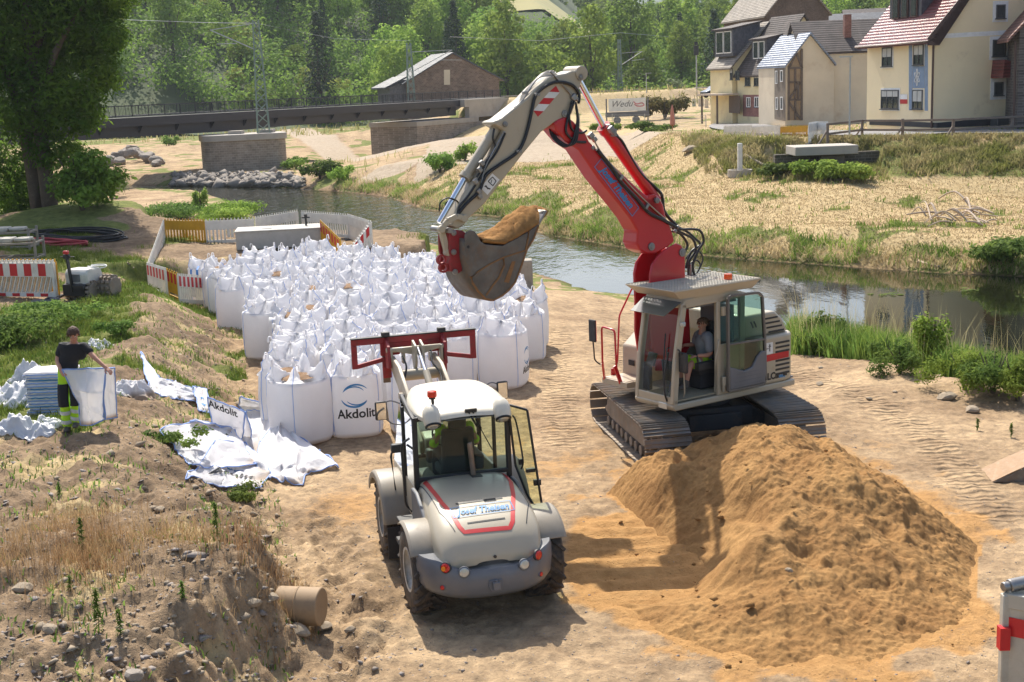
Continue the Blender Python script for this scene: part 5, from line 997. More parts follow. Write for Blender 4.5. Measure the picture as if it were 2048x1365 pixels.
def hairmesh(par, R, c, m, s=1., seed=1, thick=1.14, low=-.02, off=Vector((0, 0, 0)), fringe=.02):
 V = []; rr = np.random.RandomState(seed); b = MB(); rows = []
 for i in range(17):
  ph = math.pi*.70*i/16; row = []
  for j in range(33):
   th = 2*math.pi*j/32; ph2 = ph*(1. if math.sin(th) < .3 else (.5+fringe*3)); d = Vector((math.sin(ph2)*math.cos(th), math.sin(ph2)*math.sin(th), math.cos(ph2))); k = thick+.07*float(pn(th*3+seed, ph*5))+.05*float(pn(th*9, ph*7+seed))
   row.append(c+R @ Vector((d.x*.080*k, d.y*.098*k-.010, d.z*.093*k+.022))*s-off)
  rows.append(row)
 b.grid(rows)
 for q in range(150):
  th = rr.rand()*2*math.pi; ph = math.pi*(.15+.5*rr.rand())*(1 if math.sin(th) < .3 else .66); d = Vector((math.sin(ph)*math.cos(th), math.sin(ph)*math.sin(th), math.cos(ph))); p = c+R @ Vector((d.x*.088, d.y*.108-.01, d.z*.102+.022))*s-off; e = R @ Vector((d.x*.5+rr.randn()*.4, d.y*.5+rr.randn()*.4, -.6+rr.randn()*.3)); b.tube([p, p+e*.018*s, p+e*.034*s], 0, 4, [.006*s, .005*s, .002*s])
 return b.build('hair', m, par, smooth=True, angle=180)
# --- the standing worker
wp = on(148, 862, 1.1); PW = Plane(wp, (math.cos(.02), math.sin(.02))); WO = wp.copy()
def W(cx, cy, dep=0.): s, z = PW.sz(0+cx/4.876, 620+cy/4.876); return PW.P(s, z-WO.z, -dep)-Vector((WO.x, WO.y, 0))       # dep>0 toward the camera, relative to the feet
wk = thing('person', 'young man in black shirt and yellow work trousers holding an empty white bag', 'person', WO)
HC = W(735, 232, .10); SHR, SHL = W(600, 345, -.02), W(822, 345, -.02); ELR, WRR = W(565, 480, .02), W(622, 560, .18); ELL, WRL = W(925, 440, .10), W(1065, 535, .22)
PEL = W(665, 590); CH = W(702, 430, .0); NK = W(722, 300, .02); HR, HL = W(625, 640), W(725, 640); KR, KL = W(635, 850, .05), W(760, 850, .06); AR_, AL_ = W(655, 1120, -.02), W(745, 1075, .0)
b = MB(); R_, c_ = head(b, HC, (.2, -.9, -.36), (.05, -.45, .9), 1.0); limb(b, [NK-Vector((0, 0, .05)), NK, HC-Vector((0, 0, .05))], [.062, .056, .055])
limb(b, [SHR-Vector((0, 0, .02)), ELR, WRR], [.044, .042, .028]); limb(b, [SHL-Vector((0, 0, .02)), ELL, WRL], [.044, .042, .028]); hand(b, WRR, WRR-ELR+Vector((.06, 0, -.02)), (.6, 0, -.6), .9, mirror=-1); hand(b, WRL, WRL-ELL, (0, .3, -1), .9)
ax = (SHL-SHR); loftb(b, [(PEL-Vector((0, 0, .1)), .12, .08, ax), (PEL+Vector((0, 0, .05)), .12, .08, ax), (CH, .14, .09, ax), (CH+Vector((0, 0, .12)), .15, .09, ax), (NK-Vector((0, 0, .09)), .09, .07, ax), (NK, .055, .055, ax)]); limb(b, [HR, KR, AR_], [.085, .06, .042]); limb(b, [HL, KL, AL_], [.085, .06, .042])
body = remesh(b.build('body', M_SKIN, wk), .0065, 3); face(body, R_, c_); hairmesh(body, R_, c_, M_HAIR1, 1.03, 3, 1.2, fringe=.03)
b = MB(); loftb(b, [(PEL+Vector((0, 0, .02)), .165, .12, ax), (PEL+Vector((.01, 0, .14)), .17, .13, ax), (CH, .195, .14, ax), (CH+Vector((0, 0, .11)), .21, .135, ax), (CH+Vector((0, 0, .19)), .20, .11, ax), (NK-Vector((0, 0, .075)), .13, .09, ax), (NK-Vector((0, 0, .045)), .08, .075, ax)])
limb(b, [SHR+Vector((.06, 0, -.05)), SHR+Vector((.01, 0, -.03)), SHR*.4+ELR*.6], [.09, .078, .066]); limb(b, [SHL-Vector((.06, 0, .05)), SHL-Vector((.01, 0, .03)), SHL*.45+ELL*.55], [.09, .078, .066]); limb(b, [SHR-Vector((-.06, 0, .06)), SHL-Vector((.06, 0, .06))], [.085, .085]); limb(b, [SHR-Vector((-.08, 0, .15)), SHL-Vector((.08, 0, .15))], [.10, .10])
sh = remesh(b.build('tshirt', M_BLKCL, wk), .011, 3)
b = MB(); loftb(b, [(PEL+Vector((0, 0, .06)), .165, .115, ax), (PEL-Vector((0, 0, .06)), .18, .125, ax), (PEL-Vector((0, 0, .14)), .175, .125, ax)]); limb(b, [HR+Vector((.0, 0, -.02)), (HR+KR)/2, KR, (KR+AR_)/2, AR_+Vector((0, 0, .02))], [.105, .10, .088, .085, .088]); limb(b, [HL+Vector((0, 0, -.02)), (HL+KL)/2, KL, (KL+AL_)/2, AL_+Vector((0, 0, .02))], [.105, .10, .088, .085, .088])
trs = remesh(b.build('trousers', M_HIVIS, wk), .012, 3)
for a, k, an in ((HR, KR, AR_), (HL, KL, AL_)):
 d = (k-a).normalized(); fwd = Vector((0, -1, 0)); rows = []
 for t in np.linspace(.35, 1.28, 9):
  c = a.lerp(k, t) if t <= 1 else k.lerp(an, (t-1)/1.0*1.1); rows.append([c+Vector((math.sin(u)*.106, -math.cos(u)*.106, 0)) for u in np.linspace(-.95, .95, 7)])
 b = MB(); b.grid(rows); b.build('knee_panel', M_BLKCL, trs, smooth=True, solid=.012, angle=180)
 for t in (.52, .86): c = k.lerp(an, t); r_ = .096; b = MB(); b.lathe([(r_, -.03), (r_+.004, -.015), (r_+.004, .02), (r_, .035)], c, (an-k), 20); b.build('reflective_band', M_SILVER, trs, smooth=True)
for an in (AR_, AL_):
 b = MB(); ell(b, an+Vector((.0, -.02, -.06)), (.055, .10, .05)); ell(b, an+Vector((.01, -.10, -.075)), (.052, .09, .038)); ell(b, an+Vector((0, 0, -.01)), (.055, .06, .07)); b.build('boot', M_BOOT, wk, smooth=True, angle=180)
# --- excavator operator, seated
def EO(cx, cy, y): s, z = epl(1160+cx/3.25, 540+cy/3.25, y); return EH*s+EL*y+Vector((0, 0, z))
op = thing('person', 'excavator driver with short hair and grey polo shirt sitting in the cab', 'person', EXC+EH*.55+EL*.64); OO = EH*.55+EL*.64
def Q(cx, cy, y): return EO(cx, cy, y)-OO
hc = Q(797, 352, .66); nk = Q(795, 405, .66); shl, shr = Q(835, 440, .86), Q(770, 425, .44); pel = Q(815, 560, .64); chst = Q(800, 480, .64)
ell_, wrl = Q(845, 545, .92), Q(768, 558, .90); elr, wrr = Q(745, 480, .38), Q(680, 490, .34); hl, hr = Q(800, 590, .74), Q(795, 585, .54); kl, kr = Q(722, 615, .78), Q(665, 590, .50); al, ar = Q(690, 735, .80), Q(655, 715, .52)
b = MB(); R_, c_ = head(b, hc, (EH+Vector((0, 0, -.25))), (0, 0, 1), 1.02); limb(b, [nk-Vector((0, 0, .05)), nk, hc-Vector((0, 0, .05))], [.07, .062, .06]); limb(b, [shl, ell_, wrl], [.058, .046, .031]); limb(b, [shr, elr, wrr], [.058, .046, .031]); hand(b, wrl, wrl-ell_, (0, 0, -1), .6); hand(b, wrr, wrr-elr, (0, 0, -1), .8, mirror=-1)
ax = shl-shr; ax.z = 0; loftb(b, [(pel-Vector((0, 0, .05)), .15, .12, ax), (pel+Vector((0, 0, .08)), .16, .13, ax), (chst, .165, .125, ax), (nk-Vector((0, 0, .09)), .15, .09, ax), (nk, .06, .06, ax)]); limb(b, [hl, kl, al], [.088, .062, .042]); limb(b, [hr, kr, ar], [.088, .062, .042])
body = remesh(b.build('body', M_SKIN, op), .008, 3); face(body, R_, c_, 1.02); hairmesh(body, R_, c_, M_HAIR2, 1.0, 5, 1.05, fringe=0)
b = MB(); loftb(b, [(pel-Vector((0, 0, .03)), .175, .15, ax), (pel+Vector((0, 0, .08)), .18, .16, ax), (chst, .185, .15, ax), (chst+Vector((0, 0, .1)), .195, .135, ax), (nk-Vector((0, 0, .09)), .16, .10, ax), (nk-Vector((0, 0, .035)), .08, .08, ax)]); limb(b, [shl-(shl-shr)*.15, shl, shl*.3+ell_*.7], [.11, .09, .08]); limb(b, [shr+(shl-shr)*.15, shr, shr*.3+elr*.7], [.11, .09, .08]); remesh(b.build('polo_shirt', M_GREYCL, op), .012, 3)
b = MB(); ell(b, pel-Vector((0, 0, .06)), (.17, .17, .12)); limb(b, [hl, hl*.3+kl*.7], [.115, .105]); limb(b, [hr, hr*.3+kr*.7], [.115, .105]); sh_ = remesh(b.build('shorts', M_HIVIS, op), .012, 3)
for a, k in ((hl, kl), (hr, kr)): c = a.lerp(k, .6); b = MB(); b.lathe([(.112, -.02), (.114, .02)], c, k-a, 18); b.build('reflective_band', M_SILVER, sh_, smooth=True)
for an in (al, ar):
 R2 = Matrix((EH, EL, Vector((0, 0, 1)))).transposed(); b = MB(); ell(b, an+EH*.03-Vector((0, 0, .06)), (.10, .05, .05), R2); ell(b, an+EH*.11-Vector((0, 0, .075)), (.08, .048, .036), R2); ell(b, an, (.058, .055, .07), R2); b.build('shoe', M_BOOT, op, smooth=True, angle=180)
# --- loader operator, from behind
lo = thing('person', 'loader driver in yellow vest and red cap sitting behind the rear window', 'person', LO+lt(.03, 1.78, 0)); l0 = lt(.03, 1.78, 0)
def LQ(x, y, z): return lt(x, y, z)-l0
b = MB(); R_, c_ = head(b, LQ(.14, 1.80, 2.16), LF+LR*.1, (0, 0, 1), 1.); nk = LQ(.10, 1.77, 2.02); limb(b, [nk-Vector((0, 0, .06)), nk, LQ(.13, 1.79, 2.1)], [.07, .06, .058]); sl_, sr_ = LQ(-.13, 1.77, 1.92), LQ(.28, 1.77, 1.92); el1, el2 = LQ(-.24, 1.85, 1.66), LQ(.40, 1.85, 1.66); w1, w2_ = LQ(-.16, 2.10, 1.68), LQ(.30, 2.12, 1.62)
limb(b, [sl_, el1, w1], [.055, .045, .03]); limb(b, [sr_, el2, w2_], [.055, .045, .03]); hand(b, w1, LF, (0, 0, -1), .9); hand(b, w2_, LF, (0, 0, -1), .9, mirror=-1); loftb(b, [(LQ(.05, 1.70, 1.42), .11, .09, LR), (LQ(.06, 1.72, 1.65), .12, .09, LR), (LQ(.08, 1.75, 1.82), .14, .08, LR), (nk, .06, .06, LR)])
for s in (-1, 1): limb(b, [LQ(.05+s*.1, 1.75, 1.45), LQ(.05+s*.14, 2.2, 1.48), LQ(.05+s*.14, 2.3, 1.08)], [.085, .06, .045])
body = remesh(b.build('body', M_SKIN, lo), .009, 3); face(body, R_, c_)
b = MB(); loftb(b, [(LQ(.05, 1.70, 1.42), .17, .14, LR), (LQ(.06, 1.72, 1.65), .185, .14, LR), (LQ(.08, 1.75, 1.84), .20, .125, LR), (nk-Vector((0, 0, .05)), .11, .09, LR)]); limb(b, [sl_, el1*.8+sl_*.2], [.08, .07]); limb(b, [sr_, el2*.8+sr_*.2], [.08, .07]); remesh(b.build('vest', M_HIVIS, lo), .014, 3)
b = MB()
for s in (-1, 1): limb(b, [LQ(.05+s*.1, 1.75, 1.45), LQ(.05+s*.14, 2.2, 1.48), LQ(.05+s*.14, 2.3, 1.02)], [.10, .08, .07])
remesh(b.build('trousers', M_BLKCL, lo), .014, 3); b = MB(); ell(b, LQ(.14, 1.80, 2.20), (.088, .105, .075)); b.box(LQ(.15, 1.94, 2.19), (.14, .10, .015)); remesh(b.build('cap', M_RED, lo), .01, 2)
# ------------------------------------------------------------------ bulk bags
def bag_material():
 t = NT('woven_white'); co = t.coord(); n = t.noise(1.5, 4, co); r = t.ramp(n, 0, .3, .75, lin((.84, .83, .84)), lin((.92, .91, .92)))
 tr = t.n('SeparateXYZ'); t.l(co[0], co[1], tr, 0); rz = t.ramp(tr, 2, 0, .10, lin((.55, .42, .30)), (1, 1, 1, 1)); m = t.mix(1., (r, 0), (rz, 0), 'MULTIPLY')
 t.l(m, 0, t.b, 'Base Color'); t.b.inputs['Roughness'].default_value = .55; t.b.inputs['Specular IOR Level'].default_value = .3
 w1 = t.n('TexWave', bands_direction='Z'); w1.inputs['Scale'].default_value = 14; w1.inputs['Distortion'].default_value = 5; w1.inputs['Detail'].default_value = 2; t.l(co[0], co[1], w1, 'Vector'); n2 = t.noise(7, 5, co, .65)
 b1 = t.bump(n2, 0, .55, .03); t.bump(w1, 1, .16, .006, b1)
 tl = t.n('BsdfTranslucent'); t.l(m, 0, tl, 0); mx = t.n('MixShader'); mx.inputs[0].default_value = .42; t.l(t.b, 0, mx, 1); t.l(tl, 0, mx, 2); t.l(mx, 0, t.o, 0); return t.m
M_BAG = bag_material(); M_SEAM = mat('seam_blue', (.32, .47, .85), .6, transl=.2); M_FILL = mat('bag_fill', (.26, .16, .09), .95, dirt=(.2, .12, .06), dscale=8, bump=.6, bscale=25)
def bag_side(th, z, s, bulge=.06, hw=.47):
 """point of the filled body at angle th and height z"""
 k = 3.4; c, sn = math.cos(th), math.sin(th); r = (abs(c)**k+abs(sn)**k)**(-1/k); f = hw*(1+bulge*math.sin(math.pi*min(z/1.2, 1))**.8)*(1-.08*max(0, (.12-z)/.12)**2); wob = .016*float(pn(th*1.6+s*5, z*2.2+s))+.008*float(pn(th*5+s, z*7))
 r = r*f*(1+wob); return r*c, r*sn
CORN = [math.pi/4+i*math.pi/2 for i in range(4)]
def make_bag(seed, collapse=.5, N=96):
 r_ = np.random.RandomState(seed); op = seed in (37,); pk = [1.30+.19*r_.rand() for _ in range(4)]; pin = [.2+.8*r_.rand() for _ in range(4)]; low = [1.20+.20*r_.rand() for _ in range(4)]; lean = r_.randn(4, 2)*.09
 rows = []; HB = 1.12
 for i in range(17): z = HB*i/16; rows.append([(*bag_side(2*math.pi*j/N, z, seed), z) for j in range(N)])
 def rim(th):
  w_ = [max(0, math.cos(th-c))**5 for c in CORN]; m_ = [max(0, math.cos(th-c+math.pi/4))**3 for c in CORN]; zt = max(sum(p*q for p, q in zip(pk, w_))/max(1e-6, sum(w_))*min(1, sum(w_)*1.0) if sum(w_) > .0 else 0, 0)
  sw = min(1, sum(w_)); z = zt*sw+(1-sw)*(sum(l*q for l, q in zip(low, m_))/max(1e-6, sum(m_))); k = sum(q*p for p, q in zip(pin, w_))/max(1e-6, sum(w_)); r = (.26+.15*k*sw)+(.05*(1-sw)); dx = sum(w*l[0] for w, l in zip(w_, lean)); dy = sum(w*l[1] for w, l in zip(w_, lean)); return r, z, dx, dy
 for i in range(1, 11):
  t = i/10; row = []
  for j in range(N):
   th = 2*math.pi*j/N; x0, y0 = bag_side(th, HB, seed); rr, z1, dx, dy = rim(th); x1, y1 = math.cos(th)*rr*1.15+dx, math.sin(th)*rr*1.15+dy; e = t**.8
   x = x0*(1-e)+x1*e; y = y0*(1-e)+y1*e; z = HB+(z1-HB)*t; a = .05*math.sin(math.pi*min(1, t*1.1))**.5; g = 1+a*2.2*(abs(float(pn(th*3.2+seed*3, t*1.6)))-.2)*2+a*.9*float(pn(th*7, t*3+seed)); rows.append if False else None; row.append((x*g, y*g, z+.04*float(pn(th*6+seed, t*4))))
  rows.append(row)
 top = rows[-1]
 for i in range(1, 7):           # collar folded inwards and the sagging mouth
  t = i/6; row = []
  for j in range(N):
   th = 2*math.pi*j/N; x, y, z = top[j]; q = 1-(.80 if op else .985)*t**1.2; row.append((x*q*(1+.12*float(pn(th*5+seed, t*3))), y*q*(1+.12*float(pn(th*4-seed, t*3))), z*(1-t)+t*((1.13 if op else 1.33)+.05*float(pn(th*3, seed)))+.05*float(pn(th*7+seed, t*5))))
  rows.append(row)
 V = np.array(rows).reshape(-1, 3); n = len(rows); F = []
 for i in range(n-1):
  for j in range(N): F.append((i*N+j, i*N+(j+1) % N, (i+1)*N+(j+1) % N, (i+1)*N+j))
 V = V.tolist(); nb = len(V); V.append((0, 0, 0)); b = MB(); b.v = [tuple(v) for v in V[:-1]]; b.f = [tuple(f) for f in F]; b.f.append(tuple(range(N-1, -1, -1)))
 return b, rows, pk
def bag_parts(seed):
 b, rows, pk = make_bag(seed); N = 96; root = empty('bulk_bag'); body = b.build('bag_body', M_BAG, root, smooth=True, angle=180); parts = [body]
 for c in range(4):                      # blue piping on the four corners
  j = N//8+c*N//4; P = [Vector(r[j]) for r in rows[1:-6]]; P = [p+Vector((p.x, p.y, 0)).normalized()*.004 for p in P]; s = MB(); s.tube(P[::1], .006, 5); parts.append(s.build('seam', M_SEAM, root, smooth=True, angle=180))
  t = Vector(rows[-7][j]); d = Vector((t.x, t.y, 0)).normalized(); sd = Vector((-d.y, d.x, 0)); s = MB(); h = .05+.06*((seed*7+c*3) % 5)/5; P = [t-Vector((0, 0, .05)), t+sd*.02+Vector((0, 0, h*.6)), t+sd*.045+Vector((0, 0, h)), t+sd*.08+Vector((0, 0, h*.6)), t+sd*.09-Vector((0, 0, .05))]; P = smoothpath(P, 4)
  s.grid([[p-d*.018, p+d*.018] for p in P]); parts.append(s.build('lifting_loop', M_BAG, root, solid=.006, smooth=True, angle=180))
 if seed not in (37,): return root, parts
 f = MB(); f.grid([[(.30*r/8*math.cos(a), .30*r/8*math.sin(a), 1.20-.0012*r*r+.03*float(pn(r*.8+seed, a*3))) for a in np.linspace(0, 2*math.pi, 25)] for r in range(9)]); parts.append(f.build('bag_fill', M_FILL, root, smooth=True, angle=180))
 return root, parts
def copy_bag(src):
 r = src[0].copy(); COL.objects.link(r); ps = []
 for p in src[1]: c = p.copy(); COL.objects.link(c); c.parent = r; ps.append(c)
 return r, ps
PROTO = [bag_parts(s) for s in (3, 8, 14, 21, 29, 37)]; used_p = [False]*6
BAGS = []; bag_n = 0
def put_bag(k, x, y, rz, label, s=(1, 1, 1), z=None):
 global bag_n
 src = PROTO[k];
 if used_p[k]: r, ps = copy_bag(src)
 else: r, ps = src; used_p[k] = True
 r.location = (x, y, (zp(x, y) if z is None else z)-.02); r.rotation_euler = (0, 0, rz); r.scale = s; tag(r, label, 'bulk bag', 'filled white bulk bags in the block'); BAGS.append((r, k, x, y)); return r
def print_logo(root, seed, face, zc=.62, s=1., word='Akdolit', arcs=True, shift=0.):
 """print wrapped on one face of the bag: two pairs of crescents over the word"""
 th0 = face
 def on_(u, v):
  z = zc+v; a = u+shift; th = th0+math.atan2(a, .49); x, y = bag_side(th, z, seed); d = math.hypot(x, y); return Vector((x*(1+.010/d), y*(1+.010/d), z))
 if word:
  vs, fs = textmesh(word, .19*s, 0, .005); vs2 = [(x, y-.14*s) for x, y in vs]; b = MB(); b.add([on_(*v) for v in vs2], fs); me = bpy.data.meshes.new('lettering'); me.from_pydata(b.v, [], b.f); me.materials.append(M_INK); mobj('lettering', me, root)
  if word == 'Akdolit': vs, fs = textmesh('\u00ae', .06*s); b = MB(); b.add([on_(x+.335*s, y-.09*s) for x, y in vs], fs); me = bpy.data.meshes.new('lettering'); me.from_pydata(b.v, [], b.f); me.materials.append(M_INK); mobj('lettering', me, root)
 if arcs:
  b = MB()
  for sg, r0, cx, w_, a0, a1 in ((1, .20, .01, .030, 35, 160), (1, .165, -.02, .022, 30, 150), (-1, .20, -.01, .034, 30, 165), (-1, .165, .02, .024, 30, 150)):
   rows = []
   for i in range(15):
    t = i/14; a = math.radians(a0+(a1-a0)*t)*sg; ww = w_*math.sin(math.pi*t)**.7+.001; rows.append([on_((cx+(r0+q*ww/2)*math.cos(a))*s, .13*s+(r0+q*ww/2)*math.sin(a)*.82*s) for q in (-1, 0, 1)])
   b.grid(rows)
  b.build('logo', M_LBLUE, root, smooth=True, angle=180)
SEEDS = (3, 8, 14, 21, 29, 37)
# front and edge bags, set one by one (surveyed feet)
front = [(598, 893, 5, .75, 'leftmost filled bag of the front row with brown soil showing at its open mouth'), (708, 876, 0, .16, 'front row filled bag with blue ring logo and large black print, beside the loader arm'),
   (830, 866, 1, .1, 'front row filled bag half hidden behind the wheel loader cab'), (1008, 778, 2, -.25, 'filled bag at the right corner of the block, just right of the red lifting frame'), (905, 783, 4, .05, 'filled bag right behind the red lifting frame of the loader'), (1052, 700, 5, -.5, 'filled bag on the right edge below the raised bucket')]
spots = []
for i, (px, py, k, rz, lb) in enumerate(front):
 p = G(px, py, .0); p = Vector((p.x, p.y+.45, 0)); o = put_bag(k, p.x, p.y, rz, lb, (1.10, 1.10, 1.1)); spots.append((p.x, p.y))
 if i == 1: print_logo(o, SEEDS[k], -math.pi/2, .62, 1.2)
 if i == 3: print_logo(o, SEEDS[k], 0, .5, 1.0)
left = [(402, 607, 1, .2, 'far left corner bag with blue straps and black print, wrapped in a blue strapped cover'), (440, 628, 4, .1, 'second bag from the far left corner along the earth slope'), (478, 648, 0, .3, 'left edge bag whose print faces the earth slope'), (520, 678, 2, .2, 'tall smooth left edge bag midway along the earth slope'), (572, 726, 5, .15, 'left edge bag with part of a blue logo near its top, above the rocky slope')]
for i, (px, py, k, rz, lb) in enumerate(left):
 p = G(px, py, 0.0); q = Vector((p.x+.1, p.y+.35, 0)); o = put_bag(k, q.x, q.y, rz, lb, (1.05, 1.05, 1.02), z=0); spots.append((q.x, q.y))
 if i == 2: print_logo(o, SEEDS[k], -math.pi/2-.3, .55, .9)
 if i == 4: print_logo(o, SEEDS[k], -math.pi/2+.2, .75, .9, word=None)
 if i == 0:
  print_logo(o, SEEDS[k], -math.pi/2+.25, .45, .55, word='BAUS', arcs=False)
  b = MB()
  for a in (-2.3, -1.95, -1.45, -1.1, -.8):
   P = []
   for z in np.linspace(.62, 1.12, 6): x, y = bag_side(a, z, SEEDS[k]); P.append(Vector((x*1.02, y*1.02, z)))
   P.append(Vector((P[-1].x*.7, P[-1].y*.7, 1.22))); d = Vector((-math.sin(a), math.cos(a), 0))*.035; b.grid([[p-d, p+d] for p in P])
  b.build('strap', mat('strap_blue', (.04, .22, .62), .5), o, solid=.006)
OUT = [(-5.1, 24.6), (-1.3, 24.8), (-1.1, 28.0), (.5, 29.0), (1.25, 33.2), (.9, 36.3), (-1.4, 41.5), (-2.7, 44.6), (-4.4, 46.6), (-9.8, 45.4), (-10.9, 43.9), (-9.4, 40.3), (-7.3, 35.3), (-5.9, 29.3)]
ax_ = .10; rr = np.random.RandomState(5); cnt = 0; inner = []
for iy in range(24):
 for ix in range(-14, 8):
  x0, y0 = ix*1.07+rr.randn()*.05, iy*1.08+rr.randn()*.05; x = x0*math.cos(ax_)-y0*math.sin(ax_); y = 24.4+x0*math.sin(ax_)+y0*math.cos(ax_)
  d, ins = polydist(np.array([x]), np.array([y]), OUT)
  if ins[0] and d[0] > .38 and all(math.hypot(x-a, y-c) > .93 for a, c in spots): spots.append((x, y)); inner.append((x, y, iy, ix))
NTH = 'first second third fourth fifth sixth seventh eighth ninth tenth eleventh twelfth thirteenth fourteenth fifteenth sixteenth seventeenth eighteenth nineteenth twentieth last'.split(); rowc = {}; rowids = sorted({i[2] for i in inner})
for x, y, iy, ix in inner:
 ro = rowids.index(iy); rowc[iy] = rowc.get(iy, -1)+1; tail_ = ' row from the camera, '+NTH[min(rowc[iy], 19)]+' from its left'
 k = rr.randint(6); zone = 'near' if y < 31 else ('middle' if y < 38 else 'far'); edge = float(polydist(np.array([x]), np.array([y]), OUT)[0][0]) < 1.1
 lb = 'white bulk bag in the '+NTH[min(ro, 20)]+tail_
 o = put_bag(k, x, y, rr.randn()*.12+math.pi/2*rr.randint(4), lb, (1.13+.04*rr.randn(), 1.13+.04*rr.randn(), 1.04+.07*rr.randn()), z=0); o['group'] = 'filled bags in the %s part' % zone
# ------------------------------------------------------------------ empty bags: sheets of cloth
def cloth(name, label, cat, P, up=.0, seed=0, amp=.03, n=26, group=None, m=None, hem=True, print_=None, freq=3., edge_h=None):
 """P: 4 corners in the world (or a grid of points); crumpled sheet with a blue hem"""
 P = [[Vector(q) for q in r] for r in P]; A = len(P); B_ = len(P[0]); rows = []
 def at(u, v):
  fu, fv = u*(A-1), v*(B_-1); i, j = min(int(fu), A-2), min(int(fv), B_-2); a, c = fu-i, fv-j; a = a*a*(3-2*a) if A > 2 else a; c = c*c*(3-2*c) if B_ > 2 else c
  return P[i][j]*(1-a)*(1-c)+P[i+1][j]*a*(1-c)+P[i][j+1]*(1-a)*c+P[i+1][j+1]*a*c
 nr = Vector((0, 0, 0))
 e1 = P[-1][0]-P[0][0]; e2 = P[0][-1]-P[0][0]; nr = e1.cross(e2).normalized(); nr = -nr if nr.z < 0 else nr
 def pt(u, v):
  q = pt0(u, v); q.z = max(q.z, zp(q.x, q.y)+.025); return q
 def pt0(u, v):
  q = at(u, v); w_ = abs(float(fbm(u*freq+seed*3.1, v*freq-seed, 3)))*1.6-.3; e = 1+up*0; q = q+nr*amp*w_+Vector((float(pn(u*4+seed, v*4)), float(pn(u*4, v*4+seed)), 0))*amp*.6
  return q+nr*up*math.sin(math.pi*u)*math.sin(math.pi*v)
 c0 = pt(.5, .5); c0.z = min(q.z for r in P for q in r); root = tag(empty(name, c0), label, cat, group)
 b = MB(); b.grid([[pt(i/n, j/n)-c0 for j in range(n+1)] for i in range(n+1)]); b.build('fabric', m or M_BAG, root, smooth=True, solid=.004, angle=180)
 if hem:
  s = MB(); L = [pt(i/n, 0) for i in range(n+1)]+[pt(1, i/n) for i in range(n+1)]+[pt(1-i/n, 1) for i in range(n+1)]+[pt(0, 1-i/n) for i in range(n+1)]; s.tube([q-c0 for q in L], .013, 5); s.build('hem', M_SEAM, root, smooth=True, angle=180)
 if print_:
  word, u0, v0, su, sv, flip = print_; vs, fs = textmesh(word, 1., 0, .02); wmax = max(abs(x) for x, y in vs); b = MB(); b.add([pt(min(.99, max(.01, u0-y*su*flip)), min(.99, max(.01, v0+x/wmax*sv)))-c0+nr*.022*PSIDE for x, y in vs], fs); me = bpy.data.meshes.new('lettering'); me.from_pydata(b.v, [], b.f); me.materials.append(M_INK); mobj('lettering', me, root)
  b = MB()
  for sg, r0, a0, a1, w_ in ((1, .19, 35, 160, .03), (-1, .19, 30, 160, .035), (1, .15, 40, 150, .02), (-1, .15, 40, 150, .02)):
   rws = []
   for i in range(13): t = i/12; a = math.radians(a0+(a1-a0)*t)*sg; ww = w_*math.sin(math.pi*t)+.001; rws.append([pt(min(.98, max(.02, u0-.30*flip-(r0+q*ww)*math.sin(a)*.8)), v0+(r0+q*ww)*math.cos(a))-c0+nr*.010*PSIDE for q in (-1, 0, 1)])
   b.grid(rws)
  b.build('logo', M_LBLUE, root)
 return root
PSIDE = 1
def g3(px, py, h=0.): p = on(px, py); return Vector((p.x, p.y, p.z+.02+h))
def gh(px, py, base):           # a point above the ground at the distance of a base point
 q = on(*base); r = DY(px, py, q.y); return r
GE = 'empty white bags strewn beside the front bags'
cloth('empty_bag', 'flat empty bag lying leftmost of the strewn bags, with a curled corner', 'empty bag', [[g3(322, 872, .12), g3(400, 868, .25), g3(470, 885, .3)], [g3(355, 910, .05), g3(420, 920, .1), g3(500, 925, .1)], [g3(378, 932, .0), g3(420, 938, 0), g3(520, 935, .05)]], seed=1, amp=.05, group=GE)
cloth('empty_bag', 'empty bag lying flat frontmost of the strewn bags, printed with rings and letters', 'empty bag', [[g3(432, 905, .22), g3(490, 915, .25), g3(525, 925, .10)], [g3(398, 940, .05), g3(470, 950, .06), g3(540, 952, .03)], [g3(372, 958, 0), g3(440, 972, 0), g3(522, 972, 0)]], seed=2, amp=.04, group=GE, print_=('Akdolit', .70, .52, .13, .30, 1))
bs_ = (480, 900); cloth('empty_bag', 'folded empty bag standing upright with black letters along its top edge', 'empty bag', [[gh(414, 795, bs_), gh(490, 824, bs_)], [gh(424, 848, bs_), gh(487, 858, (480, 890))], [gh(428, 890, (430, 892)), gh(484, 884, (484, 885))]], seed=3, amp=.03, group=GE)
q0, q1 = gh(414, 795, bs_), gh(490, 824, bs_); d_ = (q1-q0); dn_ = Vector((d_.y, -d_.x, 0)).normalized()
dd = d_.normalized(); vs, fs = textmesh('Akdolit', .19, 0, .005); upv = (gh(414, 795, bs_)-gh(424, 848, bs_)).normalized(); b = MB(); b.add([q0+dd*(.30+x)+upv*(y-.10)+dn_*.045 for x, y in vs], fs); me = bpy.data.meshes.new('lettering'); base_o = [o for o in COL.objects if o.get('label', '').startswith('folded empty bag standing')][0]; me.from_pydata([tuple(Vector(v)-base_o.location) for v in b.v], [], b.f); me.materials.append(M_INK); mobj('lettering', me, base_o)
cloth('empty_bag', 'narrow side flap leaning behind the upright folded bag', 'empty bag', [[gh(491, 824, bs_), gh(503, 862, bs_)], [gh(483, 882, (484, 885)), gh(502, 878, (500, 880))]], seed=4, amp=.01, n=10, group=GE)
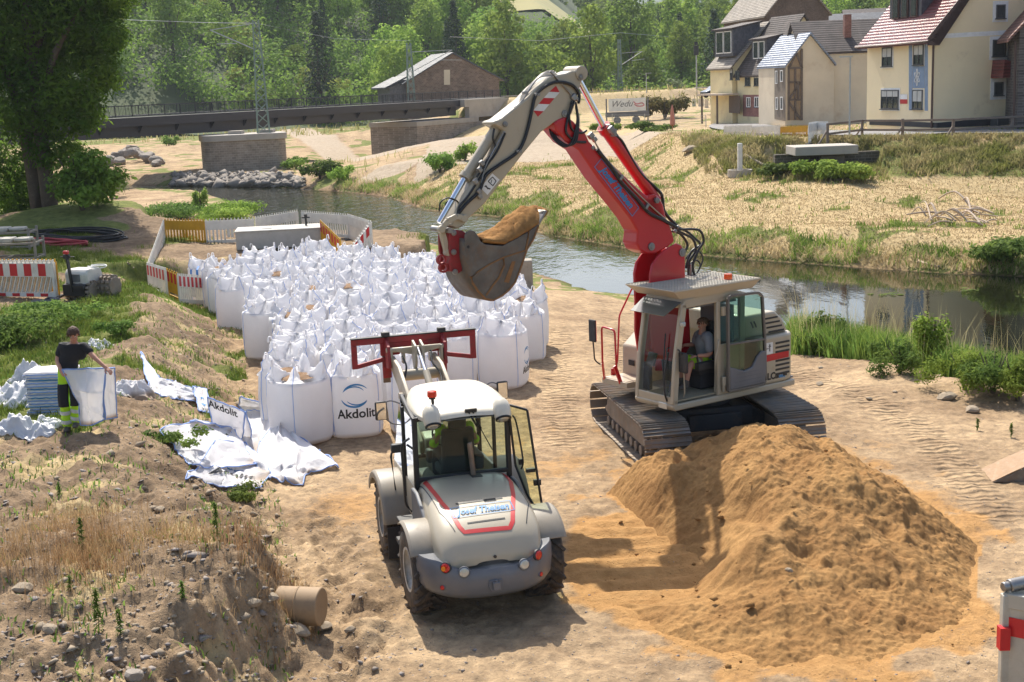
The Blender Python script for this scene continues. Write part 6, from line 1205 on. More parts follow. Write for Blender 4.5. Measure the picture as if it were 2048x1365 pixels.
cloth('empty_bag', 'empty bag with blue edge leaning behind, pressed against the first filled bag', 'empty bag', [[gh(482, 794, (500, 845)), gh(536, 812, (530, 850))], [g3(478, 830, .2), g3(536, 838, .25)], [g3(500, 842, .1), g3(540, 846, .1)]], seed=5, amp=.04, group=GE, print_=('Akdolit', .18, .5, .16, .4, 1))
cloth('empty_bag', 'open triangular fold of an empty bag showing its grey inside in the strewn heap', 'empty bag', [[gh(464, 863, (480, 905)), gh(486, 885, (488, 908))], [g3(449, 906, .05), g3(487, 911, .02)]], seed=6, amp=.02, n=12, group=GE)
cloth('empty_bag', 'folded over empty bag at the top left of the strewn heap', 'empty bag', [[gh(380, 842, (410, 885)), gh(430, 850, (450, 895)), gh(466, 862, (480, 905))], [g3(400, 868, .25), g3(430, 880, .25), g3(450, 904, .15)]], seed=7, amp=.04, group=GE)
cloth('empty_bag', 'large crumpled empty bag sprawling at the right of the strewn heap', 'empty bag', [[g3(555, 870, .35), g3(568, 862, .45), g3(580, 890, .25), g3(640, 915, .08)], [g3(520, 905, .2), g3(560, 910, .35), g3(600, 925, .25), g3(680, 940, .03)], [g3(508, 935, .05), g3(560, 950, .12), g3(590, 955, .15), g3(620, 945, .05)], [g3(540, 960, .0), g3(570, 968, .02), g3(605, 972, .0), g3(618, 950, 0)]], seed=8, amp=.08, n=34, group=GE, freq=4)
cloth('empty_bag', 'empty bag spread flat in the middle of the strewn heap under the upright one', 'empty bag', [[g3(495, 835, .15), g3(540, 842, .2), g3(556, 868, .2)], [g3(485, 885, .12), g3(520, 890, .15), g3(550, 885, .2)], [g3(480, 905, .1), g3(505, 925, .02), g3(518, 915, .05)]], seed=9, amp=.05, group=GE)
cloth('empty_bag', 'long empty bag trailing over the mound edge from the worker to the strewn heap', 'empty bag', [[g3(283, 728, .25), g3(320, 765, .08), g3(350, 770, .05), g3(383, 782, .05)], [g3(296, 775, .02), g3(320, 795, 0), g3(352, 800, .0), g3(394, 806, .02)]], seed=10, amp=.05, n=24, group=GE, freq=5)
cloth('empty_bag', 'small printed empty bag end hanging down the mound left of the upright bag', 'empty bag', [[g3(386, 782, .1), g3(414, 795, .2)], [g3(398, 824, .0), g3(424, 834, .1)]], seed=11, amp=.03, n=12, group=GE, print_=('Akdolit', .9, .5, .1, .3, 1))
GP = 'crumpled bags and film on the mound'
def crumple(name, label, cat, c, r, h, seed, m=None, group=None, n=46):
 rows = []
 for i in range(n+1):
  row = []
  for j in range(n+1):
   u, v = i/n*2-1, j/n*2-1; e = max(abs(u), abs(v)); k = 1+.35*float(pn(math.atan2(v, u)*1.5+seed, seed)); x, y = u*r[0]*k, v*r[1]*k; z = .62*h*(1-e**2)*(.6+.7*float(pn(u*1.3+seed, v*1.3)))+h*.16*abs(float(pn(u*5+seed, v*5)))+h*.35*max(0, .35-abs(float(pn(u*2.1+seed, v*2.1+2))))*(1-e**4)*1.6+.02*float(pn(u*6+seed, v*6)); row.append((x, y, z-.02+.04*abs(float(pn(u*3, v*3+seed)))+zp(c.x+x, c.y+y)-c.z))
  rows.append(row)
 b = MB(); b.grid(rows); o = b.build(name, m or M_BAG, None, smooth=True, solid=.004, angle=180); o.location = c; tag(o, label, cat, group); return o
M_FILM = mat('white_film', (.80, .80, .82), .35, transl=.35, bump=.7, bscale=7)
crumple('crumpled_bag', 'big heap of crumpled white film at the left edge, behind the stacked bags', 'crumpled film', on(40, 800), (.85, .75), .55, 2, M_FILM); crumple('crumpled_bag', 'crumpled white film in front at the left edge, nearest the camera', 'crumpled film', on(48, 855), (.55, .4), .38, 5, M_FILM)
crumple('crumpled_bag', 'thin upright tuft of white film rising behind the stacked bags', 'crumpled film', on(62, 765), (.42, .35), .60, 9, M_FILM); crumple('crumpled_bag', 'small white bag lying on the dirt behind the worker', 'crumpled film', on(190, 688), (.34, .3), .16, 12, M_FILM); crumple('crumpled_bag', 'white bag slumped on the ground right of the bag the worker holds', 'crumpled film', on(262, 785), (.5, .32), .42, 15, M_BAG)
# stack of folded bags
c = on(112, 822); st_ = thing('bag_stack', 'knee high stack of folded blue edged bags beside the worker', 'stack of bags', c)
for i in range(15):
 b = MB(); zz = .02+i*.052; r2 = np.random.RandomState(i); hx, hy = .36+.03*r2.randn(), .30+.02*r2.randn(); b.grid([[(hx*u, hy*v, zz+.014*float(pn(u*2+i, v*2))+.012*(1 if q else -1)) for v in np.linspace(-1, 1, 9)] for u in np.linspace(-1, 1, 11) for q in (1,)]); o = b.build('folded_bag', M_BAG, st_, smooth=True, solid=.045, angle=60)
 b = MB(); P = [Vector((hx*u, -hy-.01, zz+.01*float(pn(u*4+i, 3)))) for u in np.linspace(-1, 1, 12)]; b.tube(P, .011, 5); b.build('hem', M_SEAM if i % 3 else M_LBLUE, o, smooth=True)
# the bag the worker holds
def wp_(cx, cy, dep=0.): return W(cx, cy, dep)+WO
cloth('held_bag', 'open empty white bag held up by the worker at its top edge', 'empty bag', [[wp_(650, 555, .24), wp_(860, 560, .12), wp_(1075, 545, .22)], [wp_(740, 760, .20), wp_(900, 760, .34), wp_(1050, 780, .25)], [wp_(800, 900, .18), wp_(900, 930, .28), wp_(1040, 1000, .22)], [wp_(810, 1110, .12), wp_(930, 1100, .16), wp_(1060, 1040, .2)]], seed=21, amp=.03, n=30)
cloth('held_bag', 'side panel of the bag the worker holds, hanging on its right', 'empty bag', [[wp_(1075, 545, .22), wp_(1128, 560, .05)], [wp_(1050, 780, .25), wp_(1135, 800, .05)], [wp_(1060, 1040, .2), wp_(1145, 1050, .0)]], seed=22, amp=.015, n=14)
# ------------------------------------------------------------------ plastic barriers
M_BW = mat('barrier_white', (.76, .73, .66), .6, dirt=(.40, .33, .24), damt=.25, dscale=2.5, transl=.1); M_BY = mat('barrier_yellow', (.62, .33, .01), .55, dirt=(.4, .25, .08), damt=.2, transl=.1); M_BF = mat('barrier_foot', (.03, .03, .035), .8)
GRP = 'plastic barriers in the ring behind the bags'
def barrier(p, q, label, style='slot', m=None, h=1.0, group=GRP, lean=0., board=False, diag=False, stripe_top=False):
 p = Vector(p); q = Vector(q); L = (q-p).length; d = (q-p)/L; root = tag(empty('site_barrier', (p+q)/2), label, 'barrier', group); c0 = (p+q)/2; m = m or M_BW; n = Vector((-d.y, d.x, 0)).normalized(); n = -n if n.y > 0 else n; up = Vector((0, 0, 1))+n*-lean
 def F(s, z, t): return p+d*s+up*z+n*t-c0
 def bx(b, s0, s1, z0, z1, t=.04): b.prism([(s0, z0), (s1, z0), (s1, z1), (s0, z1)], F, -t/2, t/2)
 b = MB(); zb = .08; bx(b, 0, L, zb, zb+.12); bx(b, 0, L, h*.58, h*.93); bx(b, 0, .06, zb+.12, h*.58); bx(b, L-.06, L, zb+.12, h*.58)
 k = max(4, int(L/.14));
 for i in range(1, k):
  s = L*i/k
  if diag: b.bar(F(s-.10, zb+.12, 0), F(s+.06, h*.58, 0), .055, .035)
  elif not (abs(i-k/2) < 1.2 and style == 'slot'): bx(b, s-.030, s+.030, zb+.12, h*.58, .034)
  else: bx(b, s-.05, s+.05, zb+.2, h*.58, .034)
 for i in range(k//1+1): s = .05+(L-.1)*i/k; bx(b, s-.02, s+.02, h*.93, h, .03)
 b.build('panel', m, root)
 if board or stripe_top:
  z0, z1 = (h*.60, h*.91); k2 = max(3, int(L/(.42 if diag else .30))); o = None; b = MB()
  for i in range(k2): s0 = .04+(L-.08)*(i+.05)/k2; b.prism([(s0, z0), (s0+(L-.08)/k2*.52, z0), (s0+(L-.08)/k2*.52, z1), (s0, z1)], F, .021, .026)
  b.build('stripe', M_RSTRIPE, root)
  if diag:
   b = MB()
   for i in range(k2): s0 = .04+(L-.08)*(i+.05)/k2; b.prism([(s0, zb+.01), (s0+(L-.08)/k2*.52, zb+.01), (s0+(L-.08)/k2*.52, zb+.1), (s0, zb+.1)], F, .021, .026)
   b.build('stripe', M_RSTRIPE, root)
 for i, s in enumerate((.12, L-.12)): c = MB(); c.box(F(s, .04, 0), (.22, .42, .08), Matrix.Rotation(math.atan2(d.y, d.x), 3, 'Z')); c.build('foot', M_BF, root, bevel=.02)
 return root
def bar_px(a, b_, label, **k):
 p = on(*a, 1.); q = on(*b_, 1.); barrier(p, q, label, **k)
RZ = 1.0
def br(a, c, label, **k):
 za = k.pop('z', RZ); p = G(a[0], a[1], za); q = G(c[0], c[1], za); p.z = min(zp(p.x, p.y), za+.1); q.z = min(zp(q.x, q.y), za+.1); barrier(p, q, label, **k)
br((333, 495), (413, 497), 'orange yellow plastic barrier at the back left of the ring', m=M_BY)
br((414, 497), (512, 493), 'white barrier right of the back yellow one in the ring'); br((514, 491), (599, 475), 'white barrier at the back middle, slanting up to the ring corner'); br((606, 477), (700, 486), 'white slotted barrier at the back right of the ring, before the river'); br((700, 487), (742, 503), 'short white barrier closing the back right corner of the ring')
br((682, 516), (746, 502), 'red and white striped barrier with slanted bars at the right end', board=True, diag=True); br((644, 500), (683, 512), 'yellow barrier with red and white board beside the grey lid', m=M_BY, board=True)
br((297, 548), (332, 497), 'white barrier forming the left flank of the ring'); br((296, 555), (334, 567), 'red and white striped barrier at the front left corner of the ring', board=True, h=1.0); br((334, 566), (358, 566), 'narrow yellow barrier at the front left corner', m=M_BY, board=True); br((356, 572), (412, 552), 'striped barrier leading to the far left bag', board=True); br((412, 552), (470, 540), 'striped barrier half hidden behind the far left bags', board=True)
# flat grey lid with a post
c = G(560, 500, 1.0); b = MB(); b.box((0, 0, .32), (3.0, 1.5, .64)); b.box((0, 0, .66), (3.08, 1.58, .05)); t = thing('concrete_box', 'pale flat topped box with a small black post inside the barrier ring', 'box', Vector((c.x, c.y, zp(c.x, c.y))), .12)
b.build('body', mat('box_grey', (.42, .40, .36), .7, dirt=(.3, .25, .18), damt=.3), t, bevel=.03); b = MB(); b.cyl((1.0, .2, .68), (1.0, .2, .98), .04); b.box((1.0, .2, .98), (.3, .08, .06)); b.cyl((1, .2, 1.0), (1, .2, 1.10), .06); b.build('valve_post', M_BLACK, t, bevel=.01)
b = MB(); b.box((-.4, -.3, .69), (.35, .2, .012)); b.build('cover_plate', M_GREY, t)
# concrete block on the bank behind the bucket
p = G(1040, 545, 0); b = MB(); b.box((0, 0, .55), (.9, .7, 1.3)); o = b.build('concrete_block', mat('concrete', (.36, .32, .26), .9, dirt=(.2, .17, .13), damt=.4, bump=.5, bscale=14), None, bevel=.05); o.location = (p.x, p.y, zp(p.x, p.y)-.1); tag(o, 'upright concrete block on the river bank behind the bucket', 'concrete block')
# barrier stack at the left edge
for i, lb in enumerate(('front white barrier of the stack at the left edge, red blocks and slanted slots', 'barrier behind the front one in the stack at the left edge', 'rearmost barrier of the stack at the left edge')):
 p = G(-60, 598, 1.15); q = G(113, 600, 1.15); off = Vector((0, .16*i, 0)); barrier(p+off, q+off, lb, board=(i == 0), diag=True, group='stacked barriers at the left edge', h=1.12, m=M_BW if i < 2 else M_BY)
for i, (px, py, l_) in enumerate(((48, 613, 'front'), (90, 606, 'second'))):
 p = on(px, py); b = MB(); b.box((0, 0, .05), (1.1-.3*i, .3, .10)); b.box((.3, -.05, .12), (.22, .18, .05)); o = b.build('barrier_foot', M_MGREY, None, bevel=.02); o.location = p; tag(o, '%s grey rubber foot lying under the barrier stack' % l_, 'barrier foot')
# pallet frames with covers
for i, (px, py, lb) in enumerate(((30, 520, 'wire pallet frame at the left edge behind the barriers'), (20, 498, 'second pallet frame farther back at the left edge'))):
 p = on(px, py); t = thing('pallet_frame', lb, 'pallet', p, .05, 'pallet frames at the left edge'); b = MB()
 for z in (.1, .6):
  for y in (-.5, .5): b.bar((-1.3, y, z), (.85, y, z), .07)
  for x in (-1.3, -.2, .85): b.bar((x, -.5, z), (x, .5, z), .07)
 for x in (-1.3, .85):
  for y in (-.5, .5): b.bar((x, y, 0), (x, y, .75), .08)
 b.build('frame', mat('wood_grey', (.30, .26, .21), .85, dirt=(.16, .13, .1), damt=.4), t, bevel=.01)
 b = MB(); b.box((-.5, 0, .70), (1.1, .7, .16)); b.box((.35, .05, .70), (.5, .6, .12)); b.build('cover', mat('cover_beige', (.5, .46, .38), .6, dirt=(.1, .09, .08), damt=.5), t, bevel=.04)
# trench roller: a small remote controlled compactor
p = on(170, 598); t = thing('trench_roller', 'small white trench roller with toothed drums and upright handle, parked on the grass', 'trench roller', p, -.35)
b = MB(); b.prism([(-.30, .42), (-.32, .80), (-.22, .92), (.34, .90), (.44, .66), (.42, .42)], lambda y, z, t_: (t_, y, z), -.38, .38); b.build('hood', mat('roller_white', (.60, .58, .54), .5, dirt=(.35, .3, .22), damt=.3), t, bevel=.05, seg=3)
b = MB(); b.box((-.02, -.36, .34), (.74, .18, .34)); b.box((0, 0, .34), (.7, .9, .2)); b.build('frame', M_BLACK, t, bevel=.03); b = MB(); b.box((0, -.325, .68), (.3, .03, .22)); b.build('vent', M_MGREY, t, bevel=.02)
for y in (-.12, .52):
 b = MB(); b.cyl((-.42, y, .29), (.46, y, .29), .24, n=20)
 for k in range(14):
  a = 2*math.pi*k/14
  for x in (-.34, -.1, .14, .38): b.box((x, y+math.cos(a)*.265, .29+math.sin(a)*.265), (.12, .07, .07), Matrix.Rotation(a, 3, 'X'))
 b.build('drum', M_FRAME, t, bevel=.01)
b = MB(); b.cyl((.42, .3, .36), (.86, .3, .36), .27, n=18)
for k in range(12):
 a = 2*math.pi*k/12
 for x in (.5, .64, .78): b.box((x, .3+math.cos(a)*.30, .36+math.sin(a)*.30), (.08, .08, .09), Matrix.Rotation(a, 3, 'X'))
b.build('drum', M_FRAME, t, bevel=.01)
b = MB(); b.bar((-.05, -.42, .3), (-.12, -.46, 1.38), .11, .05); b.bar((-.34, -.46, 1.30), (.14, -.46, 1.30), .03); b.box((-.12, -.46, 1.30), (.2, .08, .12)); h_ = b.build('handle', M_BLACK, t, bevel=.015); b = MB(); b.box((-.12, -.47, 1.42), (.16, .10, .10)); b.build('emergency_stop', M_RED, h_, bevel=.02)
b = MB(); b.tube([(.45+.28*math.cos(a), .1+.2*math.sin(a), .95+.02*math.sin(a*2)) for a in np.linspace(0, 2*math.pi, 24)], .016); b.tube([(.5+.22*math.cos(a), .1+.16*math.sin(a), .99) for a in np.linspace(0, 2*math.pi, 24)], .016); b.build('hose', M_WHITE, t, smooth=True)
# coils
def coil(label, cat, px, py, r, ry, n, m, rad, seed):
 c = on(px, py); b = MB(); q = np.random.RandomState(seed)
 for k in range(n):
  ph = q.rand()*6; a_ = r*(.82+.25*q.rand()); b_ = ry*(.75+.35*q.rand()); dx, dy = q.randn(2)*.12; P = []
  for a in np.linspace(0, 2*math.pi, 30): x = dx+a_*math.cos(a); y = dy+b_*math.sin(a); P.append((x, y, zp(c.x+x, c.y+y)-c.z+.05+.05*(k/n*3)+.05*math.sin(a*2+ph)))
  b.tube(P, rad, 6)
 o = b.build(label[1], m, None, smooth=True, angle=180); o.location = c; tag(o, label[0], cat)
coil(('black and grey cable coiled loosely on the bank below the big tree', 'cable_coil'), 'cable coil', 160, 476, 1.7, .8, 9, M_BLACK, .035, 3); coil(('red hose bundle lying in front of the black cable coil', 'hose_bundle'), 'hose bundle', 118, 492, 1.0, .42, 9, mat('hose_red', (.42, .05, .06), .6), .035, 6)
# buried drum, stone slab, boulders
c = G(612, 1212, .42); b = MB(); b.cyl((-.34, .06, 0), (.20, -.05, 0), .235, n=28); b.cyl((-.10, .01, 0), (-.07, .005, 0), .243, n=28); o = b.build('drum', mat('rusty_drum', (.34, .23, .13), .75, dirt=(.2, .13, .08), damt=.5, dscale=2), None, bevel=.012, smooth=True); o.location = c; tag(o, 'rusty brown steel drum stuck in the earth bank at the lower left', 'drum')
def rock(seed, s):
 q = np.random.RandomState(seed); bm = bmesh.new(); bmesh.ops.create_icosphere(bm, subdivisions=2, radius=1.); N_ = [Vector(q.randn(3)).normalized() for _ in range(9)]; D_ = [.62+.3*q.rand() for _ in N_]
 for v in bm.verts:
  p = v.co.copy()
  for n_, d_ in zip(N_, D_):
   k = p.dot(n_)-d_
   if k > 0: p -= n_*k
  v.co = Vector((p.x*s[0], p.y*s[1], p.z*s[2]))
 me = bpy.data.meshes.new('rock'); bm.to_mesh(me); bm.free(); return me
M_ROCK = mat('rock_grey', (.26, .225, .19), .9, dirt=(.42, .37, .30), damt=.4, dscale=2, bump=.7, bscale=6); M_ROCK2 = mat('rock_tan', (.32, .255, .18), .9, dirt=(.28, .2, .13), damt=.4, dscale=3, bump=.6, bscale=12); M_SLATE = mat('slate_chip', (.27, .23, .205), .8, dirt=(.45, .36, .25), damt=.5, dscale=5, var=.3)
ROCKS = [rock(i, (1, .8, .62)) for i in range(6)]
for m_ in ROCKS: m_.materials.append(M_ROCK)
ROCKT = [rock(20+i, (1, .75, .45)) for i in range(4)]
for m_ in ROCKT: m_.materials.append(M_ROCK2)
def put_rock(px, py, s, label, tan=False, h=.25, k=0, group=None, pos=None, rz=0.):
 p = pos or on(px, py); o = mobj('boulder', (ROCKT if tan else ROCKS)[k % (4 if tan else 6)]); o.location = (p.x, p.y, p.z+s*h); o.scale = (s, s, s); o.rotation_euler = (.2*math.sin(k), .2*math.cos(k*2), rz+k); tag(o, label, 'boulder' if s > .3 else 'stone', group); return o
q = np.random.RandomState(8)
BO = []
for i in range(22):
 px = 215+115*q.rand(); py = 336-24*(1-abs((px-262)/70))*q.rand()-2; p = on(px, py); BO.append(put_rock(0, 0, .6+.45*q.rand(), 'grey quarried boulder in the pile left of the bridge pier', k=i, group='boulder pile left of the bridge pier', pos=Vector((p.x, p.y, p.z+max(0, 1.5*(1-abs(px-262)/60))*q.rand()))))
ORD = NTH[:19]
def uniq(L):
 D = {}
 for o in L: D.setdefault(o['label'], []).append(o)
 for lb, os_ in D.items():
  if len(os_) > 1:
   os_.sort(key=lambda o: o.location.x/o.location.y)
   for i, o in enumerate(os_): o['label'] = (ORD[i] if i < 19 else str(i+1)+'th')+' from left, '+lb
uniq(BO)
G2 = 'stones on the soil'
for i, (px, py, s, lb) in enumerate(((1578, 1072, .075, 'small pale stone lying on the side of the sand heap'), (1640, 768, .13, 'pale stone on the right bank beside the excavator tail'), (1790, 785, .1, 'pair of pale stones below the riverside plants'), (1893, 798, .26, 'flat buff slab on the earth ridge by the riverside plants'), (1945, 822, .22, 'rounded buff boulder on the ridge right of the flat slab'), (1738, 797, .1, 'small flat stone left of the stone pair'),
 (600, 1262, .20, 'large brown rock fallen below the drum'), (505, 1205, .16, 'flat tan stone left of the buried drum'), (545, 1190, .13, 'rounded clod stone above the flat tan one'), (640, 1255, .2, 'angular brown rock at the foot of the earth face'), (700, 1255, .10, 'upright pale stone on the dirt before the loader wheel'), (268, 1345, .15, 'dark brown stone at the bottom edge'), (100, 1262, .14, 'grey flat stone at the lower left edge'), (45, 1175, .16, 'big pale slate lying at the left edge'), (435, 1015, .13, 'pale angular rock beside the green weeds'), (320, 1022, .12, 'flat rock left of the pale angular one'), (355, 795, .10, 'flat stone on the mound above the trailing bag'), (480, 808, .14, 'pale flat slab on the slope above the strewn bags'), (300, 692, .07, 'dark round stone on the mound top'))):
 tan_ = 'dark' not in lb
 if i == 0: p = G(px, py, 1.0); pos = Vector((p.x, p.y, zp(p.x, p.y)*0+sand_top(p.x, p.y)+.03));
 else: pos = None
 put_rock(px, py, s*.85, lb, tan_, k=i, group=G2, pos=pos)
# loose bucket lying at the right edge
p = on(1975, 958); p = on(1985, 962); t = thing('spare_bucket', 'sand smeared steel bucket lying on its back at the right edge', 'bucket', p, -.1)
b = MB(); b.prism([(0, 0), (.05, .02), (.9, .50), (1.5, .62), (1.6, .3), (1.4, .0)], lambda x, z, t_: (x, t_, z), -.02, .0); b.build('side_plate', M_BUCKET, t, bevel=.006); b = MB(); b.prism([(0, 0), (.05, .02), (.9, .50), (1.5, .62), (1.6, .3), (1.4, .0)], lambda x, z, t_: (x, t_+1.0, z), .0, .02); b.build('side_plate', M_BUCKET, t, bevel=.006)
b = MB(); b.grid([[(x, y, z) for y in np.linspace(0, 1, 5)] for x, z in ((0, .0), (.05, .03), (.45, .27), (.9, .51), (1.5, .63), (1.65, .35))]); b.build('shell', mat('sandy_plate', (.30, .18, .09), .7, .1, dirt=(.42, .33, .25), damt=.6, dscale=4), t, solid=.025)
t.scale = (.72, .72, .62)
# dumper skip in the lower right corner
pc = G(2010, 1290, .8); PD = Vector((pc.x, pc.y, 0)); t = thing('dumper_skip', 'steel dumper skip corner with red and white stripes in the lower right corner', 'dumper skip', PD); dA = Vector((.80, -.60, 0)); dB = Vector((.97, .25, 0));
b = MB(); H0, H1 = .15, 1.35
def pz(v, z): return Vector((v.x, v.y, z))
O0 = pz(Vector((0, 0, 0)), H0); b.add([pz(Vector(), H0), pz(dA*1.6, H0), pz(dA*1.6, H1-.05), pz(Vector(), H1-.05)], [(0, 1, 2, 3)]); b.add([pz(Vector(), H0), pz(dB*1.8, H0), pz(dB*1.8, H1-.05), pz(Vector(), H1-.05)], [(0, 1, 2, 3)]); b.build('wall', mat('skip_cream', (.46, .43, .36), .5, dirt=(.3, .22, .14), damt=.4), t, solid=.05)
b = MB(); b.bar(pz(-dA*.03, H1-.06), pz(dA*1.6, H1-.06), .08, .16, (0, 0, 1)); b.bar(pz(Vector(), H0), pz(Vector(), H1), .10, .10); b.bar(pz(-dB*.0, H1), pz(dB*1.8, H1), .08, .1, (0, 0, 1)); b.build('rim', MATS['skip_cream'], t, bevel=.012)
b = MB(); b.cyl(pz(dB*.02, H1+.08), pz(dB*.34, H1+.10), .07, n=16); b.cyl(pz(-dB*.05, H1+.08), pz(dB*.04, H1+.08), .05, n=12); b.build('hinge_pin', M_STEEL, t, bevel=.01, smooth=True)
nA = Vector((-dA.y, dA.x, 0)); nA = -nA if nA.x > 0 else nA; b = MB(); b.add([pz(dA*.02+nA*.032, .92), pz(dA*1.5+nA*.032, .92), pz(dA*1.5+nA*.032, 1.12), pz(dA*.02+nA*.032, 1.12)], [(0, 1, 2, 3)]); b.build('stripe', M_RSTRIPE, t, solid=.004)
b = MB(); b.bar(pz(nA*.06, .78), pz(nA*.06, 1.02), .104, .104); b.build('stripe', M_RSTRIPE, t)
b = MB(); b.add([pz(dA*.1+dB*.1, .75), pz(dA*1.6+dB*.1, .75), pz(dA*1.6+dB*1.7, .75), pz(dB*1.7, .75)], [(0, 1, 2, 3)]); b.build('floor', M_DARK, t)
# post in a concrete ring, log, driftwood on the meadow
p = on(1480, 352); t = thing('marker_post', 'white square post standing in a low concrete ring on the meadow', 'post', p); b = MB(); b.box((0, 0, .95), (.26, .26, 1.9)); b.build('post', mat('post_white', (.70, .68, .64), .6), t, bevel=.02); b = MB(); b.lathe([(.66, 0), (.72, .0), (.72, .42), (.60, .42), (.58, .02)], (0, 0, -.05), (0, 0, 1), 22); b.build('concrete_ring', mat('ring_concrete', (.42, .38, .33), .9, dirt=(.25, .22, .18), damt=.4), t, smooth=True)
p = on(1380, 304); put_rock(1380, 304, .62, 'long pale boulder on the gravel above the meadow', True, k=3)
M_WOOD = mat('driftwood', (.42, .33, .25), .85, dirt=(.2, .15, .11), damt=.4, dscale=6)
def stick(name, pts, r, label, cat, group=None, m=None):
 P = [on(z[0], z[1])+Vector((0, 0, r*.7+(z[2] if len(z) > 2 else 0))) for z in pts]; c0 = P[0].copy(); b = MB(); b.tube(smoothpath([q_-c0 for q_ in P]), 0, 7, list(np.linspace(r, r*.5, (len(P)-1)*5+1 if len(P) > 2 else 2))); o = b.build(name, m or M_WOOD, None, smooth=True, angle=180); o.location = c0; tag(o, label, cat, group); return o
stick('log', ((1490, 314), (1510, 324), (1528, 333)), .13, 'long pale log lying on the meadow slope above the white post', 'log'); stick('log', ((1833, 526), (1878, 536)), .09, 'short pale log lying at the far water edge', 'log'); stick('log', ((1512, 318), (1534, 324)), .09, 'short pale log beside the long one', 'log')

q = np.random.RandomState(4)
for i in range(22):
 x0 = 1850+q.rand()*150; y0 = 415+q.rand()*42; L_ = 30+60*q.rand(); a = -.35+q.randn()*.5; stick('branch', ((x0, y0, .1), (x0+L_*.5*math.cos(a)*-1, y0+L_*.25*math.sin(a), .5*q.rand()+.15), (x0-L_*math.cos(a), y0+L_*.5*math.sin(a), .25*q.rand())), .035+.03*q.rand(), 'bare dead branch in the brushwood tangle on the far bank', 'branch', 'brushwood tangle on the far bank')
# ------------------------------------------------------------------ buildings
M_SHUT = mat('shutter', (.55, .55, .52), .5); M_WFRAME = mat('window_frame', (.07, .075, .08), .4); M_PANE = mat('window_glass', (.045, .055, .06), .06, .0, spec=.9); M_WF2 = mat('window_surround', (.88, .87, .84), .7); M_GUT = mat('gutter_brown', (.09, .05, .04), .5); M_SLT = mat('slate_cladding', (.10, .10, .115), .5, var=.4, dscale=4)
def wallmat(name, col, dirt=None, **k): return mat(name, col, .9, dirt=dirt, bump=.25, bscale=5, **k)
def tilemat(name, a, b_, gloss=.6, sc=3.2, bands='Z'):
 if name in MATS: return MATS[name]
 t = NT(name); co = t.coord(); w1 = t.n('TexWave', bands_direction='Z'); w1.inputs['Scale'].default_value = sc*.5; t.l(co[0], co[1], w1, 'Vector'); w2 = t.n('TexWave', bands_direction='Y'); w2.inputs['Scale'].default_value = sc*.8; w2.inputs['Distortion'].default_value = .3; t.l(co[0], co[1], w2, 'Vector')
 n = t.noise(1.2, 5, co); r = t.ramp(n, 0, .3, .7, lin(a), lin(b_)); m1 = t.n('Math', operation='MULTIPLY'); t.l(w1, 1, m1, 0); t.l(w2, 1, m1, 1); rr = t.ramp(w1, 1, .0, .25, (.45, .45, .45, 1), (1, 1, 1, 1)); m = t.mix(1., (r, 0), (rr, 0), 'MULTIPLY')
 t.l(m, 0, t.b, 'Base Color'); t.b.inputs['Roughness'].default_value = gloss; b1 = t.bump(w1, 1, .6, .05); t.bump(w2, 1, .6, .04, b1); MATS[name] = t.m; return t.m
def brickmat(name, a, b_, mortar, sc=1., row=.25, wid=.5, rough=.9):
 if name in MATS: return MATS[name]
 t = NT(name); tc = t.n('TexCoord'); sx_ = t.n('SeparateXYZ'); t.l(tc, 'Object', sx_, 0); ad = t.n('Math', operation='ADD'); t.l(sx_, 0, ad, 0); t.l(sx_, 1, ad, 1); cb = t.n('CombineXYZ'); t.l(ad, 0, cb, 0); t.l(sx_, 2, cb, 1)
 br_ = t.n('TexBrick'); br_.inputs['Scale'].default_value = sc; br_.inputs['Row Height'].default_value = row; br_.inputs['Brick Width'].default_value = wid; br_.inputs['Mortar Size'].default_value = .02; br_.inputs['Color1'].default_value = lin(a); br_.inputs['Color2'].default_value = lin(b_); br_.inputs['Mortar'].default_value = lin(mortar); t.l(cb, 0, br_, 'Vector')
 n = t.noise(.8, 6, (tc, 'Object'), .7); r = t.ramp(n, 0, .3, .7, (.65, .63, .6, 1), (1.15, 1.12, 1.1, 1)); m = t.mix(1., (br_, 0), (r, 0), 'MULTIPLY'); t.l(m, 0, t.b, 'Base Color'); t.b.inputs['Roughness'].default_value = rough; n2 = t.noise(9, 4, (tc, 'Object')); b1 = t.bump(n2, 0, .5, .04); t.bump(br_, 1, -.6, .03, b1); MATS[name] = t.m; return t.m
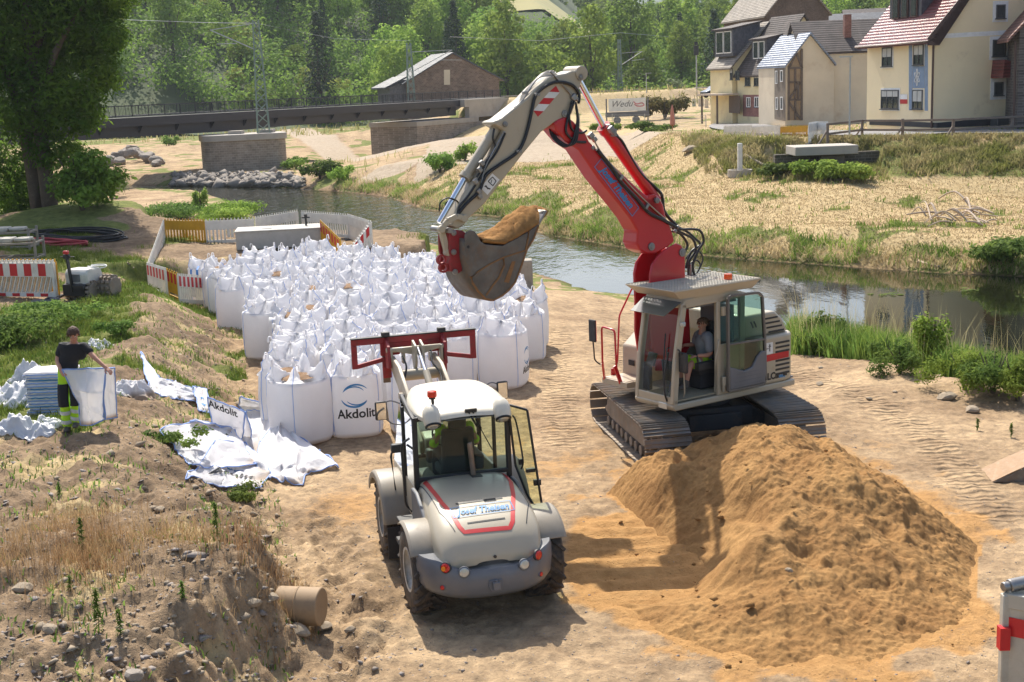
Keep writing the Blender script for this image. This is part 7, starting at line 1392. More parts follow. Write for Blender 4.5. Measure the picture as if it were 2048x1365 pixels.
class House:
 """corner C, a = along the front, b = depth; the gable stands on the b side when ridge is 'a'"""
 def __init__(s, name, label, C, a, La, Lb, z0, ze, zr, wall, roof, ridge='a', oh=.45, rt=.18, cat='house', gab=True):
  s.C = Vector((C[0], C[1], 0)); s.a = Vector((a[0], a[1], 0)).normalized(); s.b = Vector((s.a.y, -s.a.x, 0)); s.b = -s.b if s.b.y < -.5 else s.b; s.root = thing(name, label, cat, (C[0], C[1], z0)); s.z0 = z0; P = lambda u, v, z: s.a*u+s.b*v+Vector((0, 0, z-z0)); s.P = P; s.La, s.Lb, s.ze, s.zr = La, Lb, ze, zr
  b = MB()
  if ridge == 'a': b.prism([(0, z0-1.5), (Lb, z0-1.5), (Lb, ze), (Lb/2, zr), (0, ze)], lambda v, z, t: P(t, v, z), 0, La)
  else: b.prism([(0, z0-1.5), (La, z0-1.5), (La, ze), (La/2, zr), (0, ze)], lambda u, z, t: P(u, t, z), 0, Lb)
  s.wall = b.build('wall', wall, s.root)
  L2 = Lb if ridge == 'a' else La; sl = (zr-ze)/(L2/2); b = MB(); pts = [(-oh, ze-oh*sl+.02), (L2/2, zr+.02), (L2+oh, ze-oh*sl+.02), (L2+oh, ze-oh*sl+.02+rt), (L2/2, zr+.05+rt), (-oh, ze-oh*sl+.02+rt)]
  fn = (lambda v, z, t: P(t, v, z)) if ridge == 'a' else (lambda u, z, t: P(u, t, z)); b.prism(pts, fn, -.3, (La if ridge == 'a' else Lb)+.3); s.roof = b.build('roof', roof, s.root)
 def plane(s, side):
  """side 'f' front (v=0), 'g' gable at u=0"""
  return (Plane(s.C, s.a), s.a) if side == 'f' else (Plane(s.C, s.b), s.b)
 def win(s, side, x0, y0, x1, y1, shut=.0, surround=.0, frame=M_WFRAME, pane=M_PANE, name='window', mull=1, depth=.06, sill=True):
  pl, d = s.plane(side); a0, z1 = pl.sz(x0, y0); a1, zb = pl.sz(x1, y1); a0, a1 = sorted((a0, a1)); n = -s.b if side == 'f' else -s.a; F = lambda u, z, t: s.C+d*u+n*t+Vector((0, 0, z-s.z0))-s.C
  b = MB()
  if surround:
   q = surround; o = MB(); o.prism([(a0-q, zb-q), (a1+q, zb-q), (a1+q, z1+q), (a0-q, z1+q)], F, .004, .03); o.build('window_surround', M_WF2, s.root)
  fr = .07
  for r in ((a0, a1, z1-fr, z1), (a0, a1, zb, zb+fr), (a0, a0+fr, zb+fr, z1-fr), (a1-fr, a1, zb+fr, z1-fr)): b.prism([(r[0], r[2]), (r[1], r[2]), (r[1], r[3]), (r[0], r[3])], F, .032, .032+depth)
  for k in range(mull): m_ = a0+(a1-a0)*(k+1)/(mull+1); b.prism([(m_-.03, zb+fr), (m_+.03, zb+fr), (m_+.03, z1-fr), (m_-.03, z1-fr)], F, .032, .03+depth*.8)
  w_ = b.build(name, frame, s.root); b = MB(); b.prism([(a0+fr, zb+fr), (a1-fr, zb+fr), (a1-fr, z1-fr), (a0+fr, z1-fr)], F, .005, .036); b.build('pane', pane, w_)
  if shut: zs = z1-(z1-zb)*shut; b = MB(); b.prism([(a0+fr, zs), (a1-fr, zs), (a1-fr, z1-.02), (a0+fr, z1-.02)], F, .037, .037+depth*.6); b.build('shutter', M_SHUT, w_)
  if sill: b = MB(); b.prism([(a0-.06, zb-.05), (a1+.06, zb-.05), (a1+.06, zb), (a0-.06, zb)], F, .03, .16); b.build('sill', M_WFRAME, w_)
  return w_
 def patch(s, side, pts, m, name='panel', t0=.002, t1=.012):
  pl, d = s.plane(side); n = -s.b if side == 'f' else -s.a; F = lambda u, z, t: d*u+n*t+Vector((0, 0, z-s.z0)); b = MB(); b.prism([pl.sz(*p) for p in pts], F, t0, t1); return b.build(name, m, s.root)
W_CR = wallmat('render_cream', 'f6e3bb', dirt=(.45, .30, .17), damt=.12, dscale=.35, var=.06); W_YE = wallmat('render_yellow', 'e8d9ac', dirt=(.4, .28, .18), damt=.25, dscale=.5)
W_ST = brickmat('dark_stone', (.075, .068, .07), (.17, .15, .14), (.20, .185, .17), 1, .16, .5); R_RED = tilemat('roof_red', (.13, .02, .022), (.24, .05, .045), .3); R_BR = tilemat('roof_brown', (.05, .038, .034), (.11, .085, .075), .75); R_LT = tilemat('roof_weathered', (.20, .17, .14), (.36, .31, .25), .7); R_SL = tilemat('roof_slate', (.045, .05, .06), (.10, .11, .125), .5)
# --- big cream house
h = House('house', 'large cream house with red glazed roof and blue painted window strip', (26.6, 83.), (-.223, .975), 8.5, 10.5, 3.05, 8.75, 14.6, W_CR, R_RED, oh=.6)
for r in ((1766, 96, 1785, 133, .5), (1829, 90, 1848, 130, .5), (1826.5, 180, 1846, 219, .6)): h.win('f', *r, surround=.12 if r[0] < 1800 else .04)
h.win('f', 1764, 180.5, 1798, 219, .35, surround=.12, mull=2); h.win('g', 1992, 10, 2009, 37, 0, surround=.22, mull=0); h.win('g', 1985, 80, 2010, 113, 0, surround=.2, mull=0); h.win('g', 1988, 165, 2005, 191, 0, surround=.25, mull=0)
M_STRIP = mat('strip_blue', (.24, .32, .44), .8);
for p in ([(1818, 82), (1825, 82), (1825, 221), (1818, 221)], [(1849.5, 81), (1856, 80), (1856, 222), (1849.5, 222)], [(1825.5, 132.5), (1849, 132.5), (1849, 177), (1825.5, 177)]): h.patch('f', p, M_STRIP)
for p in ([(1818, 81), (1856, 79), (1856, 81.5), (1818, 83.5)],): h.patch('f', p, M_WF2, t0=.014, t1=.02)
h.patch('f', [(1740, 240), (1874, 246), (1874, 256), (1740, 250)], mat('plinth_black', (.03, .03, .035), .7), 'plinth', .002, .05); h.patch('g', [(1874, 246), (2032, 232), (2032, 250), (1874, 256)], MATS['plinth_black'], 'plinth', .002, .05); h.patch('g', [(1885, 68), (2030, 60), (2030, 69), (1885, 77)], M_WF2, 'band')
pl, _ = h.plane('f'); s0, z0_ = pl.sz(1835, 155); b = MB()
for k in range(6):
 a = k*math.pi/3; P = [h.a*(s0+.34*r*math.sin(a+o_))-h.b*.03+Vector((0, 0, z0_-3.05+.52*r*math.cos(a+o_))) for r, o_ in ((.12, 0), (.6, .42), (.95, .10), (1., 0), (.95, -.10), (.6, -.42), (.12, 0))]; b.tube(P, .03, 5)
b.build('ornament', M_WF2, h.root, smooth=True)
s1, z1_ = pl.sz(1864.5, 200); text_on('lettering', '8', .75, lambda x, y: h.a*(s1-x*.6)-h.b*.02+Vector((0, 0, z1_-3.05+y)), M_RSTRIPE, h.root, 0, .02)
h.patch('f', [(1801, 189), (1815, 189), (1815, 199), (1801, 199)], M_WF2, 'notice', .01, .03); h.patch('f', [(1801, 199.2), (1815, 199.2), (1815, 208), (1801, 208)], M_RSTRIPE, 'notice', .01, .03)
b = MB(); b.tube([h.P(-.05, -.45, 8.55), h.P(-.02, -.12, 8.2), h.P(-.02, -.12, 3.0)], .07); b.build('downpipe', M_GUT, h.root, smooth=True); b = MB(); b.tube([h.P(-.4, -.66, 8.25), h.P(8.9, -.66, 8.25)], .09); b.build('gutter', M_GUT, h.root, smooth=True)
b = MB(); b.prism([(.1, 8.0), (-.75, 8.02), (5.25, 14.55), (5.25, 14.95), (-.75, 8.42)], lambda v, z, t: h.P(t, v, z), -.36, -.29) ; b.build('verge_board', M_GUT, h.root)
d_ = MB(); d_.prism([(.9, 9.3), (.9, 11.6), (4.6, 12.0), (4.6, 9.6)], lambda v, z, t: h.P(t, v, z), 3.2, 7.2); dm = d_.build('dormer', M_SLT, h.root); b = MB(); b.prism([(.6, 11.5), (.6, 11.7), (4.8, 12.3), (4.8, 12.0)], lambda v, z, t: h.P(t, v, z), 2.9, 7.5); b.build('dormer_roof', M_SLT, dm)
for k in range(3): b = MB(); b.prism([(3.6+1.15*k, 9.9), (4.4+1.15*k, 9.9), (4.4+1.15*k, 11.4), (3.6+1.15*k, 11.4)], lambda u, z, t: h.P(u, t, z), .80, .88); w_ = b.build('window', mat('frame_dark_brown', (.10, .05, .04), .5), dm); b = MB(); b.prism([(3.7+1.15*k, 10.0), (4.3+1.15*k, 10.0), (4.3+1.15*k, 11.3), (3.7+1.15*k, 11.3)], lambda u, z, t: h.P(u, t, z), .77, .81); b.build('pane', M_PANE, w_)
b = MB(); b.prism([(3.9, 5.9), (5.6, 5.9), (5.6, 6.6), (4.0, 7.0)], lambda v, z, t: h.P(t, v, z), -1.3, 0); b.bar(h.P(-1.2, 5.4, 5.9), h.P(-1.2, 5.4, 3.), .12); b.build('porch_roof', R_RED, h.root)
b = MB(); b.box(h.P(-.8, 4.7, 3.2), (2.0, .8, .7), Matrix.Rotation(.225, 3, 'Z')); o = b.build('cellar_hatch', M_WFRAME, h.root, bevel=.03)
# --- dark stone house at the right edge
c = DY(2033, 262, 80); h2 = House('stone_house', 'dark rubble stone house cut by the right picture edge', (c.x, c.y), (.199, .98), 7., 8., 3.0, 8.7, 13, W_ST, tilemat('roof_clay', (.16, .07, .055), (.27, .13, .10), .6), oh=.7); b = MB(); b.tube([h2.P(0, -.7, 8.3), h2.P(.1, -.2, 8.0), h2.P(.1, -.15, 3)], .07); b.build('downpipe', M_GUT, h2.root, smooth=True)
# --- rendered party wall house, half timbered gable with metal roof
W_PL = wallmat('old_plaster', (.56, .47, .38), dirt=(.40, .25, .13), damt=.30, dscale=.25, var=.12); c = DY(1605, 243, 117)
W_PL2 = wallmat('old_plaster_pale', (.70, .60, .45), dirt=(.42, .27, .15), damt=.25, dscale=.3)
h3 = House('plastered_house', 'windowless plastered house with dark tiled roof and brick chimney', (DY(1607, 241, 118).x, 118.4), (.999, .01), 9.0, 7., 2.4, 8.3, 11.0, W_PL2, R_BR, ridge='a', oh=.15)
h3.root.scale = (1, 1, 1); b = MB(); b.box(h3.P(4.3, 1.6, 10.6), (.6, .6, 2.0)); b.build('chimney', brickmat('chimney_brick', (.2, .07, .05), (.3, .13, .1), (.2, .17, .15), 3), h3.root)
h4 = House('timber_house', 'narrow half timbered house with exposed beams and metal sheet roof', (c.x-1.45, 117.3), (.993, .12), 4.4, 7.5, 2.2, 7.3, 9.9, W_PL2, tilemat('metal_sheet', (.16, .19, .26), (.30, .35, .45), .35), ridge='b', oh=.1)
def pw(H_, u, z, v=-.02): return H_.P(u, v, z)
h4.patch('f', [(1575, 132), (1604, 96), (1604, 241), (1575, 241)], wallmat('clay_infill', (.36, .26, .16), dirt=(.2, .13, .08), damt=.5, dscale=1.2), 'infill'); M_TIM = mat('old_timber', (.15, .115, .09), .85, dirt=(.25, .18, .12), damt=.4, dscale=4)
pl, _ = h4.plane('f'); b = MB()
for (p, q_) in (((1577, 133), (1577, 241)), ((1603, 98), (1603, 241)), ((1576, 137), (1604, 136)), ((1576, 165), (1604, 165)), ((1576, 200), (1604, 200)), ((1590, 137), (1590, 240)), ((1578, 137), (1592, 106)), ((1604, 137), (1592, 106)), ((1577, 200), (1600, 165)), ((1577, 204), (1600, 238)), ((1596, 165), (1596, 200))):
 u0, z0__ = pl.sz(*p); u1, z1__ = pl.sz(*q_); b.bar(h4.a*u0-h4.b*.06+Vector((0, 0, z0__-2.2)), h4.a*u1-h4.b*.06+Vector((0, 0, z1__-2.2)), .17, .12, h4.b)
b.build('timber_frame', M_TIM, h4.root)
h4.patch('g', [(1549, 137), (1571, 135), (1571, 243), (1549, 238)], mat('plank_cladding', (.22, .18, .14), .85, dirt=(.1, .08, .07), damt=.5, dscale=3), 'cladding')
for r in ((1552, 142, 1556, 168), (1562, 141, 1567, 164), (1553, 195, 1557, 220), (1562, 194, 1567, 220)): h4.win('g', *r, frame=M_WF2, mull=0, sill=False)
# --- terrace
c6 = DY(1532, 241, 128); h6 = House('terrace_house', 'yellow terraced house with dark steep roof, dormer and red brick ground floor', (c6.x, c6.y), (-.32, .947), 5.6, 8., 2.0, 6.9, 12.0, W_YE, R_BR, oh=.35)
h6.patch('f', [(1486, 190), (1530, 190), (1530, 235), (1486, 233)], brickmat('red_brick', (.28, .11, .09), (.36, .16, .13), (.28, .22, .2), 3), 'brick_facing'); h6.patch('g', [(1533, 190), (1548, 190), (1548, 236), (1533, 236)], MATS['red_brick'], 'brick_facing')
for r in ((1491, 147, 1501, 172, .2), (1509, 146, 1521, 172, .4), (1494, 195, 1502, 215, 0), (1510, 194, 1519, 215, 0)): h6.win('f', *r, frame=M_WF2 if r[1] > 190 else M_WFRAME)
def dormer(H_, u0, u1, v0, zb, zt, nw=2):
 b = MB(); b.prism([(v0, zb), (v0, zt), (v0+3, zt+.5), (v0+3, zb)], lambda v, z, t: H_.P(t, v, z), u0, u1); o = b.build('dormer', M_SLT, H_.root); b = MB(); b.prism([(v0-.3, zt-.05), (v0-.3, zt+.1), (v0+3.2, zt+.75), (v0+3.2, zt+.55)], lambda v, z, t: H_.P(t, v, z), u0-.2, u1+.2); b.build('dormer_roof', R_BR, o)
 for k in range(nw): w_ = (u1-u0-.5)/nw; a = u0+.3+w_*k; b = MB(); b.prism([(a, zb+.3), (a+w_-.15, zb+.3), (a+w_-.15, zt-.15), (a, zt-.15)], lambda u, z, t: H_.P(u, t, z), v0-.06, v0-.01); f = b.build('window', M_WF2, o); b = MB(); b.prism([(a+.1, zb+.4), (a+w_-.25, zb+.4), (a+w_-.25, zt-.25), (a+.1, zt-.25)], lambda u, z, t: H_.P(u, t, z), v0-.08, v0-.05); b.build('pane', M_PANE, f)
dormer(h6, 1.5, 4.3, .9, 7.9, 10.0)
c7 = h6.C+h6.a*5.65; h7 = House('terrace_house', 'narrow yellow house end of the terrace with slate clad dormer and balcony slab', (c7.x-.5, c7.y), (-.32, .947), 4.6, 8., 2.0, 7.6, 11.6, W_YE, R_LT, oh=.35)
for r in ((1461, 137, 1466, 160, .4), (1472, 142, 1480, 160, 0)): h7.win('f', *r)
dormer(h7, .4, 4.2, .35, 8.6, 11.2); b = MB(); b.box(h7.P(1.6, -.8, 4.9), (1.8, 5.6, .16), Matrix.Rotation(.32, 3, 'Z')); b.build('balcony_slab', W_PL, h7.root); b = MB(); b.bar(h7.P(3.8, -1.4, 2), h7.P(3.8, -1.4, 4.85), .18); b.bar(h7.P(.5, -1.4, 2), h7.P(.5, -1.4, 4.85), .18); b.build('post', M_TIM, h7.root); h7.patch('f', [(1458, 192), (1480, 192), (1480, 228), (1458, 226)], M_TIM, 'shop_front')
c8 = DY(1664, 240, 150); h8 = House('gable_house', 'tall house behind the terrace with brown tiled gable and weathered roof', (c8.x-7.2, 151.), (.985, .17), 7.4, 14., 3, 13.2, 17.4, brickmat('brown_shingle', (.13, .095, .075), (.19, .14, .11), (.08, .06, .05), 2.2, .25, .3), R_LT, ridge='b', oh=.3)
b = MB(); b.box(h8.P(2.2, .8, 17.9)+Vector((0, 0, 0)), (1.4, .8, 1.6)); b.build('chimney', MATS['clay_infill'], h8.root);
for i, (px, y_, w_, lb, rf, ze, zr) in enumerate(((1700, 190, 9, 'grey roofed house with a satellite dish behind the terrace', R_SL, 12.6, 14.6), (1745, 200, 8, 'brown roofed house farthest back between the gable and the red roof', R_BR, 13.8, 15.6))):
 c = DY(px, 240, y_); hh_ = House('village_house', lb, (c.x-4, y_), (.985, -.17), w_, 9., 3, ze, zr, W_PL2, rf, oh=.3)
 if i == 0: b = MB(); b.lathe([(0, 0), (.5, .08), (.7, .2)], hh_.P(5, -.6, 12.6), (-.3, -1, .4), 16); b.build('satellite_dish', M_WF2, hh_.root, smooth=True)
# --- stone barn with slate roof by the railway
c = DY(822, 188, 205); h9 = House('stone_barn', 'old rubble stone building with slate roof behind the bridge', (c.x-.3, 203.), (.94, .34), 14.6, 11., 3.0, 7.7, 11.6, brickmat('brown_rubble', (.14, .09, .065), (.24, .17, .13), (.3, .25, .2), 1, .2, .5), R_SL, ridge='b', oh=.9)
h9.patch('f', [(888, 140), (900, 140), (900, 170), (888, 170)], W_PL2, 'blocked_window'); b = MB(); b.prism([(-2.6, 3), (0, 3), (0, 8.0), (-2.6, 6.9)], lambda u, z, t: h9.P(u, t, z), 1., 8.); o = b.build('lean_to', M_SLT, h9.root); b = MB(); b.prism([(-3.4, 6.7), (.2, 8.3), (.2, 8.55), (-3.4, 6.95)], lambda u, z, t: h9.P(u, t, z), .6, 9.); b.build('lean_to_roof', R_SL, o)
# ------------------------------------------------------------------ railway bridge
RD = RAIL_D; RNn = Vector((RD.y, -RD.x, 0))      # toward the camera side
A0 = RAIL_A-RD*62; bridge = thing('railway_bridge', 'long dark steel railway bridge with handrail crossing the river', 'bridge', Vector((RAIL_A.x, RAIL_A.y, 0))); LBr = (RAIL_B-A0).length
def bp(s_, o_, z): return A0+RD*s_+RNn*o_+Vector((0, 0, z))-Vector((RAIL_A.x, RAIL_A.y, 0))
M_GIR = mat('girder_dark', (.028, .026, .034), .45, dirt=(.09, .08, .08), damt=.2, dscale=.6); sp_ = (Vector((DY(480, 262, 133).x, 133, 0))-A0).dot(RD)
b = MB(); b.prism([(0, 4.95), (LBr, 4.95), (LBr, 4.2), (LBr-3, 4.2), (LBr-3, 3.1), (sp_+14, 3.35), (sp_, 3.15), (sp_-16, 3.3), (0, 3.3)], lambda s_, z, t: bp(s_, t, z), .6, 1.0); b.prism([(0, 4.95), (LBr, 4.95), (LBr-3, 3.1), (sp_, 3.15), (0, 3.3)], lambda s_, z, t: bp(s_, t, z), -3.6, -3.2); b.box(bp(LBr/2, -1.2, 4.7), (5.6, LBr, .3), Matrix.Rotation(math.atan2(-RD.x, RD.y), 3, 'Z')); b.build('girder', M_GIR, bridge)
b = MB(); b.prism([(0, 4.2), (LBr-3, 4.2), (LBr-3, 5.0), (0, 5.0)], lambda s_, z, t: bp(s_, t, z), 1.5, 1.56); b.prism([(0, 4.94), (LBr, 4.94), (LBr, 5.0), (0, 5.0)], lambda s_, z, t: bp(s_, t, z), .6, 1.5); b.build('fascia', M_GIR, bridge)
b = MB()
for k in range(26): s_ = LBr*k/26; b.prism([(.99, 4.2), (1.5, 4.2), (1.5, 4.9), (.99, 3.5)], lambda o_, z, t: bp(t, o_, z), s_-.04, s_+.04)
b.build('bracket', M_GIR, bridge)
for off in (1.5, -3.9):
 b = MB(); n = int(LBr/.16) if off > 0 else int(LBr/.4); b.bar(bp(0, off, 6.05), bp(LBr+8, off, 6.05), .07, .06); b.bar(bp(0, off, 5.12), bp(LBr+8, off, 5.12), .05)
 for k in range(n): s_ = (LBr+8)*k/n; b.bar(bp(s_, off, 5.1), bp(s_, off, 6.05), .09 if k % 12 == 0 else .028)
 b.build('handrail', M_GIR, bridge)
b = MB()
for k in range(3): b.bar(bp(0, -.4-k*.75, 5.12), bp(LBr+60, -.4-k*.75, 5.12), .07, .15)
b.build('rails', M_STEEL, bridge)
M_MAS = brickmat('pier_masonry', (.25, .205, .165), (.36, .30, .24), (.42, .37, .31), 1, .22, .55); M_CON = mat('pier_concrete', (.42, .38, .33), .85, dirt=(.25, .2, .16), damt=.35, dscale=.5)
def pierplan(cx, cy, hw, hl, n=8):
 P = []
 for i in range(n+1): a = math.pi*i/n; P.append((cx+hw*math.cos(a), cy+hl+hw*.6*math.sin(a)))
 for i in range(n+1): a = math.pi+math.pi*i/n; P.append((cx+hw*math.cos(a), cy-hl+hw*.6*math.sin(a)))
 return P
pc_ = G(483, 340, -.5); pc_ = Vector((DY(483, 300, 130).x, 131.0, 0)); pier = thing('bridge_pier', 'rounded masonry pier with pale concrete cap standing in the river', 'bridge pier', pc_); PA = .30
def pp(x, y, z): ca, sa = math.cos(PA), math.sin(PA); return Vector((x*ca-y*sa, x*sa+y*ca, z))
def rrect(hx, hy, r, n=7):
 P = []
 for cx, cy, a0 in ((hx-r, hy-r, 0), (-hx+r, hy-r, 90), (-hx+r, -hy+r, 180), (hx-r, -hy+r, 270)):
  for i in range(n+1): a = math.radians(a0+90*i/n); P.append((cx+r*math.cos(a), cy+r*math.sin(a)))
 return P
b = MB(); b.prism(rrect(3.9, 3.0, 1.3), pp, -2.2, 2.35); b.build('shaft', M_MAS, pier, smooth=True); b = MB(); b.prism(rrect(4.05, 3.15, 1.35), pp, 2.35, 2.95); b.build('cap', M_CON, pier, bevel=.05)
for s_ in (-.6, 2.4): b = MB(); b.box(pp(s_, -.3, 3.05), (1.3, 1.6, .42)); b.build('bearing', M_CON, pier)
ab = thing('bridge_abutment', 'masonry abutment with sloping concrete wing wall at the right bridge end', 'bridge abutment', Vector((RAIL_B.x, RAIL_B.y, 0)));
def ap(s_, o_, z): return RD*s_+RNn*o_+Vector((0, 0, z))
b = MB(); b.prism([(-14, -3), (6, -3), (6, 2.2), (-14, 2.2)], lambda s_, z, t: ap(s_, t, z), -4.4, 2.4); b.prism([(6, -2), (9, -2), (9, .6), (6, 2.6)], lambda s_, z, t: ap(s_, t, z), 1.5, 2.4); b.build('masonry', M_MAS, ab)
b = MB(); b.prism([(-14.1, 2.2), (0, 2.2), (0, 2.75), (-14.1, 2.75)], lambda s_, z, t: ap(s_, t, z), -4.5, 2.5); b.prism([(-2, 2.75), (6, 2.75), (12, -1.), (14, -1.), (8, 4.0), (8, 5.0), (-3, 5.0), (-3, 4.1), (-2, 4.1)], lambda s_, z, t: ap(s_, t, z), 1.7, 2.35); b.build('concrete', M_CON, ab)
b = MB(); b.prism([(-1, 4.1), (8, 4.1), (8, 5.05), (-1, 5.05)], lambda s_, z, t: ap(s_, t, z), -4.2, 1.69); b.build('deck_end', M_CON, ab)
# catenary masts
M_MAST = mat('mast_green', (.20, .27, .23), .5, dirt=(.2, .2, .18), damt=.3); M_ARM = mat('mast_arm', (.45, .46, .46), .4, .5)
def mast(pos, H_, w0, w1, label, arms, s_=1.):
 t = thing('catenary_mast', label, 'railway mast', pos, .25, 'lattice masts along the railway'); b = MB(); n = int(H_/.9)
 def cr(k, z): w_ = w0+(w1-w0)*z/H_; return [Vector((i*w_/2, j*w_/2, z)) for i, j in ((-1, -1), (1, -1), (1, 1), (-1, 1))]
 for c in range(4): b.bar(cr(c, 0)[c], cr(c, H_)[c], .09)
 for k in range(n):
  z0, z1 = H_*k/n, H_*(k+1)/n; A_, B2 = cr(0, z0), cr(0, z1)
  for c in range(4): d = (c+1) % 4; b.bar(A_[c], B2[d], .05); b.bar(A_[d], B2[c], .05)
 b.build('lattice', M_MAST, t)
 for (x0, z0, x1, z1, r) in arms: b = MB(); b.bar((x0, 0, z0), (x1, 0, z1), r); b.build('cantilever', M_ARM, t)
 return t
mp = DY(530, 262, 131); mast((mp.x, 130.2, 2.9), 10.7, 1.15, .55, 'lattice railway mast standing on the bridge pier', [(-.3, 10.4, -4.3, 9.9, .07), (-4.3, 9.9, -.3, 8.0, .10), (-3.8, 8.6, -1.9, 8.6, .06)])
mp = DY(822, 182, 172); mast((mp.x, 172., 4.7), 7.6, .9, .5, 'lattice railway mast left of the stone building', [(.2, 6.5, 5.6, 6.6, .07), (5.6, 6.6, .2, 4.0, .10), (4.0, 5.4, 6.8, 5.3, .07)])
mp = DY(1240, 168, 235); mast((mp.x, 235., 4.7), 9., .7, .4, 'distant thin lattice mast beyond the excavator boom', [(.2, 6.6, 4.2, 6.8, .07), (4.2, 6.8, .3, 4.6, .10), (2.2, 5.3, 4.6, 5.5, .07)])
def wire(pts, label, r=.022): P = [Vector(p) for p in pts]; b = MB(); b.tube([p-P[0] for p in P], r, 4); o = b.build('overhead_wire', M_ARM, None); o.location = P[0]; tag(o, label, 'overhead wire', 'overhead railway wires')
wire([DY(250, 40, 100), DY(420, 46, 122), DY(512, 47, 131)], 'overhead wire left of the pier mast'); wire([DY(512, 47, 131), DY(670, 78, 152), DY(822, 82, 172)], 'overhead wire between the pier mast and the barn mast', .012); wire([DY(900, 74, 172), DY(1080, 82, 200), DY(1240, 66, 235), DY(1440, 82, 300)], 'overhead wire passing above the excavator boom')
# signal, lamps, sign trailer, fences, barriers by the road
def pole(name, px, py, y_, z0, H_, r, label, cat, m=M_ARM, top=None): p = DY(px, py, y_); t = thing(name, label, cat, (p.x, y_, z0)); b = MB(); b.cyl((0, 0, 0), (0, 0, H_), r, r*.7, 10); b.build('pole', m, t, smooth=True); top and top(t, H_); return t
pole('signal_mast', 1393, 158, 200, 5, 6.6, .12, 'railway signal with black head on a grey pole', 'railway signal', top=lambda t, H_: (lambda b: (b.box((0, 0, H_-1.), (.7, .3, 1.4)), b.box((0, 0, H_), (.5, .3, .5)), b.build('signal_head', M_BLACK, t)))(MB()))
def lamp_top(d): return lambda t, H_: (lambda b: (b.box((d, 0, H_), (abs(d)*2+.25, .22, .07)), b.build('lamp_head', M_ARM, t)))(MB())
pole('street_lamp', 1699, 262, 80, 2.6, 4.9, .06, 'slim grey street lamp before the plastered wall', 'street lamp', top=lamp_top(-.25)); pole('street_lamp', 1541, 232, 125, 2.1, 4.6, .07, 'brown street lamp in front of the terrace corner', 'street lamp', M_GUT, lamp_top(-.35)); pole('street_lamp', 1293, 186, 185, 4.8, 2.7, .07, 'short platform lamp beside the railway', 'street lamp', top=lamp_top(0.3))
p = on(1255, 248); t = thing('sign_trailer', 'low trailer carrying a white advertising board in the weeds', 'trailer', p, .1); b = MB(); b.box((0, 0, 1.1), (5.0, .5, .55)); b.bar((-2.4, 0, .3), (-2.4, 0, 2.9), .14); b.bar((2.4, 0, .3), (2.4, 0, 2.9), .14); b.cyl((-1.2, -.3, .45), (-1.2, .3, .45), .4); b.cyl((1.0, -.3, .45), (1.0, .3, .45), .4); b.build('chassis', M_MGREY, t)
b = MB(); b.box((0, -.1, 2.15), (4.3, .08, 1.45)); bd = b.build('board', M_WHITE, t); text_on('lettering', 'Wedu', 1.0, lambda x, y: Vector((x-.7, -.15, 2.25+y)), M_MGREY, bd, .4); b = MB(); b.tube(smoothpath([(.7, -.15, 2.5), (1.1, -.15, 2.2), (1.7, -.15, 2.3), (1.9, -.15, 2.0), (1.2, -.15, 1.95), (.8, -.15, 2.2)]), .06, 5); b.build('emblem', mat('emblem_pink', (.6, .2, .22), .6), bd)
M_POST = mat('post_wood', (.20, .16, .13), .85, dirt=(.3, .25, .2), damt=.3)
ep = [on(px, 288 if px < 1700 else 276) for px in (1655, 1725, 1805, 1906, 2024)]
t = thing('wooden_fence', 'two rail wooden fence with braced posts along the road edge', 'fence', ep[0]); prev = None
FE = [(1655, 286, 247), (1724, 277, 242), (1805, 278, 238), (1906, 277, 240), (2024, 271, 237), (2150, 266, 232)]; FP = []
for px, yb, yt in FE: q_ = G(px, yb, 2.55); FP.append(q_); z_ = DY(px, yt, q_.y).z; b = MB(); b.bar((q_-ep[0])-Vector((0, 0, .3)), Vector((q_.x, q_.y, z_))-ep[0], .15); b.bar((q_-ep[0])+Vector((-.7, -.2, -.25)), (q_-ep[0])+Vector((0, 0, .75)), .09); b.build('post', M_POST, t, bevel=.01)
for a, c in zip(FP, FP[1:]):
 for z_ in (1.08, .52): b = MB(); b.bar(a-ep[0]+Vector((0, -.08, z_)), c-ep[0]+Vector((0, -.08, z_+.02*(c.x-a.x)*.0)), .06, .13, (0, 0, 1)); b.build('rail', M_POST, t, bevel=.01)
GB = 'barriers along the road above the culvert'
for (x0, x1, yb, m_, lb) in ((1448, 1504, 283, M_BW, 'dusty white barrier at the left of the road row'), (1505, 1560, 284, M_BW, 'dusty white barrier next to the orange one by the road'), (1561, 1615, 285, M_BY, 'orange yellow barrier in the road row above the culvert')): p, q_ = G(x0, yb, 2.2), G(x1, yb-1, 2.3); barrier(p, q_, lb, m=m_, group=GB, h=1.08)
for (p_, q_, lb) in (((1617, 290), (1634, 286), 'white barrier standing crosswise right of the orange one'), ((1634, 286), (1656, 287), 'bright white barrier closing the row at the fence')): barrier(G(*p_, 2.45), G(*q_, 2.45), lb, m=M_WHITE, group=GB, h=1.3)
a, c = G(1602, 312, 2.0), G(1706, 314, 2.0); b = MB(); cc = (a+c)/2; b.box((0, 1.2, .22), ((c-a).length, 2.6, .5)); o = b.build('culvert_slab', M_CON, None, bevel=.04); o.location = (cc.x, cc.y, 2.1); tag(o, 'weathered concrete slab bridging the ditch below the wooden fence', 'concrete slab')
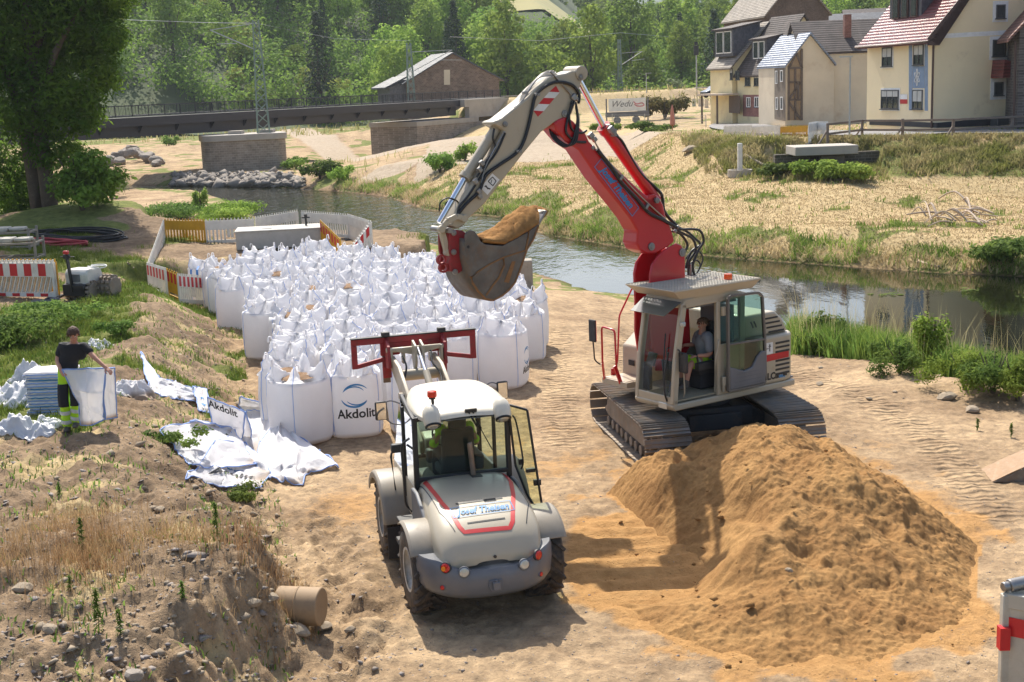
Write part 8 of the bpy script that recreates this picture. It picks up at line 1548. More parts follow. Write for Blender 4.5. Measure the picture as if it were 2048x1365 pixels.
b = MB(); b.box((0, .5, -.7), (6.0, .5, 1.8)); o = b.build('retaining_wall', brickmat('mossy_wall', (.06, .055, .04), (.12, .10, .075), (.2, .18, .14), 1.2, .2, .45), None); a2 = G(1618, 335, 1.); o.location = (a2.x, cc.y+1.3, 1.9); tag(o, 'dark stone retaining wall under the road barriers', 'wall'); b = MB(); b.box((.3, .4, -.6), (1.3, .6, 1.8)); o = b.build('culvert_pier', brickmat('pale_rubble', (.17, .145, .11), (.26, .22, .17), (.2, .17, .14), 1.6), None); a2 = G(1672, 330, 1.6); o.location = (a2.x, cc.y+.35, 1.7); tag(o, 'rubble stone abutment under the right end of the concrete slab', 'wall')
# mesh fence and wall pillars by the lane
t0 = on(1180, 262); t = thing('wire_fence', 'galvanised wire mesh fence on thin posts before the sign trailer', 'fence', t0); P = [G(px, py, 1.25) for px, py in ((1160, 262), (1225, 264), (1290, 265), (1350, 267), (1412, 270))]
for p in P: b = MB(); b.cyl(p-t0, p-t0+Vector((0, 0, 1.9)), .045, n=6); b.build('post', M_ARM, t)
b = MB()
for a, c in zip(P, P[1:]):
 for z_ in np.linspace(.1, 1.8, 7): b.bar(a-t0+Vector((0, 0, z_)), c-t0+Vector((0, 0, z_)), .016)
 for k in range(24): q_ = a.lerp(c, k/24)-t0; b.bar(q_, q_+Vector((0, 0, 1.8)), .012)
b.build('mesh', M_ARM, t)
p = on(1345, 262); b = MB(); b.lathe([(.03, 0), (.05, .4), (.22, .5), (.20, 1.1), (.10, 1.9), (.03, 2.2)], (0, 0, 0), (0, 0, 1), 10); o = b.build('folded_parasol', mat('faded_coral', (.50, .20, .14), .8), None, smooth=True); o.location = p; tag(o, 'folded faded coral parasol standing at the mesh fence', 'parasol')
t = thing('gate_wall', 'row of pale gate pillars with a small canopy beside the lane', 'wall', G(1400, 222, 2.));
for i, px in enumerate((1388, 1402, 1413, 1428, 1440)): q_ = G(px, 224+i, 1.9)-t.location; b = MB(); b.box(q_+Vector((0, 0, .9)), (.75 if i % 2 else .5, .3, 1.9)); b.build('pillar', W_PL2, t)
b = MB(); q_ = G(1408, 222, 1.9)-t.location; b.box(q_+Vector((.3, 2.5, 3.3)), (2.4, 2., .14)); b.bar(q_+Vector((-.7, 2, 1)), q_+Vector((-.7, 2, 3.3)), .1); b.bar(q_+Vector((1.3, 2, 1)), q_+Vector((1.3, 2, 3.3)), .1); b.build('canopy', M_CON, t)
t = thing('parked_car', 'dark car parked behind the gate pillars beside the yellow terrace', 'car', DY(1437, 195, 165), 1.9); b = MB(); b.prism([(-2.1, .3), (-2.1, .8), (-1.5, .95), (-.9, 1.42), (.7, 1.45), (1.4, .95), (2.1, .75), (2.1, .3)], lambda y, z, t_: (t_, y, z), -.85, .85); b.build('body', mat('car_grey', (.12, .14, .17), .25, .5), t, bevel=.08, seg=3)
b = MB(); b.prism([(-1.35, .97), (-.85, 1.36), (.65, 1.38), (1.25, .97)], lambda y, z, t_: (t_, y, z), -.865, .865); b.build('window', M_PANE, t)
for x in (-.8, .8):
 for y in (-1.3, 1.3): b = MB(); b.cyl((x-.1, y, .3), (x+.1, y, .3), .32); b.build('wheel', M_BLACK, t)
# road sheets
def ribbon(name, pts, w_, m, dz=.05):
 P = smoothpath([Vector((a, c, 0)) for a, c in pts], 8); rows = []
 for i, p in enumerate(P):
  d = (P[min(i+1, len(P)-1)]-P[max(i-1, 0)]).normalized(); n = Vector((-d.y, d.x, 0)); xs_ = [p+n*w_*k for k in (-.5, -.25, 0, .25, .5)]; zb = zbase(np.array([q_.x for q_ in xs_]), np.array([q_.y for q_ in xs_])); zm = max(float(zb[2]), float(zb.mean())); rows.append([(q_.x, q_.y, zm+dz+.10) for q_ in xs_])
 b = MB(); b.grid(rows); o = b.build(name, m, None, smooth=True); tag(o, kind='structure')
M_ASP = mat('asphalt_grey', (.22, .21, .21), .85, dirt=(.32, .28, .23), damt=.4, dscale=.6)
ribbon('road', [(60, 68), (34, 76), (27.5, 81.5), (22.6, 86), (19.6, 94), (19.8, 108), (21.6, 124), (24.6, 140), (28.3, 158)], 5.2, M_ASP)
# ------------------------------------------------------------------ vegetation
L_FOR = leafmat('leaf_forest', (.11, .19, .025), (.20, .31, .045), .4, .25); L_BR = leafmat('leaf_bright', (.14, .23, .025), (.29, .39, .06), .42, .3); L_YEL = leafmat('leaf_yellow', (.20, .23, .035), (.36, .37, .08), .4, .4); L_CON = leafmat('leaf_conifer', (.025, .05, .02), (.06, .095, .035), .15, .4); L_WIL = leafmat('leaf_willow', (.12, .16, .07), (.25, .29, .14), .35, .4)
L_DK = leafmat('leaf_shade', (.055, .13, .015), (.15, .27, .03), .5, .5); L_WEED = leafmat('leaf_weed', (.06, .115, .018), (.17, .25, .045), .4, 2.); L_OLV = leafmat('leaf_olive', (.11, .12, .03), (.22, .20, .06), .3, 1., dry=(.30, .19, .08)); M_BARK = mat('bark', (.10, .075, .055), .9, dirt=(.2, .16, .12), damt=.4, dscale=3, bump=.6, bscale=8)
def leafquads(C, size, seed, up=.3, aspect=.55, out=None):
 """diamond shaped leaves at points C"""
 q = np.random.RandomState(seed); n = len(C); N_ = q.randn(n, 3); N_[:, 2] = np.abs(N_[:, 2])+up
 if out is not None: N_ = N_*.7+out*1.1
 N_ /= np.linalg.norm(N_, axis=1, keepdims=True)+1e-9; A = q.randn(n, 3); A -= N_*(A*N_).sum(1, keepdims=True); A /= np.linalg.norm(A, axis=1, keepdims=True)+1e-9; B_ = np.cross(N_, A); s = size*(.6+.8*q.rand(n, 1))
 V = np.stack([C-A*s, C-B_*s*aspect+N_*s*.12, C+A*s, C+B_*s*aspect+N_*s*.12], 1).reshape(-1, 3); return V, np.arange(4*n).reshape(n, 4)
def crown_points(lobes, n, seed, shell=.75):
 q = np.random.RandomState(seed); L = np.array(lobes, float); w_ = (L[:, 3]*L[:, 4])**1.; w_ /= w_.sum(); k = q.choice(len(L), n, p=w_); d = q.randn(n, 3); d /= np.linalg.norm(d, axis=1, keepdims=True); r = (shell+(1-shell)*q.rand(n, 1))*(1+.16*q.randn(n, 1)); r = np.where(q.rand(n, 1) < .2, r*q.rand(n, 1), r)
 return L[k, :3]+d*r*np.stack([L[k, 3], L[k, 3], L[k, 4]], 1), d
def tree_proto(kind, seed):
 q = np.random.RandomState(seed)
 if kind == 'con':
  pts = []; out = []
  for i in range(26): z = 2.5+13*i/26; R_ = 2.7*(1-i/27)+.25; a = np.arange(int(14+38*R_/2.7))*2.4+q.rand()*6; rr_ = R_*(.35+.75*q.rand(len(a))); pts.append(np.stack([rr_*np.cos(a), rr_*np.sin(a), z-rr_*.28+q.randn(len(a))*.15], 1)); out.append(np.stack([np.cos(a), np.sin(a), 0*a+.6], 1))
  V, F_ = leafquads(np.concatenate(pts), .42, seed, out=np.concatenate(out), aspect=.4); H_ = 15
 else:
  H_ = {'round': 13, 'tall': 15.5, 'wide': 10.5, 'scrub': 5., 'willow': 8.}[kind]; R_ = {'round': 4.2, 'tall': 3.5, 'wide': 4.8, 'scrub': 2.7, 'willow': 3.8}[kind]; lobes = []
  nl = 26 if kind != 'scrub' else 13
  for i in range(nl):
   a = i*2.4+q.rand(); t = (i+.5)/nl; z = H_*(.26+.68*t); rr_ = R_*math.sin(math.pi*(.16+.80*t))**.7*(.5+.45*q.rand()); s = R_*(.28+.16*q.rand())*(1.1-.35*t); lobes.append((rr_*math.cos(a), rr_*math.sin(a), z, s, s*.8))
  lobes.append((0, 0, H_*.55, R_*.6, H_*.3)); C, d = crown_points(lobes, 2600 if kind != 'scrub' else 1500, seed); V, F_ = leafquads(C, .30 if kind != 'scrub' else .2, seed, out=d)
 b = MB(); b.tube([(0, 0, -1), (.1, 0, H_*.3), (.05, .1, H_*.7)], 0, 7, [.32, .24, .1]);
 for k in range(4): a = k*1.7+seed; b.tube([(0, 0, H_*.25), (math.cos(a)*1., math.sin(a)*1., H_*.42), (math.cos(a)*2., math.sin(a)*2., H_*.58)], 0, 5, [.14, .1, .04])
 tm = b.build('trunk', M_BARK, None, smooth=True); me = tm.data; bpy.data.objects.remove(tm); return V, F_, me
TP = {}
def tree_mesh(kind, seed, m):
 k = (kind, seed, m.name)
 if k not in TP:
  if (kind, seed) not in TP: TP[(kind, seed)] = tree_proto(kind, seed)
  V, F_, tm = TP[(kind, seed)]; TP[k] = (npmesh('crown', V, F_, m, link=False), tm)
 return TP[k]
def tree(name, label, cat, pos, kind, seed, m, s=1., sz=1., group=None, rz=0.):
 cm, tm = tree_mesh(kind, seed, m); r = thing(name, label, cat, pos, rz, group); r.scale = (s, s, s*sz); mobj('crown', cm, r); mobj('trunk', tm, r); return r
def hz(x, y): return float(zhill(np.array(x, float), np.array(y, float)))
q = np.random.RandomState(17); placed = []; nb = 0
ZL = [(-.40, -.22, 'on the left slope'), (-.22, -.10, 'above the pier'), (-.10, .0, 'behind the barn'), (.0, .10, 'behind the boom'), (.10, .22, 'beside the terrace'), (.22, .45, 'behind the cream house')]
tries = 0; FT = []
while len(placed) < 285 and tries < 9000:
 tries += 1; u = -.42+.82*q.rand(); y = 236+q.rand()**1.25*150; x = u*y; left = u < -.1
 if -.005 < u < .08 and y > 266: continue
 scrub = left and (y < 262+60*sst(-.09, -.3, u)) and q.rand() < .8; sp_t = 4.3 if scrub else 6.9
 if any((x-a)**2+(y-c)**2 < sp_t**2 for a, c in placed): continue
 if u < -.2 and y < 246: continue
 placed.append((x, y)); z = hz(x, y)-.5
 zl = next(l for a, c, l in ZL if a <= u < c or (a == .22 and u >= .22) or (a == -.40 and u < -.22))
 if scrub: k, nm, lb, m = 'scrub', 'scrub_tree', 'low yellow green scrub tree', (L_YEL if q.rand() < .6 else L_BR)
 elif q.rand() < (.28 if (u > .06 and y > 300) or (-.12 < u < -.02) else .07): k, nm, lb, m = 'con', 'conifer', 'dark pointed conifer', L_CON
 elif y < 246 and q.rand() < .3 and u > -.13: k, nm, lb, m = 'willow', 'willow', 'pale silvery willow', L_WIL
 else: k = ('round', 'tall', 'wide')[q.randint(3)]; nm = 'broadleaf_tree'; br_ = q.rand() < .5; m = L_BR if br_ else L_FOR; lb = ('bright green ' if br_ else 'deep green ')+{'round': 'rounded', 'tall': 'tall', 'wide': 'spreading'}[k]+' broadleaf tree'
 s = .8+.5*q.rand(); FT.append(tree(nm, lb+(' low on' if y < 258 else (' midway up' if y < 300 else ' high on'))+' the hill '+zl, 'tree', (x, y, z), k, q.randint(2)+3, m, s, .9+.25*q.rand(), 'forest trees '+zl, q.rand()*6))
uniq(FT)
# far wood higher up, read as one mass
pts = []; dd_ = []
for i in range(900):
 u = -.45+.95*q.rand(); y = 375+q.rand()*330; x = u*y
 if .0 < u < .08 and y < 430: continue
 lob = [(x+q.randn()*2, y+q.randn()*2, hz(x, y)+3+3.5*j, 3.6-.5*j, 2.6) for j in range(3)]; C, d = crown_points(lob, 110, i); pts.append(C); dd_.append(d)
V, F_ = leafquads(np.concatenate(pts), .95, 5, out=np.concatenate(dd_)); o = npmesh('far_wood', V, F_, L_FOR); tag(o, 'far wooded hillside above the nearer forest trees', 'far wood', kind='stuff')
# hill field
hx, hyy = np.meshgrid(np.linspace(-6, 42, 30), np.linspace(318, 400, 30)); o = npmesh('field', np.stack([hx, hyy, zhill(hx, hyy)+.35], -1).reshape(-1, 3), gridfaces(30, 30), mat('field_straw', (.34, .30, .12), .9, dirt=(.2, .24, .08), damt=.5, dscale=.05), smooth=True); tag(o, kind='structure')
# --- the big tree at the left
bt_ = on(45, 440); BT = thing('big_tree', 'huge dark leafy tree with forked trunk filling the upper left corner', 'tree', (bt_.x, 57.5, zp(bt_.x, 57.5))); BZ = BT.location.z
b = MB();
for pts_, r_ in ((((0, 0, -.5), (-.1, 0, 3), (-.25, .2, 7), (.1, 0, 12), (.3, 0, 16)), (.36, .3, .26, .2, .1)), (((-.7, .4, -.5), (-.9, .4, 3), (-1.6, .4, 8), (-1.9, .5, 13)), (.3, .26, .2, .1)), (((0, 0, 4), (1., -.3, 6.5), (2.6, -.5, 8.6)), (.2, .14, .05)), (((0, .1, 6.5), (1.2, .2, 9), (2.8, 0, 11)), (.17, .12, .04)), (((-1.2, .4, 5), (-2.6, .2, 7.5), (-3.6, 0, 9)), (.16, .1, .05))): P = smoothpath(pts_, 5); b.tube(P, 0, 9, list(np.interp(np.linspace(0, 1, len(P)), np.linspace(0, 1, len(r_)), r_)))
b.build('trunk', M_BARK, BT, smooth=True, angle=180); lobes = []
def BL(px, py, r, dy=0): p_ = DY(px, py, 57.5+dy); lobes.append((p_.x-BT.location.x, dy, p_.z-BZ, r, r*.85))
for px, py, r in ((60, 30, 2.0), (140, 20, 1.7), (190, 60, 1.3), (215, 20, 1.0), (120, 100, 1.6), (190, 120, 1.2), (215, 160, .8), (30, 130, 1.7), (100, 180, 1.5), (170, 190, 1.0), (50, 230, 1.5), (120, 240, 1.2), (165, 245, .7), (95, 300, 1.1), (140, 310, .8), (150, 355, .6), (110, 375, .7), (-40, 60, 2), (-60, 200, 2.), (-50, 320, 1.5), (60, -80, 2.5), (160, -60, 2.2), (240, -20, 1.1), (-40, -80, 2.5), (100, -200, 2.6), (0, -200, 2.6), (225, 70, .8), (205, 95, .9), (180, 215, .7)): BL(px, py, r, q.randn()*.8); BL(px+q.randn()*14, py+q.randn()*14, r*.8, 1.6+q.randn()*.6)
for px, py, r in ((30, 320, 1.4), (70, 370, 1.2), (10, 390, 1.3), (50, 415, .9)): BL(px, py, r, 2.4)
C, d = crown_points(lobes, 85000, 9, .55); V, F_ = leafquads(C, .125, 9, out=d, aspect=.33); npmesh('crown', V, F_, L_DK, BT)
# --- bushes
def bush(label, px, py, w_, h_, m, seed, leaf=.09, n=1600, name='bush', cat='bush', dens=8, asp=.5, group=None, pos=None, th=True):
 p = pos or on(px, py); rq = np.random.RandomState(seed); lobes = [(rq.randn()*w_*.26, rq.randn()*w_*.22, h_*(.25+.5*rq.rand()), w_*(.16+.14*rq.rand()), h_*(.18+.14*rq.rand())) for _ in range(dens)]; C, d = crown_points(lobes, n, seed, .5); C[:, 2] = np.maximum(C[:, 2], .02); V, F_ = leafquads(C, leaf, seed, aspect=asp, out=d)
 r = thing(name, label, cat, p, 0, group); npmesh('foliage', V, F_, m, r); b = MB()
 for k in range(5): a = k*1.3+seed; b.tube([(0, 0, -.1), (math.cos(a)*w_*.1, math.sin(a)*w_*.1, h_*.4), (math.cos(a)*w_*.24, math.sin(a)*w_*.2, h_*.75)], 0, 5, [.03*h_, .02*h_, .006*h_])
 b.build('stem', M_BARK, r); return r
bush('olive green bush growing beside the sign trailer', 1330, 238, 6.0, 3.4, L_OLV, 2, .22, 2600); bush('bright green bush behind the wire fence', 1212, 262, 2.6, 1.0, L_BR, 3, .16, 1300); bush('bright leafy bush in front of the sign trailer', 1290, 264, 3.6, .9, L_WEED, 4, .14, 1500); bush('round bush at the corner of the yellow terrace', 1436, 172, 5., 3., L_BR, 5, .25, 1400)
bush('low leafy bush at the water left of the abutment path', 640, 358, 3.2, 1.9, L_WEED, 6, .15, 1700); bush('leafy bush right of the pier near the water', 678, 362, 2.2, 1.4, L_BR, 7, .12, 1000); bush('dark green clump beside the pier foot', 592, 338, 3., 1.4, L_FOR, 8, .16, 1200); bush('tall green bush on the river bank above the meadow', 880, 345, 2.6, 1.6, L_FOR, 9, .12, 1700); bush('light green bush on the bank beside the taller one', 930, 322, 2.4, 1.5, L_BR, 10, .12, 1400)
bush('dark shrubbery left of the big tree trunk', 12, 425, 3.4, 2.6, L_FOR, 41, .1, 4200); bush('dense green bush at the foot of the big tree', 165, 420, 3.2, 2.9, L_FOR, 11, .10, 5000); bush('pale bush with narrow leaves right of the big tree', 225, 395, 2.8, 2.4, L_WIL, 12, .09, 3600, asp=.25); bush('small round bush on the bare ground behind the boulder pile', 338, 292, 2.2, 1.5, L_FOR, 13, .16, 700); bush('leafy sapling on the bank behind the barrier ring', 400, 432, 1.1, 2.1, L_BR, 14, .09, 900)
bush('leafy thicket on the bank left of the ring', 360, 438, 4.6, 1.3, L_WEED, 15, .08, 5200, dens=16); bush('sunny thicket on the bank behind the ring', 455, 440, 4.4, 1.2, L_BR, 16, .08, 5200, dens=16)
for i_, (a_, c_, w_, h_) in enumerate(((1690, 725, 1.3, .8), (1745, 735, 1.2, .9), (1800, 760, 1.3, .9), (1930, 790, 1.3, 1.0), (1985, 800, 1.2, 1.1), (2035, 815, 1.2, 1.1))): bush('leafy riverside clump, %s from the excavator tail' % ('first second third fourth fifth sixth'.split()[i_]), a_, c_-14, w_, h_, (L_WEED, L_BR)[i_ % 2], 60+i_, .05, 2200, asp=.3, group='leafy clumps in the riverside growth')
bush('upright leafy shrub among the riverside plants at the right', 1868, 745, 1.1, 1.75, L_BR, 17, .055, 1900, asp=.5); bush('leafy shrub in the riverside growth nearest the excavator tail', 1650, 700, 1.2, 1.0, L_WEED, 18, .05, 1900); bush('green shrub below the concrete slab in the ditch', 1640, 356, 2.8, 1.1, L_BR, 19, .12, 2200); bush('low green shrub at the foot of the retaining wall', 1575, 354, 2.6, .9, L_WEED, 20, .12, 1800)
bush('weedy shrub at the right foot of the culvert wall', 1700, 358, 2.4, 1.0, L_BR, 44, .12, 2800); bush('bramble patch at the left edge in front of the barrier stack', 30, 690, 2.6, .8, L_WEED, 21, .05, 5200, dens=18); bush('bramble patch beside the barrier feet', 95, 640, 1.8, .6, L_WEED, 22, .045, 3000, dens=14); bush('bright weed clump behind the standing worker', 240, 672, .9, .45, L_WEED, 23, .04, 1300); bush('weed clump beside the drum roller path', 330, 580, 1.3, .45, L_BR, 24, .05, 1400); bush('weed clump by the left foot of the strewn bags', 340, 885, .7, .3, L_WEED, 25, .035, 900); bush('green weeds in front of the strewn bags', 478, 1000, .7, .28, L_WEED, 26, .03, 1100)
bush('green thicket at the right water edge of the far bank', 2020, 530, 3.4, 1.3, L_WEED, 31, .10, 2400)
# single upright weeds on the near mound
def spike(px, py, h_, label, seed, m=L_WEED):
 p = on(px, py); r = thing('weed', label, 'weed', p, 0, 'upright weeds on the near mound'); rq = np.random.RandomState(seed); n = int(90*h_/.5); t = rq.rand(n)**.8; a = rq.rand(n)*6.28; R_ = .07*(1.15-t)*h_/.5; C = np.stack([R_*np.cos(a)*.6, R_*np.sin(a)*.6, t*h_], 1); V, F_ = leafquads(C, .045, seed, aspect=.22, out=np.stack([np.cos(a), np.sin(a), .5+0*a], 1)); npmesh('foliage', V, F_, m, r); b = MB(); b.tube([(0, 0, -.03), (.01, 0, h_*.5), (.0, .01, h_)], .006, 4); b.build('stem', MATS['leaf_weed'], r)
for i, (px, py, h_, lb) in enumerate(((434, 1080, .52, 'tall narrow weed right of the mound centre'), (198, 1262, .50, 'tall narrow weed at the lower left'), (165, 1100, .42, 'thin upright weed among the dry grass'), (240, 1262, .28, 'broad young weed right of the lower left one'), (140, 1176, .18, 'small broad leafed weed on bare soil'), (118, 985, .2, 'low weed left of the gravel patch'), (128, 828, .2, 'weed just below the bag stack'), (365, 1190, .2, 'small weed on the stony slope'), (455, 900, .35, 'spindly weed in front of the flat printed bag'), (1955, 860, .22, 'weed tuft on the track beside the ridge'), (2022, 875, .25, 'weed tuft at the right edge above the spare bucket'))): spike(px, py, h_, lb, i+40)
# --- grass: blades scattered by what grows there
def blades(P, h, wd, seed, lean=.35):
 q = np.random.RandomState(seed); n = len(P); a = q.rand(n)*6.283; l_ = lean*(.3+q.rand(n)); hh = h*(.5+.9*q.rand(n)); dx, dy = np.cos(a)*l_*hh, np.sin(a)*l_*hh; b_ = q.rand(n)*3.14; wx, wy = np.cos(b_)*wd*(.6+.8*q.rand(n)), np.sin(b_)*wd*(.6+.8*q.rand(n)); x, y, z = P.T
 V = np.stack([np.stack([x-wx, y-wy, z-.03], 1), np.stack([x+wx, y+wy, z-.03], 1), np.stack([x+dx*.35+wx*.7, y+dy*.35+wy*.7, z+hh*.6], 1), np.stack([x+dx*.35-wx*.7, y+dy*.35-wy*.7, z+hh*.6], 1), np.stack([x+dx, y+dy, z+hh*.95], 1)], 1).reshape(-1, 3); o = np.arange(n)*5
 return V, np.concatenate([np.stack([o, o+1, o+2], 1), np.stack([o, o+2, o+3], 1), np.stack([o+3, o+2, o+4], 1)])
GRQ = np.random.RandomState(31)
def scatter(n, prob, y0=7.5, y1=200., clump=0.):
 """points of the fan, kept with the given probability map"""
 j = GRQ.rand(n)*(NY-1); i = GRQ.rand(n)*(NU-1); y = 7*np.exp(j/(NY-1)*math.log(270/7.)); x = (-.6+1.2*i/(NU-1))*y; pm = prob[np.clip(j.astype(int), 0, NY-1), np.clip(i.astype(int), 0, NU-1)]
 if clump: pm = pm*np.clip(.1+clump*(fbm(x, y, 3, 1.5*20/np.maximum(y, 20))+.15), 0, 1.5)
 k = (GRQ.rand(n) < pm) & (y > y0) & (y < y1) & (np.abs(x/y) < .42); x, y = x[k], y[k]; return np.stack([x, y, zat(x, y)], 1)
sand_, green_, dry_, grav_, trk_, wet_ = MK; drG, irG = polydist(X2, Y2, RIVER); dfG, _ = polydist(X2, Y2, FAR_SHORE, False); dnG, _ = polydist(X2, Y2, NEAR_SHORE, False); land = (~irG).astype(float); farG = ((dfG < dnG) & ~irG).astype(float); imG = polydist(X2, Y2, MOUND)[1].astype(float)
def scat_box(n, x0, x1, y0, y1, prob, clump=0.):
 x = x0+(x1-x0)*GRQ.rand(n); y = y0+(y1-y0)*GRQ.rand(n); j = np.log(y/7.)/math.log(270/7.)*(NY-1); i = (x/y+.6)/1.2*(NU-1); ok = (i >= 0) & (i < NU-1); pm = prob[np.clip(j.astype(int), 0, NY-1), np.clip(i.astype(int), 0, NU-1)]*ok
 if clump: pm = pm*np.clip(.35+clump*(fbm(x, y, 3, .9)+.15), 0, 1.5)
 k = GRQ.rand(n) < pm; return np.stack([x[k], y[k], zat(x[k], y[k])], 1)
def grass(name, label, P, h, wd, m, seed, lean=.35): V, F_ = blades(P, h, wd, seed, lean); o = npmesh(name, V, F_, m, k=3); tag(o, label, 'grass', kind='stuff')
G_GRN = leafmat('grass_green', (.11, .18, .025), (.26, .34, .06), .35, .6); G_DRY = leafmat('grass_dry', (.42, .32, .16), (.58, .46, .26), .3, .6); G_MIX = leafmat('grass_mixed', (.26, .29, .07), (.52, .45, .20), .35, .5)
nearbank = land*(1-farG)*(1-imG)*sst(4.4, 3.8, dnG)*sst(.208, .222, X2/Y2)*sst(.8, 1.4, dnG)*(Y2 < 41)*(Y2 > 17)*(drG > .05)
grass('tall_grass', 'tall dense riverside grass along the right near bank', scat_box(150000, 6, 16, 18, 46, nearbank, 1.3), .72, .012, G_GRN, 1, .45); grass('tall_grass', 'leafy growth mixed into the riverside grass', scat_box(160000, 6, 16, 18, 46, nearbank, 1.), .6, .026, L_WEED, 2, .6); grass('seed_grass', 'pale seed stalks standing above the riverside grass', scat_box(5000, 6, 16, 18, 46, nearbank), 1.5, .005, G_DRY, 3, .3)
fringe = farG*sst(2.0, .2, drG)*(Y2 < 120); FB = (-14, 36, 42, 120)
grass('bank_grass', 'green grass fringe along the far water edge', scat_box(900000, *FB, fringe*sst(-.5, .3, fbm(X2, Y2, 3, .4)), 1.), .42, .022, G_GRN, 4, .7); grass('bank_grass', 'straw coloured grass hanging over the far bank', scat_box(700000, *FB, fringe*.8), .28, .022, G_DRY, 5, 1.2)
mead = farG*(X2 > -8)*(1-.8*grav_)*(drG > 1.2)*(Y2 < 110); grass('meadow_straw', 'short mown straw grass covering the meadow', scat_box(480000, *FB, mead*.85*dry_), .055, .022, G_DRY, 6, 1.5); grass('meadow_grass', 'green tufts dotted over the meadow and embankment', scat_box(420000, *FB, mead*(.02+.9*green_)*.8, 1.), .20, .024, G_GRN, 7, .6)
emb = farG*sst(.7, 1.2, Z2)*(Y2 < 100)*(Y2 > 54)*(X2 > 12)*(1-polydist(X2, Y2, PLATEAU)[1]); grass('bank_weeds', 'rough green and straw growth on the road embankment', scat_box(420000, 10, 36, 52, 92, emb, .9), .34, .03, G_MIX, 8, .7)
pl_in = polydist(X2, Y2, PLATEAU)[1]; edge = pl_in*0+sst(2.2, .5, polydist(X2, Y2, PLATEAU)[0])*(X2 < 19)*(Y2 < 95); grass('verge_grass', 'dry grass verge below the road barriers', scatter(60000, edge), .6, .03, G_MIX, 9, .5)
lf_ = imG*green_; grass('plateau_grass', 'green grass patches on the near mound and around the roller', scat_box(420000, -20, -3, 19, 52, lf_*.7, 1.2), .15, .009, G_GRN, 10, .7); grass('plateau_weeds', 'small broad weeds scattered over the near mound', scat_box(260000, -14, -2.5, 12, 45, imG*(.10+.5*green_), 1.3), .09, .011, L_WEED, 11, 1.1)
d1 = np.exp(-(((X2+5.6)/.75)**2+((Y2-15.9)/.9)**2))+np.exp(-(((X2+4.4)/1.6)**2+((Y2-15.4)/.8)**2))*.4+np.exp(-(((X2+3.0)/.5)**2+((Y2-15.7)/.6)**2))*.7; grass('dry_grass', 'dry reddish grass tufts on the near mound', scat_box(110000, -8, -2, 12, 20, imG*np.clip(d1*1.2, 0, 1), .6), .22, .0035, leafmat('grass_red', (.34, .20, .09), (.52, .36, .17), .3, 1.), 12, .5); grass('dry_grass', 'thin dry stalks scattered over the mound', scatter(90000, imG*(.04+.25*dry_)*(Y2 < 40)), .12, .004, G_DRY, 13, .8)
lb_ = (1-farG)*land*imG*(Y2 > 55)*sst(14, 4, dnG)*(X2 < -7); grass('bank_grass', 'mixed green and dry growth on the bank behind the ring', scat_box(260000, -26, -6, 54, 104, lb_, .9), .5, .02, G_MIX, 14, .5); grass('bank_grass', 'bright grass on the bank behind the ring', scat_box(200000, -26, -6, 54, 104, lb_*sst(-.2, .3, fbm(X2, Y2, 3, .3)), .9), .5, .02, G_GRN, 15, .5)
rb = farG*(X2 > -22)*(X2 < 0)*(Y2 > 84)*(Y2 < 160)*sst(26, 6, drG)*(1-grav_); grass('bank_grass', 'rough grass on the bank below the abutment', scatter(90000, rb*.8, clump=1.1), .6, .035, G_MIX, 16, .5)
hl = scatter(60000, farG*(Y2 > 196)*1., y1=262); grass('far_grass', 'green grass strip at the foot of the wooded hill', hl, .8, .10, G_MIX, 17, .6)
# slope undergrowth on the hill
pts = []; dd_ = []
for i in range(3000):
 u = -.43+.86*q.rand(); y = 232+q.rand()**1.2*150; x = u*y
 if .0 < u < .08 and y > 300: continue
 C, d = crown_points([(x+q.randn()*1.2, y+q.randn()*1.2, hz(x, y)+1+3.2*q.rand(), 1.9+q.rand(), 1.6+q.rand()) for j in range(2)], 70, i); pts.append(C); dd_.append(d)
C = np.concatenate(pts); V, F_ = leafquads(C, .36, 77, out=np.concatenate(dd_)); o = npmesh('undergrowth', V, F_, L_FOR); tag(o, 'bushy undergrowth between the hillside trees', 'undergrowth', kind='stuff')
# --- stones
def stones(name, label, P, s, m, seed, flat=.45, sink=.25):
 rq = np.random.RandomState(seed); n = len(P); T_ = np.array([(1, 0, 0), (.25, .95, 0), (-.8, .6, .1), (-.9, -.5, 0), (.1, -1, .1), (.1, .1, 1), (-.2, 0, -.8)]); F0 = np.array([(0, 1, 5), (1, 2, 5), (2, 3, 5), (3, 4, 5), (4, 0, 5), (1, 0, 6), (2, 1, 6), (3, 2, 6), (4, 3, 6), (0, 4, 6)]); a = rq.rand(n)*6.28; s_ = s*np.exp(rq.randn(n)*.45); tz = rq.randn(n, 7, 3)*.18+T_[None]; tz[..., 2] *= flat; tx = rq.randn(n)*.25
 c, sn = np.cos(a)[:, None], np.sin(a)[:, None]; x = (tz[..., 0]*c-tz[..., 1]*sn)*s_[:, None]; y = (tz[..., 0]*sn+tz[..., 1]*c)*s_[:, None]; z = tz[..., 2]*s_[:, None]+tx[:, None]*x; V = np.stack([x+P[:, 0:1], y+P[:, 1:2], z+P[:, 2:3]-(s_*flat*sink*.6)[:, None]], -1).reshape(-1, 3); F_ = (F0[None]+np.arange(n)[:, None, None]*7).reshape(-1, 3); o = npmesh(name, V, F_, m, k=3); tag(o, label, 'stones', kind='stuff')
bare = imG*(1-.6*green_); stones('gravel', 'small slate chips strewn over the near mound', scatter(60000, bare*(Y2 < 34)*.9), .017, M_SLATE, 1, .35); stones('gravel', 'larger stones among the chips on the mound', scatter(9000, bare*(Y2 < 34)*.5), .034, M_SLATE, 2, .3)
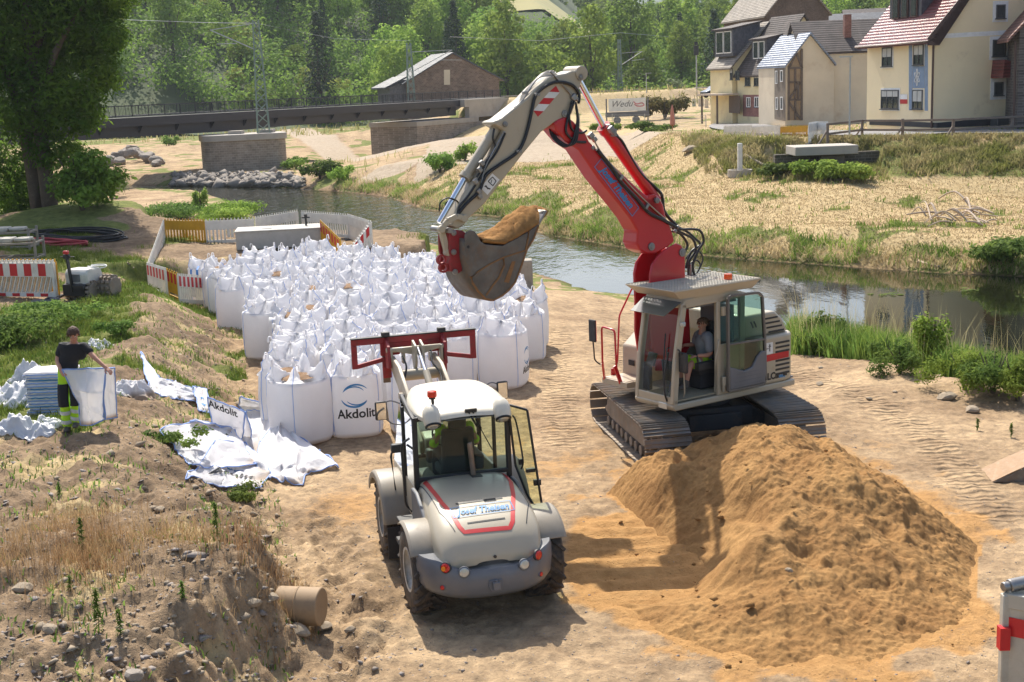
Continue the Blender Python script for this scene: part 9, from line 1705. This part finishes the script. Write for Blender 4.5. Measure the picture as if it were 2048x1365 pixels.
face_ = imG*np.exp(-((polydist(X2, Y2, MOUND)[0]-.8)/1.2)**2)*(Y2 < 45); stones('rubble', 'rocks on the broken slope between mound and bags', scatter(40000, face_), .034, M_ROCK2, 3, .6); stones('rubble', 'rubble of stones and clods at the lower left', scatter(22000, sst(15.8, 13.4, Y2)*(X2 < -1.2)*.9), .027, M_SLATE, 4, .55)
padm = (1-imG)*land*(1-farG)*(Y2 < 50); stones('gravel', 'grit on the tracked work pad', scatter(26000, padm*.55*(1-.7*sand_)), .012, M_SLATE, 5, .5); stones('gravel', 'gravel patch between mound and loader wheels', scatter(12000, padm*sst(-.2, -1.6, X2)*(Y2 < 20)), .022, M_SLATE, 6, .4); stones('rubble', 'stones along the ridge by the riverside plants', scatter(9000, (1-imG)*land*(1-farG)*np.exp(-((dnG-5.)/1.1)**2)*(X2 > 4)*.7), .045, M_ROCK2, 7, .55)
P = []
for i in range(950): px = 345+265*q.rand(); p = on(px, 350+24*q.rand() if px < 590 else 360+14*q.rand()); P.append((p.x, p.y, max(p.z, WATER+.1)+.25*q.rand()))
stones('riprap', 'grey riprap rocks heaped round the pier foot at the water', np.array(P), .24, M_ROCK, 8, .75); stones('riprap', 'pale stones along the far water edge', scatter(9000, farG*np.exp(-((drG-.3)/.6)**2)*(Y2 > 62)), .14, M_ROCK2, 9, .5)
C = scatter(2600, sst(.1, .8, sd_d.max()*0+np.zeros_like(X2)+1)*(sand_ > .5)*(X2 > 1)*(Y2 < 23)); C[:, 2] = [max(zp(a, c), sand_top(a, c)) for a, c, _ in C]; stones('sand_clods', 'crumbs of sand rolled down around the heap', C, .022, MATS['sand'] if 'sand' in MATS else M_SLATE, 10, .7)
# lily pads and foam on the river
P = [(16.6, 47.3), (18.3, 45.4), (13.4, 47.0), (9.4, 53.), (8.9, 53.4)]; b = MB()
for k, (x, y) in enumerate(P):
 for j in range(16): a = q.rand()*6.28; r = q.rand()*.42; cx, cy = x+math.cos(a)*r*1.8, y+math.sin(a)*r; s = .05+.07*q.rand(); b.add([(cx+s*math.cos(t), cy+s*math.sin(t), WATER+.012+.002*j) for t in np.linspace(0, 5.6, 8)], [tuple(range(8))])
o = b.build('water_plants', L_WEED, None); tag(o, 'small mats of floating water plants near the far bank', 'water plants', kind='stuff')
# ------------------------------------------------------------------ air over the valley
hzm = bpy.data.materials.new('valley_air'); hzm.use_nodes = True; tt = hzm.node_tree; tt.nodes.clear(); oo = tt.nodes.new('ShaderNodeOutputMaterial'); vv = tt.nodes.new('ShaderNodeVolumePrincipled'); vv.inputs['Color'].default_value = (.80, .88, 1, 1); vv.inputs['Density'].default_value = .00015; vv.inputs['Anisotropy'].default_value = .3; tt.links.new(vv.outputs[0], oo.inputs['Volume'])
b = MB(); b.box((100, 1150, 195), (4400, 3600, 404)); o = b.build('haze', hzm, None); tag(o, 'thin summer haze over the valley', 'haze', kind='stuff')
